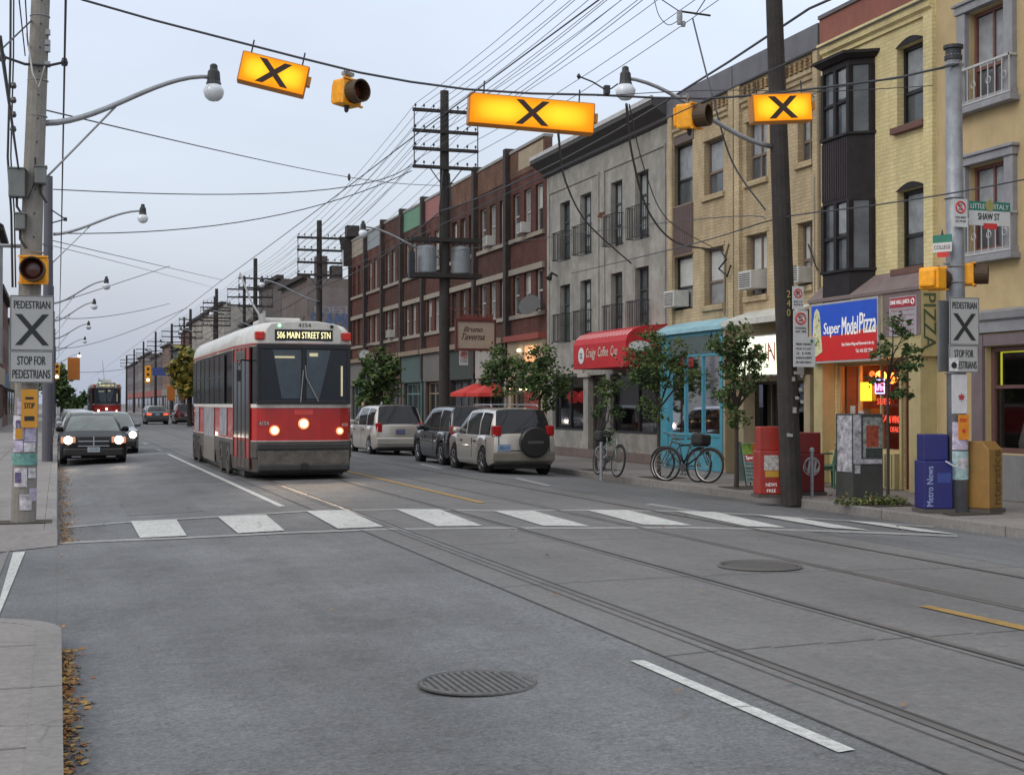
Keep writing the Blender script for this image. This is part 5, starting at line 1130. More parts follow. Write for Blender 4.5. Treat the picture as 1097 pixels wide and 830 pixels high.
def utility_pole(x, y, top, label, arms=(), armw=2.3, r0=.17, r1=.12, group='utility poles down the right pavement', lean=0, ins=True, mat=None, base=.15):
    r = thing('utility_pole', label, 'utility pole', (x, y, base), group)
    mb = MB(); n = 6; mb.tube([V3((x+lean*k/n, y, base-.1+(top-base+.1)*k/n)) for k in range(n+1)], [r0+(r1-r0)*k/n for k in range(n+1)], 12); mb.build('pole', mat or wood, r)
    for i, z in enumerate(arms):
        xx = x+lean*(z/top); mb = MB(); mb.box(xx-armw/2, xx+armw/2, y-.22, y-.12, z-.055, z+.055); a = mb.build('crossarm', wood, r)
        if ins:
            for o_ in (-1, -.72, -.4, .4, .72, 1):
                mb = MB(); mb.lathe([(.012, 0), (.012, .06), (.035, .065), (.04, .11), (.02, .15)], (xx+o_*armw/2*.92, y-.17, z+.055), n=6); mb.build('insulator', porc, a)
    if len(arms) > 1:
        for s in (-1, 1): mb = MB(); mb.box(x+s*armw/2*.97-.018, x+s*armw/2*.97+.018, y-.235, y-.221, arms[-1]-.05, arms[0]+.05); mb.build('vertical_strut', dkmetal, r)
        for s in (-1, 1): mb = MB(); mb.tube([(x+lean*.8, y-.15, arms[-1]-.75), (x+s*.55+lean*.8, y-.2, arms[-1]-.05)], .02, 5); mb.build('brace', dkmetal, r)
    return r
# dark wood pole carrying the near right lamp
PY = 21.6; PX = onY(848, 530, PY).x
up1 = utility_pole(PX, PY, 12.4, 'dark wooden utility pole beside the red newspaper box, number 240 in yellow', arms=(11.7, 11.1, 10.5, 9.9), r0=.185, r1=.125, lean=-.45)
mb = MB(); frp = (V3((onY(839, 345, PY).x, PY-.185, 0)), UX, UZ)
for ch, zz in (('2', 3.62), ('4', 3.46), ('0', 3.3)): txt(mb, ch, frp, -.03, zz, .07, .12, .0)
mb.build('pole_number', M('yellow_digits', (.45, .36, .08), .6), up1, fixn=False)
rx = random.Random(2)
for k in range(9):
    mb = MB(); a = rx.uniform(-.17, .12); z = rx.uniform(1.2, 2.3); mb.box(PX+a-.04, PX+a+rx.uniform(.0, .04), PY-.205, PY-.198, z, z+rx.uniform(.04, .1)); mb.build('paper_scrap', M('paper_scrap', (.35, .34, .32), .8, var=.3), up1)
pB = onY(826, 157, PY); pE = onY(670, 84, PY)
street_lamp('street lamp with round glass globe on the dark pole by the crosswalk beacon', pB, pE, brace=False, gr=.165)
# transformer pole
X2, Y2 = 12.5, 46
a2 = [onY(482, q, Y2).z for q in (121, 143, 162, 181)]
up2 = utility_pole(X2, Y2, onY(480, 98, Y2).z, 'tall utility pole with four crossarms and two transformers beside the hanging cafe sign', arms=a2, r0=.2, r1=.15)
for q in (258, 296):
    z = onY(482, q, Y2).z; mb = MB(); mb.box(X2-1.25, X2+1.25, Y2-.32, Y2-.18, z-.07, z+.07); mb.box(X2-1.25, X2+1.25, Y2+.18, Y2+.32, z-.07, z+.07); mb.build('platform_beam', wood, up2)
for s in (-.62, .58):
    z = onY(482, 296, Y2).z+.08; mb = MB(); mb.lathe([(.31, 0), (.33, .04), (.33, .86), (.30, .92), (.1, .96)], (X2+s, Y2-.0, z), n=20); tr = mb.build('transformer', M('transformer', (.22, .25, .27), .6, var=.15, dirt=.3), up2, smooth=False)
    for o_ in (-.12, .12): mb = MB(); mb.lathe([(.035, 0), (.05, .05), (.03, .1), (.045, .15), (.02, .22)], (X2+s+o_, Y2, z+.94), n=8); mb.build('bushing', porc, tr)
mb = MB(); mb.tube([(X2-.1, Y2-.2, 9.7), (X2-.24, Y2-.24, 8.4), (X2-.2, Y2-.22, 7.4)], .03, 6); mb.tube([(X2+.12, Y2-.2, 9.6), (X2+.2, Y2-.22, 8.0)], .025, 6); mb.build('conduit', dkmetal, up2)
mb = MB(); mb.box(X2-1.3, X2-1.1, Y2-.3, Y2-.1, 6.0, 6.9); mb.build('switch_box', dkmetal, up2)
street_lamp('street lamp on a long curved arm from the transformer pole', onY(478, 277, Y2), onY(389, 243, Y2), brace=False)
mb = MB(); p = onY(447, 273, Y2); mb.tube([p, onY(409, 280, Y2-1)], .012, 5)
yy = 70
for i in range(9):
    z = 11.2
    label = ['third utility pole with four crossarms behind the tram roof', 'fourth utility pole, crossarms in front of the dark corner building', 'utility pole in front of the pale blank building, first of two', 'utility pole in front of the pale blank building, farther one', 'utility pole just left of the pale blank building', 'slim distant utility pole with crossarms, far down the pavement', 'far utility pole near the far traffic signals', 'second last utility pole down the street', 'last tiny utility pole down the street'][i]
    arms = [z-1.1-.62*k for k in range(4)]
    x_ = 12.5-.0*i
    utility_pole(x_, yy, z+.15*((i*3) % 4)-.2, label, arms=arms if i < 7 else arms[:3], ins=i < 4, r0=.19, r1=.13)
    if i < 5:
        lb = ['street lamp reaching from the third utility pole over the tram', 'street lamp in front of the dark corner building', 'street lamp before the pale blank building', 'small street lamp beyond the pale blank building', 'tiny street lamp far down the right side'][i]
        street_lamp(lb, (x_, yy-.2, 6.9), (x_-2.9, yy-.2, 7.9), lit=False, brace=False)
    yy += 24 if i < 4 else 28
# second thinner poles among them
for i, (yq, l) in enumerate(((107, 'thin extra utility pole between the dark buildings'), (128, 'thin utility pole with crossarms behind the yellow green tree'), (160, 'thin extra pole with crossarms deep in the street'))):
    utility_pole(13.4, yq, 11.4, l, arms=(10.4, 9.8, 9.2), ins=False, r0=.15, r1=.11, armw=2.6)
# left concrete pole
LX, LY = -.45, 20.6
cp_ = thing('concrete_pole', 'big weathered concrete pole covered with posters on the left pavement', 'pole', (LX, LY, .15))
pts = [V3((LX, LY, .1)), V3((LX+.05, LY, 2.5)), V3((LX+.12, LY, 5)), V3((LX+.24, LY, 8.6)), V3((LX+.29, LY, 10.2))]
mb = MB(); mb.tube(pts, [.172, .158, .142, .12, .112], 14); mb.build('pole', conc, cp_, smooth=False)
mb = MB()
for k in range(26): z = .8+k*.33; x = LX+.24*z/8.6; mb.lathe([(.012, 0), (.012, .004)], (x+.01, LY-(.174-.0065*z), z), (0, -1, 0), 8)
mb.build('step_hole', black, cp_)
mb = MB()
for z in (1.9, 3.9, 5.8, 6.3, 7.2): mb.ring((LX+.027*z, LY, z), .176-.0062*z, .008, (0, 0, 1), 20, 4)
mb.build('steel_band', steel, cp_)
boxm = M('pole_box', (.17, .18, .17), .6, dirt=.3)
for (a, b, c, e, l) in ((9, 27, 182, 211, 'grey_box'), (16, 27, 230, 246, 'grey_box'), (37, 50, 180, 197, 'grey_box')):
    p = onY(a, e, LY-.2); q = onY(b, c, LY-.2); mb = MB(); mb.box(p.x, q.x, LY-.28, LY-.05, p.z, q.z); o_ = mb.build('equipment_box', boxm, cp_, bevel=.015)
    mb = MB(); mb.box(p.x-.01, q.x+.01, LY-.29, LY-.04, q.z+.001, q.z+.02); mb.build('box_lid', boxm, o_)
    mb = MB(); mb.tube([((p.x+q.x)/2, LY-.15, p.z), ((p.x+q.x)/2, LY-.15, p.z-.12), ((p.x+q.x)/2+.08, LY-.2, p.z-.25)], .02, 6); mb.build('cable_gland', black, o_)
mb = MB()
for k, (dx, r_) in enumerate(((-.19, .018), (-.15, .012))):
    mb.tube([(LX+dx, LY-.1, 8.4), (LX+dx+.0, LY-.12, 6.6), (LX+dx-.03, LY-.1, 5.2), (LX+dx+.02, LY-.1, 4.4), (LX+dx+.04, LY-.1, 3.4)], r_, 6)
mb.tube([(LX-.05, LY-.17, 5.0), (LX-.1, LY-.2, 4.75), (LX+.05, LY-.2, 4.62), (LX+.15, LY-.17, 4.9), (LX+.14, LY-.17, 5.2)], .012, 5)
mb.build('riser_cable', black, cp_)
for z in (5.55, 5.75, 5.95, 6.15): mb = MB(); mb.lathe([(.03, 0), (.045, .03), (.03, .08)], (LX-.21+.06, LY-.1, z), n=8); mb.build('spool_insulator', porc, cp_)
for i, q in enumerate((36, 47, 54, 70)):
    z = onY(48, q, LY).z; xp = onY(46, q, LY).x; mb = MB(); mb.box(xp, xp+.10, LY-.1, LY-.02, z-.035, z+.035); mb.build('bracket', steel, cp_)
zb = onY(60, 68, LY).z; xa = onY(3, 68, LY).x; xb = onY(69, 69, LY).x
mb = MB(); mb.tube([(xa, LY-.1, zb+.02), (LX+.0, LY-.16, zb-.08), (LX+.3, LY-.16, zb-.08), (xb, LY-.1, zb)], .02, 6); mb.lathe([(.04, -.05), (.05, 0), (.03, .06)], (xa, LY-.1, zb), n=8); mb.lathe([(.04, -.05), (.05, 0), (.03, .06)], (xb, LY-.1, zb), n=8); mb.build('cable_bracket', dkmetal, cp_)
mb = MB(); mb.tube([(LX+.02, LY-.16, zb+.35), (LX+.1, LY-.2, zb-.2), (LX+.18, LY-.22, zb-.4), (LX+.26, LY-.2, zb-.1)], .012, 5); mb.build('loop_cable', M('cable_pale', (.5, .5, .5), .5), cp_)
mb = MB(); q = onY(-30, 262, LY); q2 = onY(26, 264, LY); mb.tube([q, q2], .03, 6); mb.build('side_rod', steel, cp_)
street_lamp('nearest street lamp on a long S curved arm from the concrete pole', onY(47, 132, LY), onY(229, 83, LY+.6), gr=.15)
# posters wrapped on the pole
postm = [M('poster_%d' % k, c, .7, var=.5, sc=14) for k, c in enumerate([(.5, .48, .5), (.4, .36, .48), (.12, .27, .24), (.42, .4, .42), (.1, .08, .18)])]
def wrap(parent, cx, cy, R, a0, a1, z0, z1, mat, name='poster', n=6):
    mb = MB()
    for i in range(n):
        t0 = math.radians(a0+(a1-a0)*i/n); t1 = math.radians(a0+(a1-a0)*(i+1)/n)
        mb.quad((cx+R*math.cos(t0), cy+R*math.sin(t0), z0), (cx+R*math.cos(t1), cy+R*math.sin(t1), z0), (cx+R*math.cos(t1), cy+R*math.sin(t1), z1), (cx+R*math.cos(t0), cy+R*math.sin(t0), z1))
    return mb.build(name, mat, parent, fixn=False)
for a0, a1, z0, z1, k in ((-150, -95, 1.15, 1.48, 0), (-92, -35, 1.12, 1.45, 1), (-150, -98, .98, 1.14, 1), (-95, -40, .98, 1.11, 0), (-160, -25, .80, .96, 2), (-140, -80, .50, .76, 3), (-135, -105, .56, .7, 4), (-75, -35, .62, .76, 0), (-130, -110, 1.2, 1.42, 4), (-125, -70, 1.5, 1.72, 1), (-112, -60, .18, .4, 3), (-70, -30, .3, .48, 1)):
    wrap(cp_, LX+.02, LY, .176+.002*k+(0.003 if k == 4 else 0), a0, a1, z0+.15, z1+.15, postm[k])
# second (dark steel) pole + far left poles with lamps
sp2 = utility_pole(-.28, 42, onY(52, 189, 42).z, 'dark steel pole right behind the concrete pole', r0=.15, r1=.12, group=None, mat=M('steel_pole', (.085, .085, .105), .6, dirt=.3))
mb = MB(); q = onY(50, 222, 42)
for px, py in ((70, 235), ): p_ = onY(px, py, 42); mb.tube([V3((q.x, 41.9, q.z)), p_], .02, 5); mb.tube([V3((q.x, 41.9, q.z-.5)), p_], .02, 5); mb.lathe([(.05, -.05), (.05, .05)], p_, n=6)
mb.build('wire_bracket', dkmetal, sp2)
street_lamp('second street lamp on the left, arm starting at the dark steel pole', onY(57, 251, 42), onY(153, 226, 42))
for (py_, yq, px, l, lit) in ((301, 62, 114, 'third street lamp on the left side', False), (324, 76, 101, 'fourth street lamp on the left side', False), (347, 97, 95, 'fifth small street lamp on the left side', False), (363, 120, 91, 'sixth tiny street lamp on the left side', False), (379, 155, 85, 'last tiny street lamp on the left, switched on', True)):
    lp = onY(px, py_, yq); x0 = -.3; utility_pole(x0, yq, lp.z+.8, 'slim pole of the '+l.replace(', switched on', ', the lit one'), r0=.12, r1=.09, group='slim poles along the left kerb', mat=_m['steel_pole'])
    street_lamp(l, (x0+.1, yq, lp.z-1.0), lp, lit=lit, gr=.17)
# ---- wires
def wire(label, pts, r=.012, sag=0, group=None, name='overhead_wire', cat='wire', n=14):
    P = [V3(p) for p in pts]
    if 3 <= len(P) <= 7:      # smooth curve through the points
        Q = [P[0]]+P+[P[-1]]; O_ = []
        for i in range(1, len(Q)-2):
            a, b, c, d = Q[i-1:i+3]
            for k in range(6):
                t = k/6; O_.append(.5*((2*b)+(c-a)*t+(2*a-5*b+4*c-d)*t*t+(3*b-a-3*c+d)*t**3))
        P = O_+[P[-1]]
    if len(P) == 2:
        a, b = P; P = [a.lerp(b, k/n)-V3((0, 0, sag*4*(k/n)*(1-k/n))) for k in range(n+1)]
    mb = MB(); mb.tube(P, r, 5); o_ = mb.build(name, wirem); tag(o_, label, cat, group); return o_
def spanwire(label, xs, zs, yk, r, group, sag=.35):
    P = []
    for (x0, y0, z0), (x1, y1, z1) in zip(yk, yk[1:]):
        for k in range(8):
            t = k/8; P.append(V3((x0+(x1-x0)*t, y0+(y1-y0)*t, z0+(z1-z0)*t-sag*4*t*(1-t))))
    P.append(V3(yk[-1])); return wire(label, P, r, group=group)
ylist = [-4, PY, 46, 70, 94, 118, 142, 166, 194]
for ai in range(4):
    for o_ in ((-1, -.72, -.4, .72) if ai < 3 else (-1, .4)):
        kn = []
        for i, y in enumerate(ylist):
            z = (11.7-.6*ai if i < 2 else (a2[ai] if i == 2 else 10.1-.62*ai)); kn.append((12.5+o_*1.06+(-.3 if i == 1 else 0), y-.17, z+.2))
        spanwire('thin parallel line strung between the crossarms of the right utility poles', None, None, kn, .0085, 'parallel lines between the right utility poles', .25)
# heavier cable bundle on the same route
kn = [(12.3, y-.3, z) for y, z in zip(ylist, (8.9, 8.6, 8.3, 7.6, 7.6, 7.6, 7.6, 7.6, 7.6))]; spanwire('thick cable bundle slung below the crossarms of the right poles', None, None, kn, .024, None, .4)
# trolley contact wires
for x, l in ((5.0, 'trolley contact wire above the near tram track'), (8.0, 'trolley contact wire above the far tram track')):
    spanwire(l, None, None, [(x, y, 5.75) for y in (-8, 20, 46, 75, 105, 140, 180, 240)], .009, None, .03)
# left kerb cables
def lk(px0, py0, x, l, yend=130):
    p = onY(px0, py0, LY); wire(l, [V3((p.x, -6, p.z+.2)), V3((p.x, LY-.1, p.z)), V3((p.x, 42, p.z-.35)), V3((p.x, 75, p.z-.4)), V3((p.x, yend, p.z-.5))], .016)
lk(69, 69, 0, 'dark cable running along the left kerb, held right of the concrete pole'); lk(3, 68, 0, 'dark cable along the left pavement, held left of the concrete pole', 41)
wire('dark cable rising from the grey box at far left', [onY(20, 182, LY), onY(0, 40, 9)], .014)
for k, (a, b, ll) in enumerate((((27, 60), (20, -5), 'left'), ((30, 50), (27, -5), 'right'))): wire('thin cable dropping to the top of the concrete pole, the %s one of two' % ll, [onY(*a, LY), onY(*b, 17)], .009, group='cables dropping to the concrete pole')
wire('thin guy cable going up left from the concrete pole', [onY(34, 22, LY), onY(-12, 66, 17)], .012)
cross = [(((48, 118), LY), ((374, 190), 46), ((480, 199), 46), .012, 'long cross wire from the concrete pole to the transformer pole', .0),
 (((57, 203), 42), ((330, 205), 44), ((441, 176), 46), .016, 'sagging cross wire ending at the transformer pole crossarms', 0),
 (((57, 250), 42), ((280, 234), 44), ((441, 183), 46), .016, 'lower cross wire sagging over the tram towards the transformer pole', 0),
 (((57, 258), 42), ((160, 282), 60), ((238, 300), 94), .013, 'cross wire from the steel pole to the far poles', 0),
 (((57, 266), 42), ((115, 278), 52), ((228, 308), 118), .01, 'thin lower cross wire from the steel pole to the far poles', 0),
 (((60, 340), 76), ((120, 338), 90), ((182, 325), 118), .02, 'cross wire over the far streetcar, upper one', 0),
 (((60, 372), 120), ((110, 365), 118), ((200, 330), 118), .022, 'cross wire over the far streetcar, rising right', 0),
 (((60, 325), 62), ((100, 312), 70), ((182, 285), 94), .02, 'cross wire rising from the third lamp to the far crossarms', 0),
 (((60, 395), 120), ((110, 398), 120), ((190, 385), 118), .02, 'cross wire carrying the far traffic signals', 0),
 (((480, 270), 46), ((700, 240), 30), ((820, 235), PY), .01, 'thin line along the facades from the transformer pole', 0)]
for (a, ya), (b, yb), (c, yc), r_, l, _ in cross:
    A, B, C_ = onY(*a, ya), onY(*b, yb), onY(*c, yc); P = []
    for k in range(17):
        t = k/16; P.append(A*(2*(t-.5)*(t-1))+B*(-4*t*(t-1))+C_*(2*t*(t-.5)))
    wire(l, P, r_)
mb = MB(); mb.lathe([(.02, -.12), (.05, -.06), (.05, .06), (.02, .12)], onY(374, 190, 46), n=8); tag(mb.build('wire_insulator', porc), 'small dark insulator on the long cross wire', 'insulator')
# crosswalk span wire
SPR = (12.95, 18.15)
def onspan(px, py):
    x = 6
    for _ in range(20):
        y = LY+(SPR[1]-LY)*(x-LX)/(SPR[0]-LX); p = onY(px, py, y); x = p.x
    return p
sp = [V3((LX+.15, LY, onY(40, -22, LY).z))]+[onspan(*q) for q in ((88, 0), (165, 22), (250, 44), (320, 62), (385, 78), (440, 88), (500, 96), (570, 100.5), (640, 102), (700, 105), (760, 106), (825, 101), (890, 93), (960, 84))]+[V3((SPR[0], SPR[1]-.14, onY(1024, 71, SPR[1]).z))]
wire('span cable carrying the crosswalk beacons across the street', sp, .018)
wire('second thin cable across the street ending at the right signal pole', [onspan(640, 103), onspan(760, 97), onspan(885, 98), onspan(1000, 92)], .007)
# lit crosswalk signs
def lit_mat(w_, h_):
    n_ = 'beacon_face_%d' % int(w_*100)
    m = bpy.data.materials.new(n_); m.use_nodes = True; t = m.node_tree; b = t.nodes['Principled BSDF']; tc = N('ShaderNodeTexCoord', t); s = N('ShaderNodeSeparateXYZ', t); t.links.new(tc.outputs['Object'], s.inputs[0])
    def mth(op, a, b2): 
        n = N('ShaderNodeMath', t, operation=op)
        for i, q in enumerate((a, b2)):
            if q is None: continue
            if isinstance(q, (int, float)): n.inputs[i].default_value = q
            else: t.links.new(q, n.inputs[i])
        return n.outputs[0]
    ax = mth('DIVIDE', mth('ABSOLUTE', s.outputs[0], None), w_/2); az = mth('DIVIDE', mth('ABSOLUTE', s.outputs[2], None), h_/2)
    fx = mth('SUBTRACT', 1, mth('POWER', ax, 5)); fz = mth('SUBTRACT', 1, mth('POWER', az, 2.2)); dip = mth('ADD', .55, mth('MULTIPLY', .45, mth('MINIMUM', mth('MULTIPLY', ax, 2.6), 1)))
    f = mth('MULTIPLY', mth('MULTIPLY', fx, fz), dip)
    r = N('ShaderNodeValToRGB', t); t.links.new(f, r.inputs[0]); e = r.color_ramp.elements; e[0].color = (.75, .16, .0, 1); e[1].color = (1, .78, .03, 1); e2 = e.new(.45); e2.color = (.98, .34, .004, 1)
    b.inputs['Base Color'].default_value = (.3, .14, .0, 1); t.links.new(r.outputs[0], b.inputs['Emission Color']); b.inputs['Emission Strength'].default_value = 1.0; b.inputs['Specular IOR Level'].default_value = .2
    return m
xm = M('cross_dark', (.035, .012, .004), .6)
def beacon(px, py, wpx, hpx, roll, label, yaw=0):
    c = onspan(px, py); D = (c-V3((0, 0, CH))).length*math.cos(math.atan((px-548.5)/FPX)); w_ = wpx*D/FPX; h_ = hpx*D/FPX
    r = thing('crosswalk_beacon', label, 'beacon sign', c, 'lit crosswalk beacon signs on the span cable'); r.location = (0, 0, 0)
    mb = MB(); mb.box(-w_/2, w_/2, -.02, .20, -h_/2, h_/2); cs = mb.build('housing', M('beacon_case', (.32, .14, .02), .5, emit=(1, .3, .0), es=.06, dirt=.2), r, bevel=.02)
    fr_ = (V3((0, -.02, 0)), UX, UZ); mb = MB(); mb.fbox(fr_, -w_/2+.02, w_/2-.02, -h_/2+.02, h_/2-.02, .001, .012); mb.build('lit_face', lit_mat(w_, h_), r, bevel=0)
    mb = MB(); xmark(mb, fr_, 0, 0, h_*.82 if w_ < 1.3 else h_*.85, h_*.78, .11, .014, .02); mb.build('cross', xm, r)
    mb = MB()
    for x in (-w_*.38, w_*.38): mb.tube([(x, .09, h_/2), (x, .09, h_/2+.2)], .012, 5)
    mb.build('hanger', dkmetal, r)
    mb = MB(); mb.box(w_/2+.001, w_/2+.05, .0, .15, -.05, .08); mb.build('side_box', M('beacon_case', (.32, .14, .02), .5), r)
    r.location = c; r.rotation_euler = (0, math.radians(roll), math.radians(yaw)); return r
b1 = beacon(293, 79, 71, 32.5, 12, 'small lit orange beacon with dark X, leftmost, tilted with the cable', -8)
b2 = beacon(570, 121.5, 135, 33, 3, 'widest lit orange beacon with dark X in the middle of the cable', -8)
b3 = beacon(838, 115.5, 66, 30, -4, 'small lit orange beacon with dark X in front of the dark pole', -8)
def signal(label, c, yaw, roll=0, hang=True, size=.36, group='single yellow crosswalk signal heads'):
    r = thing('crosswalk_signal', label, 'signal', (0, 0, 0), group); s = size/2
    mb = MB(); mb.box(-s, s, -.0, .26, -s, s); mb.box(-s*.8, s*.8, .262, .32, -s*.8, s*.8); mb.build('housing', yellow, r, bevel=.03)
    mb = MB(); R = s*.86
    prof = [(R+.012, 0), (R+.012, .2), (R, .2), (R, 0.0)]
    mb.lathe([(R+.01, 0), (R+.01, .20), (R-.008, .20), (R-.008, .01)], (0, 0, 0), (0, -1, 0), 20); mb.build('visor', M('visor', (.055, .03, .012), .6), r)
    mb = MB(); mb.lathe([(R-.012, 0), (R*.6, .03), (.01, .045)], (0, -.011, 0), (0, -1, 0), 18); mb.build('lens', M('lens_off', (.10, .022, .012), .25, spec=.7), r)
    mb = MB(); mb.box(-s*1.06, s*1.06, -.02, .02, -s*1.06, -s*.93); mb.box(-s*1.06, s*1.06, -.02, .02, s*.93, s*1.06); mb.build('rim', yellow, r)
    if hang:
        mb = MB(); mb.tube([(0, .13, s), (0, .13, s+.16)], .025, 6); mb.box(-.08, .08, .08, .18, s+.08, s+.13); mb.tube([(-.07, .1, s), (-.1, .1, s+.14)], .008, 5); mb.build('hanger', steel, r)
        mb = MB(); mb.lathe([(.04, 0), (.03, -.08), (.01, -.1)], (.0, .12, -s), n=8); mb.build('drain_cap', black, r)
    r.location = c; r.rotation_euler = (0, math.radians(roll), math.radians(yaw)); return r
signal('yellow signal head hanging from the cable between the left and middle beacons', onspan(378, 99), 30, 4)
signal('yellow signal head hanging under the cable, left of the dark pole', onspan(746, 124.5), 42, -5)
signal('yellow signal head fixed on the concrete pole above the pedestrian sign', onY(35.5, 289, LY-.28), -4, 0, False, .37)
# right signal pole
rp = thing('signal_pole', 'grey steel signal pole with street signs and pedestrian sign on the right corner', 'pole', (SPR[0], SPR[1], .15))
galv = M('galv_pole', (.27, .285, .31), .5, .5, var=.2, sc=6, dirt=.2)
mb = MB(); mb.tube([(SPR[0]+.05, SPR[1], .12), (SPR[0], SPR[1], 7.1)], [.155, .12], 14); mb.build('pole', galv, rp, smooth=True)
mb = MB(); mb.lathe([(.135, 0), (.135, .06), (.12, .07), (.12, .16), (.15, .17), (.15, .22)], (SPR[0], SPR[1], 7.02), n=14); mb.build('pole_cap', dkmetal, rp)
mb = MB()
for q in (286, 303, 71, 213, 400): z = onY(1028, q, SPR[1]).z; mb.ring((SPR[0]+.01, SPR[1], z), .142, .012, (0, 0, 1), 18, 4)
mb.build('steel_band', steel, rp)
mb = MB(); zb = onY(1028, 302, SPR[1]).z; mb.tube([(SPR[0]-.3, SPR[1]-.02, zb-.02), (SPR[0]+.35, SPR[1]-.02, zb+.03)], .018, 6); zb = onY(1028, 285, SPR[1]).z; mb.tube([(SPR[0]-.2, SPR[1]-.02, zb+.02), (SPR[0]+.3, SPR[1]-.02, zb+.05)], .018, 6); mb.build('signal_bracket', steel, rp)
YS = SPR[1]-.02
signal('yellow signal head turned away, left side of the right signal pole', onY(1004, 299, YS), 115, 0, False, .33)
signal('yellow signal head with dark lens facing right, on the right signal pole', onY(1044, 294, YS), 50, 0, False, .33)
# ---- signs
sgrey = M('sign_grey', (.36, .365, .36), .55, var=.06, dirt=.12); sblk = M('sign_black', (.015, .015, .017), .5); swh = M('sign_plate_white', (.55, .56, .56), .5, var=.06, dirt=.15)
def plate(name, label, x0, x1, yt, yb_, Y, mat, cat='sign', t=.012, border=None, group=None):
    p = onY(x0, yb_, Y); q = onY(x1, yt, Y); w_, h_ = q.x-p.x, q.z-p.z
    r = thing(name, label, cat, (p.x, Y, p.z), group); fr_ = (V3((p.x, Y, p.z)), UX, UZ)
    mb = MB(); mb.fbox(fr_, 0, w_, 0, h_, -t, 0); mb.build('sign_plate', mat, r, bevel=.003)
    if border:
        mb = MB(); b = border[1]
        for a in ((b, w_-b, b, b+border[2]), (b, w_-b, h_-b-border[2], h_-b), (b, b+border[2], b+border[2], h_-b-border[2]), (w_-b-border[2], w_-b, b+border[2], h_-b-border[2])): mb.fbox(fr_, *a, .0005, .002)
        mb.build('border', border[0], r)
    return r, fr_, w_, h_
def ped(x0, x1, yt, ym, yb_, Y, where):
    r, f, w_, h_ = plate('pedestrian_sign', 'grey sign with black X reading PEDESTRIAN, '+where, x0, x1, yt, ym-.6, Y, sgrey, border=(sblk, .006, .008))
    mb = MB(); txt(mb, 'PEDESTRIAN', f, w_*.09, h_*.76, w_*.82, h_*.14, .003, 0, .0025); mb.build('lettering', sblk, r, fixn=False)
    mb = MB(); xmark(mb, f, w_/2, h_*.38, w_*.62, h_*.56, w_*.15, .001, .004); mb.build('cross', sblk, r)
    r2, f, w2, h2 = plate('pedestrian_sign', 'lower grey plate reading STOP FOR PEDESTRIANS, '+where, x0-.6, x1-.8, ym, yb_, Y, sgrey, border=(sblk, .006, .008))
    mb = MB(); txt(mb, 'STOP FOR', f, w2*.18, h2*.56, w2*.64, h2*.27, .003, 0, .0025); txt(mb, 'PEDESTRIANS', f, w2*.07, h2*.14, w2*.86, h2*.27, .003, 0, .0025); mb.build('lettering', sblk, r2, fixn=False)
    return r2, f, w2, h2
ped(10.5, 58, 317, 376, 410, LY-.26, 'on the left concrete pole')
r2, f, w2, h2 = ped(1017.5, 1049, 319, 370, 399, SPR[1]-.2, 'on the right signal pole')
mb = MB(); mb.fbox(f, .0, .16, .02, .22, .005, .008); st = mb.build('sticker', M('sticker', (.6, .6, .6), .6, var=.5, sc=18), r2); mb = MB(); mb.lathe([(.05, 0), (.05, .003)], f[0]+V3((.08, -.009, .11)), (0, -1, 0), 12); mb.build('sticker_figure', sblk, st)
p = onY(1005, 398, SPR[1]-.05); q = onY(1017, 322, SPR[1]-.05)
mb = MB(); mb.box(p.x, q.x, SPR[1]-.07, SPR[1]-.03, p.z, q.z); tag(mb.build('back_sign', M('sign_back', (.15, .155, .165), .5, .3), bevel=.01), 'plain grey back of a crossing sign seen edge on, left of the signal pole', 'sign')
def parkmark(mb, f, cu, cv, R): mb.ring(f[0]+f[1]*cu+f[2]*cv+f[1].cross(f[2])*.003, R, R*.16, f[1].cross(f[2]), 18, 4)
redp = M('print_red2', (.5, .03, .03), .5)
def parking(label, x0, x1, yt, yb_, Y, letter='P', lines=()):
    r, f, w_, h_ = plate('parking_sign', label, x0, x1, yt, yb_, Y, swh)
    mb = MB(); R = min(w_, h_)*.33; cv = h_*.70; parkmark(mb, f, w_/2, cv, R)
    k = R*.7; mb.fpoly(f, [(w_/2-k-.006, cv+k), (w_/2-k+.012, cv+k+.006), (w_/2+k+.006, cv-k), (w_/2+k-.012, cv-k-.006)], .006, .008); mb.build('ban_ring', redp, r)
    mb = MB(); txt(mb, letter, f, w_/2-R*.4, cv-R*.5, R*.8, R*1.0, .003, 0, .004)
    for i, s_ in enumerate(lines): txt(mb, s_, f, w_*.12, h_*(.30-.13*i), w_*.76, h_*.08, .003, 0, .001)
    mb.build('lettering', sblk, r, fixn=False); return r
YP = PY-.24
parking('white no parking sign, topmost of three on the dark pole', 849, 861, 307, 331.5, YP, 'P', ('8AM TO', '6PM'))
parking('white no stopping sign with red ring, middle of three on the dark pole', 850, 865.5, 333, 361, YP, 'S', ('STANDING', 'ANY TIME'))
r, f, w_, h_ = plate('parking_sign', 'white parking permit notice, lowest and widest on the dark pole', 850, 873.5, 361, 393, YP, swh)
mb = MB()
for i, s_ in enumerate(('PERMIT PARKING', 'MON TO SAT', '2 HR', '8:00AM-6:00PM', 'PAY AND DISPLAY')): txt(mb, s_, f, w_*.12, h_*(.72-.15*i), w_*.7, h_*.07, .003, 0, .001)
mb.build('lettering', sblk, r, fixn=False); mb = MB(); mb.lathe([(.03, 0), (.03, .003)], f[0]+V3((w_*.83, -.002, h_*.86)), (0, -1, 0), 12); mb.build('green_dot', M('green_dot', (.03, .2, .1), .5), r)
parking('white no stopping sign high on the right signal pole', 1021.5, 1036.5, 213.5, 243, SPR[1]-.19, 'S', ('TOW AWAY', 'ZONE'))
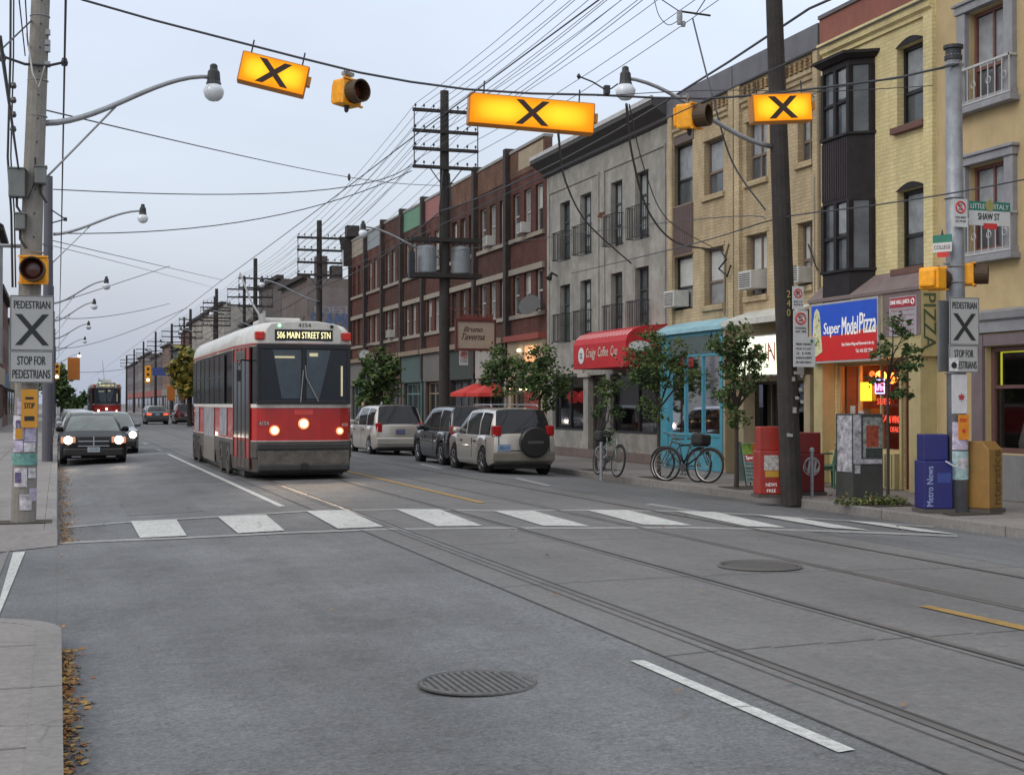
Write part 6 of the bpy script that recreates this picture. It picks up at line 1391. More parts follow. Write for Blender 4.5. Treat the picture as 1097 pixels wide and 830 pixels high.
parking('white no parking sign below the hanging cafe sign on the transformer pole', 492, 501.5, 375, 391, 45.6, 'P', ('NO', 'ANYTIME'))
grn = M('street_green', (.02, .17, .12), .5); 
r, f, w_, h_ = plate('street_sign', 'white and green LITTLE ITALY SHAW ST street sign', 1038, 1082, 217.5, 241, SPR[1]-.1, swh)
mb = MB(); mb.fbox(f, 0, w_, h_*.62, h_, .0005, .003); mb.build('green_band', grn, r)
mb = MB(); txt(mb, 'LITTLE', f, w_*.04, h_*.70, w_*.34, h_*.2, .005, 0, .002); txt(mb, 'ITALY', f, w_*.62, h_*.70, w_*.34, h_*.2, .005, 0, .002); mb.build('district_name', swh, r, fixn=False)
mb = MB(); txt(mb, 'SHAW ST', f, w_*.22, h_*.24, w_*.52, h_*.28, .004, 0, .003); mb.build('lettering', sblk, r, fixn=False)
mb = MB(); mb.lathe([(h_*.22, 0), (h_*.22, .004)], f[0]+V3((w_/2, -.004, h_*.82)), (0, -1, 0), 14); mb.lathe([(.012, 0), (.02, .03), (.004, .08)], f[0]+V3((w_/2, .0, h_)), n=8); mb.build('emblem', M('emblem', (.3, .28, .1), .5), r)
mb = MB(); mb.fbox(f, w_*.35, w_*.68, -h_*.14, h_*.1, .0005, .004); mb.build('red_tab', redp, r)
# second street sign, turned for the other street
r = thing('street_sign', 'green and white street sign turned edgewise, left of the signal pole', 'sign', (0, 0, 0)); c = onY(1009.5, 260, SPR[1]-.1)
fz = (c, V3((.42, .9, 0)).normalized()*-1, UZ); fz = (c, V3((.5, -.86, 0)).normalized(), UZ); r.location = c
mb = MB(); mb.fbox(fz, -.15, .15, -.14, .0, -.006, .006); mb.build('sign_plate', swh, r); mb = MB(); mb.fbox(fz, -.15, .15, .001, .12, -.006, .006); mb.build('green_band', grn, r)
mb = MB(); txt(mb, 'COLLEGE', fz, -.13, -.10, .26, .06, .008, 0, .001); mb.build('lettering', sblk, r, fixn=False); mb = MB(); mb.fbox(fz, -.08, .1, -.22, -.141, -.005, .005); mb.build('red_tab', redp, r)
mb = MB(); mb.tube([c+V3((0, 0, .12)), c+V3((0, 0, .2))], [.02, .005], 6); mb.build('finial', dkmetal, r)
# small orange plates on the poles
org = M('orange_plate', (.55, .25, .02), .5, var=.1, dirt=.2)
r, f, w_, h_ = plate('school_notice', 'small orange notice with black lettering below the left pedestrian sign', 22.5, 40.5, 417, 458, LY-.22, org)
mb = MB(); txt(mb, 'STOP', f, w_*.2, h_*.5, w_*.6, h_*.15, .003, 0, .003); mb.fbox(f, w_*.25, w_*.75, h_*.74, h_*.80, .001, .004); mb.fbox(f, w_*.2, w_*.8, h_*.18, h_*.3, .001, .004); mb.build('lettering', sblk, r, fixn=False)
r, f, w_, h_ = plate('orange_tag', 'tiny orange tag hanging left of the concrete pole', 16.5, 24, 459, 470, LY-.2, org)
mb = MB(); mb.fbox(f, w_*.3, w_*.6, h_*1.0, h_*1.5, -.008, .0); mb.build('tag_strap', steel, r)
r, f, w_, h_ = plate('orange_notice', 'orange notice with a figure on the right signal pole', 1027, 1038, 444, 471, SPR[1]-.18, M('orange2', (.62, .22, .01), .5, var=.2, sc=10))
mb = MB(); txt(mb, 'PUSH', f, w_*.15, h_*.7, w_*.6, h_*.15, .003, 0, .002); mb.lathe([(.03, 0), (.03, .004)], f[0]+V3((w_*.5, -.002, h_*.35)), (0, -1, 0), 12); mb.build('figure', redp, r, fixn=False)
r, f, w_, h_ = plate('poster', 'white poster with a red maple leaf on the signal pole', 1020, 1036, 401, 443, SPR[1]-.175, M('poster_w', (.55, .55, .57), .6, var=.1, sc=8))
mb = MB(); lf = [(0, -.5), (.05, -.15), (.35, -.2), (.28, -.02), (.5, .15), (.28, .2), (.3, .38), (.12, .22), (0, .5), (-.12, .22), (-.3, .38), (-.28, .2), (-.5, .15), (-.28, -.02), (-.35, -.2), (-.05, -.15)]
mb.fpoly(f, [(w_*.62+a*.13, h_*.4+b*.16) for a, b in lf], .001, .003); mb.build('maple_leaf', M('leaf_red', (.35, .03, .05), .5), r)
for a0, a1, z0, z1, k in ((-150, -40, 1.0, 1.42, 0), (-150, -40, .55, .98, 2), (-140, -90, 1.05, 1.3, 1), (-120, -60, .72, .88, 3)):
    wrap(rp, SPR[0]+.04, SPR[1], .163+.002*k, a0, a1, z0+.1, z1+.1, [M('poster_pinkish', (.45, .4, .5), .7, var=.5, sc=12), postm[1], M('poster_tealpale', (.3, .42, .42), .7, var=.4, sc=10), postm[3]][k])
# T shaped insulator fixture
wq = lambda px, py: onspan(px, py)
fx = thing('wire_fixture', 'small crossbar with insulators hanging among the wires, upper right', 'wire fitting', onspan(742, 18)); fx.location = (0, 0, 0)
P = lambda a, b: onY(a, b, 24)
mb = MB(); mb.tube([P(726, 12), P(761, 17)], .02, 6); mb.build('crossbar', dkmetal, fx)
mb = MB(); mb.lathe([(.05, -.13), (.06, 0), (.05, .13)], P(728, 19), n=8); mb.lathe([(.04, -.05), (.05, 0), (.04, .05)], P(732, 26), n=8); mb.build('insulator', M('ins_grey', (.3, .32, .34), .4), fx)
c0 = P(742, 18); 
for o_ in kids(fx): o_.data.transform(Matrix.Translation(-c0))
fx.location = c0
wire('cable curving from the crossbar down to the dark pole', [P(742, 20), onY(752, 60, 23), onY(765, 110, 22), onY(785, 175, 22), onY(820, 225, PY)], .016)
wire('thin wire rising right from the crossbar', [P(745, 16), onY(765, -15, 20)], .01); wire('thin wire rising left from the crossbar', [P(727, 12), onY(700, -6, 23)], .01)
wire('looped loose wire left of the crossbar', [P(701, 0), P(706, 17), P(716, 27), P(727, 22)], .008)
wire('thick service cable sagging from the span to the grey building', [onspan(598, 143), onY(606, 195, 26), onY(630, 240, 32), V3(onX(676, 282, 15.2))], .02)
wire('thick service cable sagging from below the lamp globe to the tan building', [onspan(671, 112), onY(677, 165, 24), onY(694, 225, 27), onY(725, 260, 29), V3(onX(775, 268, 15.2))], .022)
wire('thinner service cable beside the thick one to the tan building', [onspan(674, 112), onY(690, 180, 24), onY(715, 235, 27), V3(onX(765, 266, 15.2))], .011)
wire('cable from the floodlight past the dark pole to the right', [onX(612, 293, 15.0), onY(740, 262, 24), onY(835, 234, PY), onY(930, 221, 19.5), onY(1020, 207, SPR[1]-.2), onY(1110, 190, 17.5)], .012)
wire('thin feed wire from the span cable to the lower pole end', [onY(872, 105, 21), onY(884, 97, 20), onY(1020, 72, 18.2)], .008)
# bracket ball on thin arm near the lamp globe
P5 = lambda a, b: onspan(a, b)
mb = MB(); mb.tube([P5(620, 82), P5(635, 88), P5(648, 96), P5(655, 95), P5(662, 90)], .012, 6); mb.lathe([(.01, -.04), (.035, 0), (.01, .04)], P5(620, 82), n=8); mb.box(P5(650, 97).x-.04, P5(650, 97).x+.04, P5(650, 97).y-.04, P5(650, 97).y+.04, P5(650, 101).z, P5(650, 92).z)
tag(mb.build('cable_clamp', dkmetal), 'cable clamp with small ball end beside the lamp globe', 'wire fitting')
mb = MB(); wl = [onX(772, 268, 15.2), onX(778, 278, 15.1), onX(770, 288, 15.1), onX(779, 296, 15.1), onX(783, 284, 15.15)]; mb.tube(wl, .025, 6); mb.tube([onX(866, 262, 15.2), onX(872, 280, 15.1), onX(876, 290, 15.15)], .02, 6); tag(mb.build('cable_tangle', black), 'tangle of black service cables on the tan wall', 'cable')
# hanging cafe sign
r = thing('hanging_sign', 'wide beige cafe sign with script lettering in a dark red frame by the transformer pole', 'sign', (0, 0, 0)); ys = 45.2
p = onY(490, 373, ys); q = onY(529.5, 345, ys); f = (V3((p.x, ys, p.z)), UX, UZ); w_, h_ = q.x-p.x, q.z-p.z
mb = MB(); mb.fbox(f, 0, w_, 0, h_, -.1, 0); mb.build('sign_plate', M('cafe_beige', (.34, .27, .21), .6, var=.08), r)
mb = MB()
for a in ((-.06, w_+.06, -.08, 0), (-.06, w_+.06, h_, h_+.08), (-.06, 0, 0, h_), (w_, w_+.06, 0, h_)): mb.fbox(f, *a, -.12, .03)
mb.build('frame', M('frame_maroon', (.09, .02, .018), .6), r)
mb = MB(); mb.fbox(f, .05, w_-.05, h_+.08, h_+.17, -.08, .0)
for k in range(7): mb.fbox(f, .05+k*.19, .13+k*.19, h_+.171, h_+.26, -.06, -.02)
mb.fbox(f, -.25, w_, h_+.42, h_+.44, -.05, -.02); mb.build('crest', M('frame_maroon2', (.16, .035, .025), .6), r)
mb = MB(); txt(mb, 'Bruno', f, w_*.16, h_*.62, w_*.5, h_*.2, .006, .4, .006); txt(mb, 'Taverna', f, w_*.06, h_*.32, w_*.66, h_*.24, .006, .4, .006); mb.build('lettering', M('script_dk', (.08, .04, .03), .5), r, fixn=False)
for o_ in kids(r): o_.data.transform(Matrix.Translation(-p))
r.location = p
# round disc sign on a bracket near the row
r = thing('round_sign', 'round white disc sign on a bracket above the far pavement', 'sign', onY(391, 380, 66)); c = onY(391, 381, 66)
mb = MB(); mb.lathe([(.28, 0), (.28, .05)], c, (0, -1, 0), 22); mb.build('disc', swh, r); mb = MB(); mb.tube([c+V3((0, .02, .55)), c+V3((0, .02, -.3))], .02, 5); mb.tube([c+V3((-.8, .02, .5)), c+V3((2.6, .02, .5))], .02, 5); mb.build('bracket', dkmetal, r)
# far traffic signals and markers
def farsig(label, px, py, Y, kind=0, h=1.05, w_=.42):
    c = onY(px, py, Y); r = thing('traffic_light', label, 'traffic light', c, 'far traffic lights')
    mb = MB(); mb.box(c.x-w_/2, c.x+w_/2, Y-.1, Y+.15, c.z-h/2, c.z+h/2); mb.build('housing', [M('signal_orange', (.5, .16, .02), .5), yellow][kind == 1], r, bevel=.03)
    for i in range(3):
        zz = c.z+h*(.32-.32*i); lit = (kind == 1 and i == 2); mb = MB(); mb.lathe([(.13, 0), (.1, .03), (.02, .04)], (c.x, Y-.1, zz), (0, -1, 0), 12)
        if kind: mb.build('lens', M('lens_green', (.6, 1, .8), .4, emit=(.75, 1, .8), es=4) if lit else M('lens_off2', (.04, .02, .01), .4), r)
    if not kind:
        for o_ in kids(r): pass
    return r
farsig('orange backed traffic light hanging over the left lane far away', 79, 395, 118, 0, 1.8, .95)
farsig('far traffic light showing green, right of the distant streetcar', 158.5, 401, 124, 1, 1.5, .5)
farsig('orange traffic light by the yellow green tree, left one', 183, 421, 112, 0, 1.2, .6); farsig('orange traffic light by the yellow green tree, right one', 200, 420, 112, 0, 1.1, .5)
farsig('small far traffic light at the left kerb', 61, 398, 120, 1, 1.3, .45)
p = onY(176, 398, 124); mb = MB(); mb.box(p.x-1.0, p.x+1.0, 124, 124.05, p.z-.35, p.z+.35); tag(mb.build('blue_sign', M('blue_far', (.05, .08, .25), .6)), 'blue overhead sign far down the street', 'sign')
for i, (px, py, yq) in enumerate(((127, 425, 150), (152, 428, 160), (138, 414, 170))): pass
# ---------------------------------------------------------------- trees and plants
lf_d = [M('leaf_green_a', (.07, .115, .036), .7, var=.3, spec=.3), M('leaf_green_b', (.11, .155, .05), .7, var=.3, spec=.3), M('leaf_green_c', (.04, .07, .026), .7, var=.3, spec=.3)]
lf_y = [M('leaf_yel_a', (.20, .19, .03), .7, var=.3), M('leaf_yel_b', (.11, .14, .03), .7, var=.3), M('leaf_yel_c', (.26, .20, .03), .7, var=.3)]
bark = M('bark', (.045, .036, .03), .95, var=.3, sc=8, bump=.6, fine=30)
def tree(name, label, x, y, clumps, n, leaf=.07, mats=lf_d, tr=.045, th=None, seed=1, group=None, lean=(0, 0), z0=.15, cat='tree', gap=.0):
    """clumps: (dx, dy, z, rx, rz) ellipsoids of foliage"""
    rnd = random.Random(seed); r = thing(name, label, cat, (x, y, z0), group)
    top = max(c[2] for c in clumps); low = min(c[2]-c[4] for c in clumps); th = th or low+.4
    mb = MB(); P0 = V3((x, y, z0-.05)); P1 = V3((x+lean[0], y+lean[1], th))
    mid = P0.lerp(P1, .5)+V3((rnd.uniform(-.04, .04), rnd.uniform(-.04, .04), 0))
    mb.tube([P0, mid, P1], [tr, tr*.85, tr*.7], 8)
    subs = []
    for c in clumps:
        C0 = V3((x+c[0], y+c[1], c[2])); m_ = P1.lerp(C0, .5)+V3((rnd.uniform(-.1, .1), rnd.uniform(-.1, .1), .05)); mb.tube([P1-V3((0, 0, .1)), m_, C0], [tr*.55, tr*.4, tr*.2], 5)
        for k in range(5):
            a = rnd.uniform(0, 6.28); e = rnd.uniform(-.5, 1); q = C0+V3((math.cos(a)*c[3]*.75, math.sin(a)*c[3]*.75, e*c[4]*.75)); mb.tube([m_.lerp(C0, rnd.uniform(.2, 1)), q], [tr*.22, tr*.08], 4)
    mb.build('trunk', bark, r)
    mb = MB(); tot = sum(c[3]**2*c[4] for c in clumps)
    for c in clumps:
        C0 = V3((x+c[0], y+c[1], c[2])); nk = max(3, int(8*c[3]/.5)); cen = []
        for k in range(nk*2):
            while True:
                p = V3((rnd.uniform(-1, 1), rnd.uniform(-1, 1), rnd.uniform(-1, 1)))
                if .35 < p.length < 1: break
            cen.append((C0+V3((p.x*c[3], p.y*c[3], p.z*c[4]))*1.0+(V3((p.x*c[3], p.y*c[3], p.z*c[4]))*rnd.uniform(0, .35)), rnd.choice((.12, .2, .3, .45))*min(c[3], c[4]*1.2), rnd.randrange(3)))
        for i in range(int(n*c[3]**2*c[4]/tot)):
            cc, rr, mi = rnd.choice(cen); p = cc+V3((rnd.gauss(0, 1), rnd.gauss(0, 1), rnd.gauss(0, .8)))*rr*.8
            u = V3((rnd.gauss(0, 1), rnd.gauss(0, 1), rnd.gauss(0, .6))).normalized(); v = u.cross(V3((rnd.gauss(0, 1), rnd.gauss(0, 1), rnd.gauss(0, 1)))).normalized(); s = leaf*rnd.uniform(.6, 1.2)
            mb.cur = mi if rnd.random() < .6 else rnd.randrange(3)
            mb.quad(p-u*s, p+v*s*.55-u*s*.1, p+u*s, p-v*s*.55+u*s*.1)
    mb.build('crown', mats, r, fixn=False); return r
def T(px, py, Y): return onY(px, py, Y)
gs = 'young street trees along the right pavement'
def treepx(name, label, bpx, Y, blobs, n, **k):   # blobs in picture measure at depth Y: (px, py, rpx, rzpx)
    b = onY(bpx, 500, Y); D = Y*math.cos(0)/1.0; sc = (V3((b.x, Y, 0))).length/FPX
    cl = []
    for px, py, rx_, rz_ in blobs: p = onY(px, py, Y); cl.append((p.x-b.x, random.Random(px).uniform(-.3, .3), p.z, rx_*sc, rz_*sc))
    return tree(name, label, b.x, Y, cl, n, **k)
treepx('street_tree', 'slim leafy tree before the turquoise shopfront, bicycles at its foot', 706, 28.6, [(705, 372, 22, 16), (690, 385, 20, 18), (722, 385, 20, 16), (706, 400, 26, 16), (698, 425, 16, 16), (735, 400, 14, 12), (703, 440, 9, 12)], 4300, tr=.05, seed=4, group=gs, leaf=.046)
treepx('street_tree', 'leafy tree before the white awning beside the sandwich board', 789, 24.6, [(787, 368, 18, 16), (775, 385, 16, 20), (800, 392, 20, 18), (785, 415, 20, 18), (815, 405, 12, 14), (788, 440, 14, 14), (798, 375, 16, 14)], 4300, tr=.05, seed=9, group=gs, leaf=.046)
treepx('street_tree', 'dark green tree before the lit restaurant window', 578, 37.2, [(575, 385, 14, 18), (585, 405, 20, 18), (568, 405, 14, 16), (598, 412, 12, 10), (583, 428, 12, 10)], 3000, tr=.05, seed=5, group=gs, leaf=.065)
treepx('street_tree', 'dark green tree between the hanging sign and the lit restaurant', 538, 40.6, [(537, 385, 17, 12), (528, 400, 12, 14), (545, 400, 14, 14), (538, 415, 12, 10)], 2400, tr=.05, seed=6, group=gs, leaf=.065)
treepx('street_tree', 'dense dark tree beyond the minivan against the brick row', 405, 58.5, [(405, 392, 16, 16), (395, 405, 12, 14), (415, 408, 14, 14), (402, 425, 14, 14), (392, 395, 8, 10)], 3200, tr=.09, seed=7, group=gs, leaf=.12)
treepx('street_tree', 'dark thin tree before the red awning building behind a leaning bicycle', 639, 32.3, [(652, 405, 11, 12), (650, 425, 13, 14), (655, 450, 12, 16), (648, 468, 8, 12)], 1500, tr=.045, seed=8, group=gs, leaf=.045)
treepx('street_tree', 'sparse thin tree before the pizza shop behind the poster covered box', 951, 19.9, [(950, 350, 12, 10), (962, 360, 10, 16), (945, 372, 13, 12), (966, 382, 9, 18), (953, 395, 14, 12), (960, 415, 11, 16), (942, 405, 8, 10), (975, 376, 8, 8)], 1700, tr=.03, seed=10, group=gs, leaf=.04)
treepx('autumn_tree', 'bushy yellow green tree left of the tram, far down the pavement', 203, 104, [(205, 390, 13, 12), (196, 400, 9, 12), (214, 402, 12, 14), (203, 414, 13, 9), (192, 408, 5, 8)], 4200, tr=.2, seed=11, mats=lf_y, leaf=.28)
treepx('dark_tree', 'dark tree at the left kerb, nearest of the far ones', 66, 150, [(66, 408, 8, 14), (60, 420, 12, 10), (72, 425, 9, 9)], 1500, tr=.2, seed=12, leaf=.35)
treepx('dark_tree', 'low dark tree just left of the distant streetcar', 90, 230, [(92, 430, 6, 7), (84, 433, 7, 5), (76, 432, 8, 5)], 900, tr=.2, seed=13, leaf=.45)
# weeds at the foot of the box and tree pits
rnd = random.Random(5)
def weeds(label, pts, n, mats=None, h=.14):
    mb = MB()
    for i in range(n):
        cx, cy, R = rnd.choice(pts); x = cx+rnd.gauss(0, R); y = cy+rnd.gauss(0, R*.6); z = .16+abs(rnd.gauss(0, h*.5)); s = rnd.uniform(.02, .05); mb.cur = rnd.randrange(3)
        u = V3((rnd.gauss(0, 1), rnd.gauss(0, 1), rnd.uniform(0, .7))).normalized()*s; v = u.cross(V3((rnd.gauss(0, 1), rnd.gauss(0, 1), 1))).normalized()*s*.5; p = V3((x, y, z)); mb.quad(p-u, p+v, p+u, p-v)
    mb.cur = 0; tag(mb.build('weeds', mats or [M('weed_a', (.09, .13, .03), .8), M('weed_b', (.16, .15, .04), .8), M('weed_c', (.06, .09, .03), .8)], fixn=False), label, 'weeds', kind='stuff')
b = onG(930, 541, .15); weeds('yellowing weeds at the foot of the poster covered box', [(b.x-.3, b.y+.12, .14), (b.x, b.y, .16), (b.x+.25, b.y-.05, .14), (b.x+.45, b.y-.12, .1)], 700)
# tree pits
soil = M('soil', (.05, .04, .03), .95, var=.3, sc=10)
for i, (px, Y) in enumerate(((706, 28.6), (789, 24.6), (639, 32.3), (951, 19.9))):
    b = onY(px, 500, Y); struct(MB().quad((12.39, Y-.5, .161), (13.2, Y-.5, .161), (13.2, Y+.5, .161), (12.39, Y+.5, .161)).build('tree_pit_ground', soil, fixn=False))
struct(MB().quad((LX-.45, LY-.3, .161), (LX+.38, LY-.3, .161), (LX+.38, LY+.3, .161), (LX-.45, LY+.3, .161)).build('pole_pit_ground', soil, fixn=False))
struct(MB().quad((SPR[0]-.5, SPR[1]-.62, .161), (SPR[0]+.5, SPR[1]-.55, .161), (SPR[0]+.5, SPR[1]-.2, .161), (SPR[0]-.4, SPR[1]-.2, .161)).build('pole_pit_ground', soil, fixn=False))
# ---------------------------------------------------------------- newspaper boxes
def newsbox(label, x, y, w_, d_, h, mat, yaw=0, slope=.15, kind='news', letter=None, lcol=None, group='newspaper boxes on the right pavement'):
    r = thing('newspaper_box', label, 'newspaper box', (0, 0, 0), group)
    mb = MB(); z0 = .06
    if kind == 'step':   # coin unit on top of a wider cabinet
        mb.loft([[(-w_/2, -d_/2, z), (w_/2, -d_/2, z), (w_/2, d_/2, z), (-w_/2, d_/2, z)] for z in (z0, h*.66)]); mb.loft([[(-w_/2+.03, -d_/2+.1, z), (w_/2-.03, -d_/2+.1, z), (w_/2-.03, d_/2-.02, z), (-w_/2+.03, d_/2-.02, z)] for z in (h*.661, h)])
    else:
        mb.loft([[(x_, -d_/2, z0), (x_, d_/2, z0), (x_, d_/2, h), (x_, -d_/2+.12, h), (x_, -d_/2, h-slope)] for x_ in (-w_/2, w_/2)])
    mb.build('cabinet', mat, r, bevel=.015)
    mb = MB(); mb.box(-w_/2-.03, w_/2+.03, -d_/2-.03, d_/2+.03, .0, .058); mb.build('base_plate', M('box_base', (.08, .07, .06), .7), r)
    return r
redb = M('box_red', (.34, .024, .013), .5, var=.15, dirt=.3, coat=.2); blub = M('box_blue', (.011, .013, .13), .5, var=.15, dirt=.2); golb = M('box_gold', (.26, .14, .03), .6, var=.15, dirt=.25)
def fin(r, x, y, yaw): r.location = (x, y, .155); r.rotation_euler = (0, 0, math.radians(yaw))
p = onG(829, 533, .15)
r = newsbox('tall red newspaper box standing left of the dark utility pole', 0, 0, .42, .42, 1.24, redb, kind='step')
f = (V3((0, -.21, 0)), UX, UZ)
mb = MB(); mb.fbox(f, -.13, .13, .48, .74, .001, .008); mb.build('display_card', M('card_bw', (.4, .38, .36), .6, var=.7, sc=18), r)
mb = MB(); mb.fbox(f, -.11, .13, .36, .47, .001, .009); mb.build('yellow_card', M('card_yel', (.5, .28, .03), .6), r)
mb = MB(); txt(mb, 'NEWS', f, -.1, .2, .2, .06, .004); txt(mb, 'FREE', f, -.08, .1, .16, .05, .004); mb.build('lettering', swhite, r, fixn=False)
fin(r, p.x-.05, p.y+.12, -12)
p = onG(874, 531, .15)
r = newsbox('dark red newspaper box with white logo standing right of the dark utility pole', 0, 0, .50, .45, 1.12, M('box_red2', (.18, .014, .014), .5, var=.15, dirt=.35), kind='step')
f = (V3((0, -.225, 0)), UX, UZ); mb = MB(); mb.ring(V3((0, -.228, .5)), .15, .010, (0, 1, 0), 24, 4); mb.fpoly(f, [(-.09, .38), (-.05, .38), (-.01, .62), (-.05, .62)], .001, .006); mb.fpoly(f, [(.03, .38), (.07, .38), (.10, .62), (.06, .62)], .001, .006); mb.build('round_logo', M('logo_grey', (.4, .38, .38), .6), r)
fin(r, p.x+.02, p.y+.35, -8)
p = onG(1006, 549, .15)
r = newsbox('dark blue newspaper box beside the right signal pole', 0, 0, .44, .42, 1.18, blub, kind='step')
f = (V3((0, -.21, 0)), UX, UZ); mb = MB(); txt(mb, 'Metro News', (V3((-.1, -.21, .1)), UZ, -UX), 0, -.02, .6, .1, .003, 0, .002); mb.build('lettering', M('pale_blue', (.25, .3, .5), .5), r, fixn=False)
mb = MB(); mb.fbox(f, -.02, .19, .45, .60, .001, .006); mb.build('coin_panel', M('blue_panel2', (.03, .05, .22), .5), r)
mb = MB(); mb.tube([(.1, -.23, .78), (.22, -.27, .70), (.36, -.25, .66)], .012, 6); mb.build('handle', M('handle_pale', (.5, .5, .55), .5), r)
fin(r, p.x-.03, p.y+.1, -14)
p = onG(1052, 549, .15)
r = newsbox('mustard gold slant topped weekly paper box right of the signal pole', 0, 0, .40, .48, 1.07, golb, slope=.12)
mb = MB(); txt(mb, 'nterstice', (V3((.13, -.243, .12)), UZ, -UX), 0, 0, .82, .2, .003, 0, .003); mb.build('lettering', M('gold_dark', (.10, .06, .02), .6), r, fixn=False)
fin(r, p.x+.08, p.y+.12, 24)
mb = MB(); q = onG(1045, 545, .15); mb.tube([(q.x, q.y+.3, 1.1), (q.x, q.y+.3, 1.42), (q.x+.06, q.y+.3, 1.45)], .014, 6); mb.tube([(q.x, q.y+.3, .15), (q.x, q.y+.3, 1.1)], .02, 6); tag(mb.build('thin_rail', steel), 'thin bent steel rod sticking up behind the gold box', 'rod')
# poster covered pillar box
A_, B_ = onG(904, 534, .15), onG(947, 536, .15)
r = thing('utility_cabinet', 'waist high grey concrete cabinet plastered with torn posters', 'cabinet', ((A_.x+B_.x)/2, (A_.y+B_.y)/2+.3, .15))
cx, cy = (A_.x+B_.x)/2+.1, (A_.y+B_.y)/2+.3
mb = MB(); w_ = .30; h = onY(925, 443, cy).z
mb.box(cx-w_, cx+w_, cy-.28, cy+.28, .16, h); mb.build('cabinet_body', M('cab_concrete', (.05, .052, .05), .9, var=.2, dirt=.4, bump=.4), r, bevel=.015)
def bx(u0, u1, z0, z1, mat, name='poster', off=0):
    mb = MB(); mb.box(cx+u0, cx+u1, cy-.292-off, cy-.282, z0, z1); return mb.build(name, mat, r)
mb = MB(); mb.box(cx-.312, cx-.302, cy-.26, cy+.2, .62, h-.03); mb.build('poster', M('torn_white', (.38, .38, .42), .8, var=.7, sc=9), r)
bx(-.29, -.14, .78, h-.02, M('torn_white', (.38, .38, .42), .8, var=.7, sc=9)); bx(-.10, .28, .85, h-.06, M('torn_grey', (.22, .24, .23), .8, var=.8, sc=11)); bx(-.04, .20, 1.05, 1.42, M('torn_red', (.30, .06, .03), .7, var=.6, sc=14), off=.004)
bx(-.28, .27, .76, .84, M('torn_white', (.38, .38, .42), .8, var=.7, sc=9), off=.002); bx(-.26, -.16, .6, .74, M('torn_white', (.38, .38, .42), .8)); bx(-.05, .27, .86, 1.03, M('torn_dark', (.04, .05, .045), .8, var=.6, sc=20), off=.006)
# parking meter post
p = onG(870, 533, .15); r = thing('bike_post', 'grey steel ring and post bicycle stand before the dark red box', 'bike stand', (p.x, p.y, .15), 'ring and post bicycle stands')
mb = MB(); mb.tube([(p.x, p.y, .1), (p.x, p.y, .95)], .03, 10); mb.lathe([(.045, 0), (.045, .05), (.02, .08)], (p.x, p.y, .95), n=10); mb.build('post', galv, r); mb = MB(); mb.ring((p.x, p.y, .72), .13, .014, (.3, 1, 0), 18, 6); mb.build('ring', galv, r)
p = onG(644, 512, .15); r = thing('bike_post', 'grey ring and post stand holding the leaning bicycle by the dark tree', 'bike stand', (p.x, p.y, .15), 'ring and post bicycle stands')
mb = MB(); mb.tube([(p.x, p.y, .1), (p.x, p.y, .95)], .035, 10); mb.build('post', galv, r); mb = MB(); mb.ring((p.x, p.y, .72), .13, .014, (.3, 1, 0), 18, 6); mb.build('ring', galv, r)
# sandwich board
A_, B_ = onG(793, 521, .15), onG(822, 522, .15)
r = thing('sandwich_board', 'pale green sandwich board with a Special menu left of the red box', 'sandwich board', (A_.x, A_.y, .15)); zt = onY(800, 473, A_.y).z
mb = MB(); w_ = B_.x-A_.x
for s in (-1, 1):
    f = (V3((A_.x, A_.y+s*.25, .15)), UX, V3((0, -s*.22, zt-.15)).normalized())
    mb.fbox(f, 0, w_, .1, zt-.15, -.015, .015)
mb.build('board', M('board_pale', (.22, .33, .31), .6, var=.15, sc=4), r)
f = (V3((A_.x, A_.y-.25, .15)), UX, V3((0, .22, zt-.15)).normalized()); h_ = zt-.15
mb = MB(); mb.fbox(f, .0, w_, h_*.74, h_*.99, .016, .02); mb.build('board_header', M('board_grn', (.18, .32, .05), .6, var=.7, sc=5), r)
mb = MB(); mb.fbox(f, w_*.6, w_, h_*.78, h_*.99, .0205, .024); mb.build('board_orange', M('board_org', (.4, .14, .03), .6, var=.4, sc=6), r)
mb = MB(); mb.fbox(f, w_*.1, w_*.86, h_*.58, h_*.73, .0165, .022); mb.build('special_band', M('board_red', (.45, .04, .06), .6), r)
mb = MB(); txt(mb, 'Special', f, w_*.16, h_*.6, w_*.62, h_*.11, .024, 0, .003); mb.build('lettering', swhite, r, fixn=False)
mb = MB()
for i, s_ in enumerate(('Chef soup 3.50', 'Penne salad 6.95', 'Veal panini', 'Fish & chips 7.95', 'Coffee 1.25')): txt(mb, s_, f, w_*.1, h_*(.49-.085*i), w_*.75, h_*.055, .018, 0, .002)
mb.build('menu_lines', M('board_ink', (.03, .08, .09), .6), r, fixn=False)
mb = MB(); mb.tube([(A_.x, A_.y-.27, .155), (A_.x+w_, A_.y-.27, .155)], .012, 5)
for x in (A_.x, A_.x+w_):
    for s in (-1, 1): mb.tube([(x, A_.y+s*.26, .15), (x, A_.y+s*.03, zt)], .012, 5)
mb.build('frame', dkmetal, r)
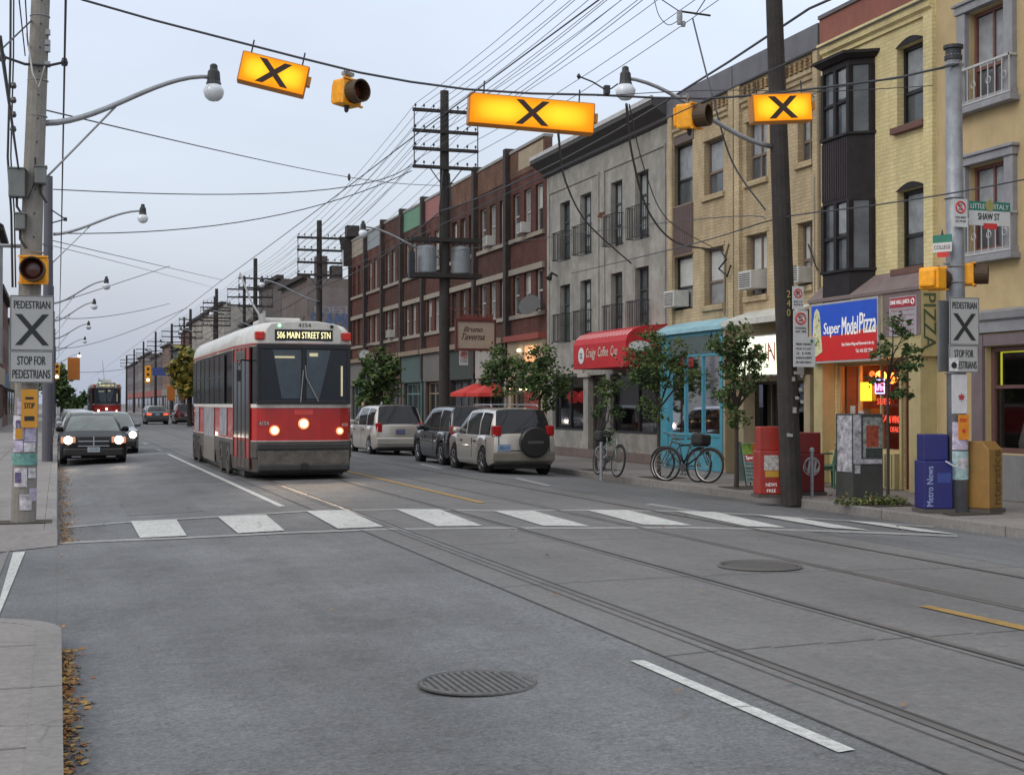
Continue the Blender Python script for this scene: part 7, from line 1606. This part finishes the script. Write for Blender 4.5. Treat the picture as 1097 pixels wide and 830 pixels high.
# plastic chair + bench
def plastic_chair(label, x, y, yaw, mat):
    r = thing('plastic_chair', label, 'chair', (0, 0, 0))
    mb = MB(); mb.box(-.24, .24, -.22, .22, .42, .455); mb.build('seat', mat, r, bevel=.015)
    mb = MB(); n = 7
    for k in range(n): a = -.22+k*.44/(n-1); mb.tube([(a*.95, .21, .45), (a*.9, .27, .70), (a*.75, .29, .86)], .018, 5)
    mb.tube([(-.2, .28, .82), (-.1, .29, .88), (.1, .29, .88), (.2, .28, .82)], .03, 6); mb.build('backrest', mat, r)
    for sx_ in (-1, 1):
        mb = MB(); mb.tube([(sx_*.23, .22, .66), (sx_*.27, 0, .66), (sx_*.26, -.2, .64), (sx_*.25, -.22, .45)], .02, 6); mb.build('armrest', mat, r)
        for sy in (-1, 1): mb = MB(); mb.tube([(sx_*.22, sy*.2, .43), (sx_*.26, sy*.24, .0)], [.028, .018], 6); mb.build('leg', mat, r)
    r.location = (x, y, .155); r.rotation_euler = (0, 0, math.radians(yaw)); return r
gp = M('green_plastic', (.035, .12, .08), .45)
q = onX(891, 505, 14.5); plastic_chair('dark green plastic chair against the pizza shop window', 14.35, 24.0, -75, gp)
r = thing('wooden_bench', 'low dark green bench beside the green plastic chair', 'bench', (14.4, 23.3, .155))
mb = MB(); mb.box(14.2, 14.6, 22.9, 25.1, .5, .55); mb.build('seat', M('bench_green', (.04, .07, .04), .6), r)
for y in (23.0, 25.0): mb = MB(); mb.box(14.24, 14.56, y-.03, y+.03, .155, .5); mb.build('leg', M('bench_green', (.04, .07, .04), .6), r)
# ---------------------------------------------------------------- bicycles (local: wheels along x, upright z)
def bicycle(label, col, basket=False, light=False):
    r = thing('bicycle', label, 'bicycle', (0, 0, 0), 'bicycles locked on the right pavement'); fm = M('bike_%d' % int(col[0]*1000), col, .35, .4, coat=.4); R = .34
    A = V3((-.52, 0, R)); B = V3((.53, 0, R)); bb = V3((-.08, 0, .29)); st_ = V3((-.24, 0, .80)); hd0 = V3((.33, 0, .82)); hd1 = V3((.38, 0, .62))
    for c in (A, B):
        mb = MB(); mb.ring(c, R, .021, (0, 1, 0), 30, 6); wl = mb.build('wheel', rubber, r, smooth=True)
        mb = MB(); mb.ring(c, R-.028, .011, (0, 1, 0), 30, 5)
        for k in range(16): a = k*math.pi/8; mb.tube([c+V3((0, .02*(-1)**k, 0)), c+V3((math.cos(a), 0, math.sin(a)))*(R-.03)], .0022, 3)
        mb.lathe([(.025, -.04), (.025, .04)], c, (0, 1, 0), 10); mb.build('rim', M('bike_rim', (.3, .3, .3), .4, .8), wl)
    mb = MB(); T_ = lambda a, b, q=.016: mb.tube([a, b], q, 8)
    T_(bb, st_); T_(st_+V3((0.02, 0, -.06)), hd0); T_(bb, hd1, .019); T_(hd0+V3((-.02, 0, .05)), hd1, .019)
    for s in (-1, 1): T_(A+V3((0, s*.05, 0)), bb, .009); T_(A+V3((0, s*.05, 0)), st_-V3((0, 0, .08)), .008); mb.tube([hd1+V3((.01, s*.04, 0)), hd1+V3((.05, s*.045, -.1)), B+V3((0, s*.05, 0))], .011, 6)
    mb.build('frame', fm, r, smooth=True)
    mb = MB(); mb.loft([[(x-.26, y, z) for y, z in ((-w_, .875), (w_, .875), (w_*.8, .91), (-w_*.8, .91))] for x, w_ in ((-.13, .075), (-.05, .08), (.05, .04), (.14, .018))]); mb.build('saddle', black, r, bevel=.01); mb = MB(); mb.tube([st_, st_+V3((-.03, 0, .09))], .013, 6); mb.build('seat_post', steel, r)
    mb = MB(); mb.tube([hd0+V3((-.02, 0, .0)), hd0+V3((-.03, 0, .13)), hd0+V3((.05, 0, .16))], .014, 6); mb.tube([hd0+V3((-.06, -.30, .19)), hd0+V3((.04, -.2, .17)), hd0+V3((.05, 0, .16)), hd0+V3((.04, .2, .17)), hd0+V3((-.06, .30, .19))], .012, 6); mb.build('handlebar', M('bike_bar', (.25, .25, .25), .4, .7), r)
    mb = MB(); mb.lathe([(.09, -.004), (.09, .004)], bb+V3((0, -.05, 0)), (0, 1, 0), 18); mb.tube([bb+V3((0, -.06, 0)), bb+V3((.1, -.07, -.14))], .01, 5); mb.box(bb.x+.06, bb.x+.15, -.15, -.07, bb.z-.16, bb.z-.14); mb.tube([bb+V3((0, .06, 0)), bb+V3((-.1, .07, .14))], .01, 5); mb.box(bb.x-.15, bb.x-.06, .07, .15, bb.z+.13, bb.z+.15); mb.build('crankset', dkmetal, r)
    mb = MB()
    for c in (A, B):
        P_ = []
        for k in range(9): a = math.radians((20 if c is B else 15)+k*(130 if c is A else 110)/8); P_.append(c+V3((math.cos(a), 0, math.sin(a)))*(R+.035))
        mb.tube(P_, .018, 5)
    mb.build('mudguard', M('mudguard', (.02, .02, .02), .4), r)
    if basket:
        mb = MB(); mb.tube([A+V3((0, 0, .42)), st_+V3((0, 0, -.08))], .008, 5); mb.box(A.x-.15, A.x+.18, -.07, .07, R+.40, R+.42); mb.build('rear_rack', dkmetal, r); mb = MB(); mb.box(A.x-.16, A.x+.16, -.16, .16, R+.421, R+.66); mb.build('bag', M('bag_black', (.02, .02, .022), .8, var=.3), r, bevel=.05)
    return r
r = bicycle('dark bicycle with upright bars, front wheel toward the sandwich board', (.012, .015, .018)); p = onG(741, 517, .15); r.location = (p.x+.0, p.y+.25, .165); r.rotation_euler = (math.radians(-6), 0, math.radians(-58))
r = bicycle('silver grey bicycle with black bag locked against the tree by the turquoise shop', (.05, .052, .055), basket=True); p = onG(735, 517, .15); r.location = (p.x+.1, p.y+.55, .165); r.rotation_euler = (math.radians(7), 0, math.radians(112))
r = bicycle('pale green bicycle locked at the post before the red awning shop', (.16, .2, .18), basket=True); p = onG(655, 510, .15); r.location = (p.x-.05, p.y+.15, .165); r.rotation_euler = (math.radians(-8), 0, math.radians(-88))
# ---------------------------------------------------------------- red patio umbrellas
ur = M('umbrella_red', (.50, .03, .02), .6, var=.15)
def umbrella(label, px, py, Y, R):
    c = onY(px, py, Y); r = thing('patio_umbrella', label, 'umbrella', (c.x, Y, .155), 'red patio umbrellas')
    mb = MB(); n = 8; top = V3((c.x, Y, c.z+.38)); i0 = len(mb.v); ring_ = [V3((c.x+R*math.cos(2*math.pi*k/n), Y+R*math.sin(2*math.pi*k/n), c.z)) for k in range(n)]
    for k in range(n):
        a, b = ring_[k], ring_[(k+1) % n]; mb.quad(top, a, b); mb.quad(a, b, b-V3((0, 0, .13)), a-V3((0, 0, .13)))
    mb.build('canopy', ur, r, fixn=False); mb = MB(); mb.tube([(c.x, Y, .16), (c.x, Y, c.z+.42)], .022, 8); mb.build('pole', M('umb_pole', (.4, .4, .4), .5), r); mb = MB(); mb.lathe([(.22, 0), (.2, .06), (.04, .1)], (c.x, Y, .16), n=14); mb.build('base', black, r)
    mb = MB(); txt(mb, 'CAFE', (V3((c.x-.3, Y-R*.93, c.z-.11)), UX, UZ), 0, 0, .5, .08, .0); mb.build('lettering', M('umb_white', (.6, .45, .42), .6), r, fixn=False)
umbrella('red patio umbrella, the left of the overlapping pair', 510, 421, 50.5, 1.0); umbrella('red patio umbrella, the right of the overlapping pair, nearer', 526, 421, 48.6, .95)
# patio table set
# ---------------------------------------------------------------- pedestrian by the brick row
def person(label, x, y, yaw, top, bot, skinc, hairc, h=1.7, step=.12):
    r = thing('person', label, 'person', (0, 0, 0)); k = h/1.7
    vs = [(0, 0, .92), (0, 0, 1.10), (0, .01, 1.28), (0, .01, 1.42), (0, 0, 1.50), (0, -.01, 1.60),
          (-.09, 0, .88), (-.10, -step, .48), (-.10, -step*1.4+.1, .08), (-.10, -step*1.4-.06, .04), (.09, 0, .88), (.10, step, .47), (.10, step*1.7, .10), (.10, step*1.7-.14, .04),
          (-.17, .01, 1.38), (-.22, .05, 1.14), (-.2, -.07, .93), (.17, .01, 1.38), (.22, -.04, 1.14), (.2, -.14, .96)]
    ed = [(0, 1), (1, 2), (2, 3), (3, 4), (4, 5), (0, 6), (6, 7), (7, 8), (8, 9), (0, 10), (10, 11), (11, 12), (12, 13), (3, 14), (14, 15), (15, 16), (3, 17), (17, 18), (18, 19)]
    rd = [(.15, .12), (.13, .1), (.15, .11), (.13, .09), (.055, .055), (.085, .1), (.09, .09), (.065, .065), (.045, .045), (.04, .03), (.09, .09), (.065, .065), (.045, .045), (.04, .03), (.06, .06), (.045, .045), (.035, .035), (.06, .06), (.045, .045), (.035, .035)]
    me = bpy.data.meshes.new('body'); me.from_pydata([V3(v)*k for v in vs], ed, []); o_ = bpy.data.objects.new('body', me); S.collection.objects.link(o_); o_.parent = r
    sk = o_.modifiers.new('skin', 'SKIN'); 
    for i, q in enumerate(rd): me.skin_vertices[0].data[i].radius = q; me.skin_vertices[0].data[i].use_root = (i == 0)
    sk.use_smooth_shade = True; ss = o_.modifiers.new('s', 'SUBSURF'); ss.levels = 1; ss.render_levels = 2
    me.materials.append(M('clothes_%d' % int(top[0]*100), top, .8))
    mb = MB(); mb.lathe([(.02, -.115), (.06, -.1), (.078, -.03), (.082, .04), (.06, .1), (.02, .115)], V3((0, -.012, 1.63))*k, n=12); mb.lathe([(.014, 0), (.004, .03)], V3((0, -.09, 1.62))*k, (0, -1, -.2), 6); mb.build('head', M('skin', skinc, .6), r, smooth=True)
    mb = MB(); mb.lathe([(.088, -.06), (.094, .03), (.075, .1), (.02, .135)], V3((0, .012, 1.645))*k, n=12); mb.build('hair', M('hair', hairc, .8), r, smooth=True)
    mb = MB(); mb.lathe([(.165, 0), (.155, .08), (.14, .2)], V3((0, 0, .8))*k, n=12); mb.build('jacket_hem', M('clothes_%d' % int(top[0]*100), top, .8), r, smooth=True)
    r.location = (x, y, .155); r.rotation_euler = (0, 0, math.radians(yaw)); return r
p = onY(389, 450, 58); person('pedestrian in dark clothes walking on the far pavement beyond the minivan', p.x, 58, 0, (.05, .03, .05), (.03, .03, .04), (.4, .26, .2), (.03, .02, .015), 1.66)
mb = MB(); q = onY(409, 436, 52); mb.tube([(q.x, 52, .15), (q.x, 52, q.z)], .03, 8); mb.lathe([(.03, -.0), (.06, .05), (.06, .14), (.02, .2)], (q.x, 52, q.z), n=10); tag(mb.build('parking_meter', galv), 'slim grey parking meter sticking up behind the beige minivan', 'parking meter')
# items on grey shop: potted shapes and a bench seen through windows are inside the shop builder
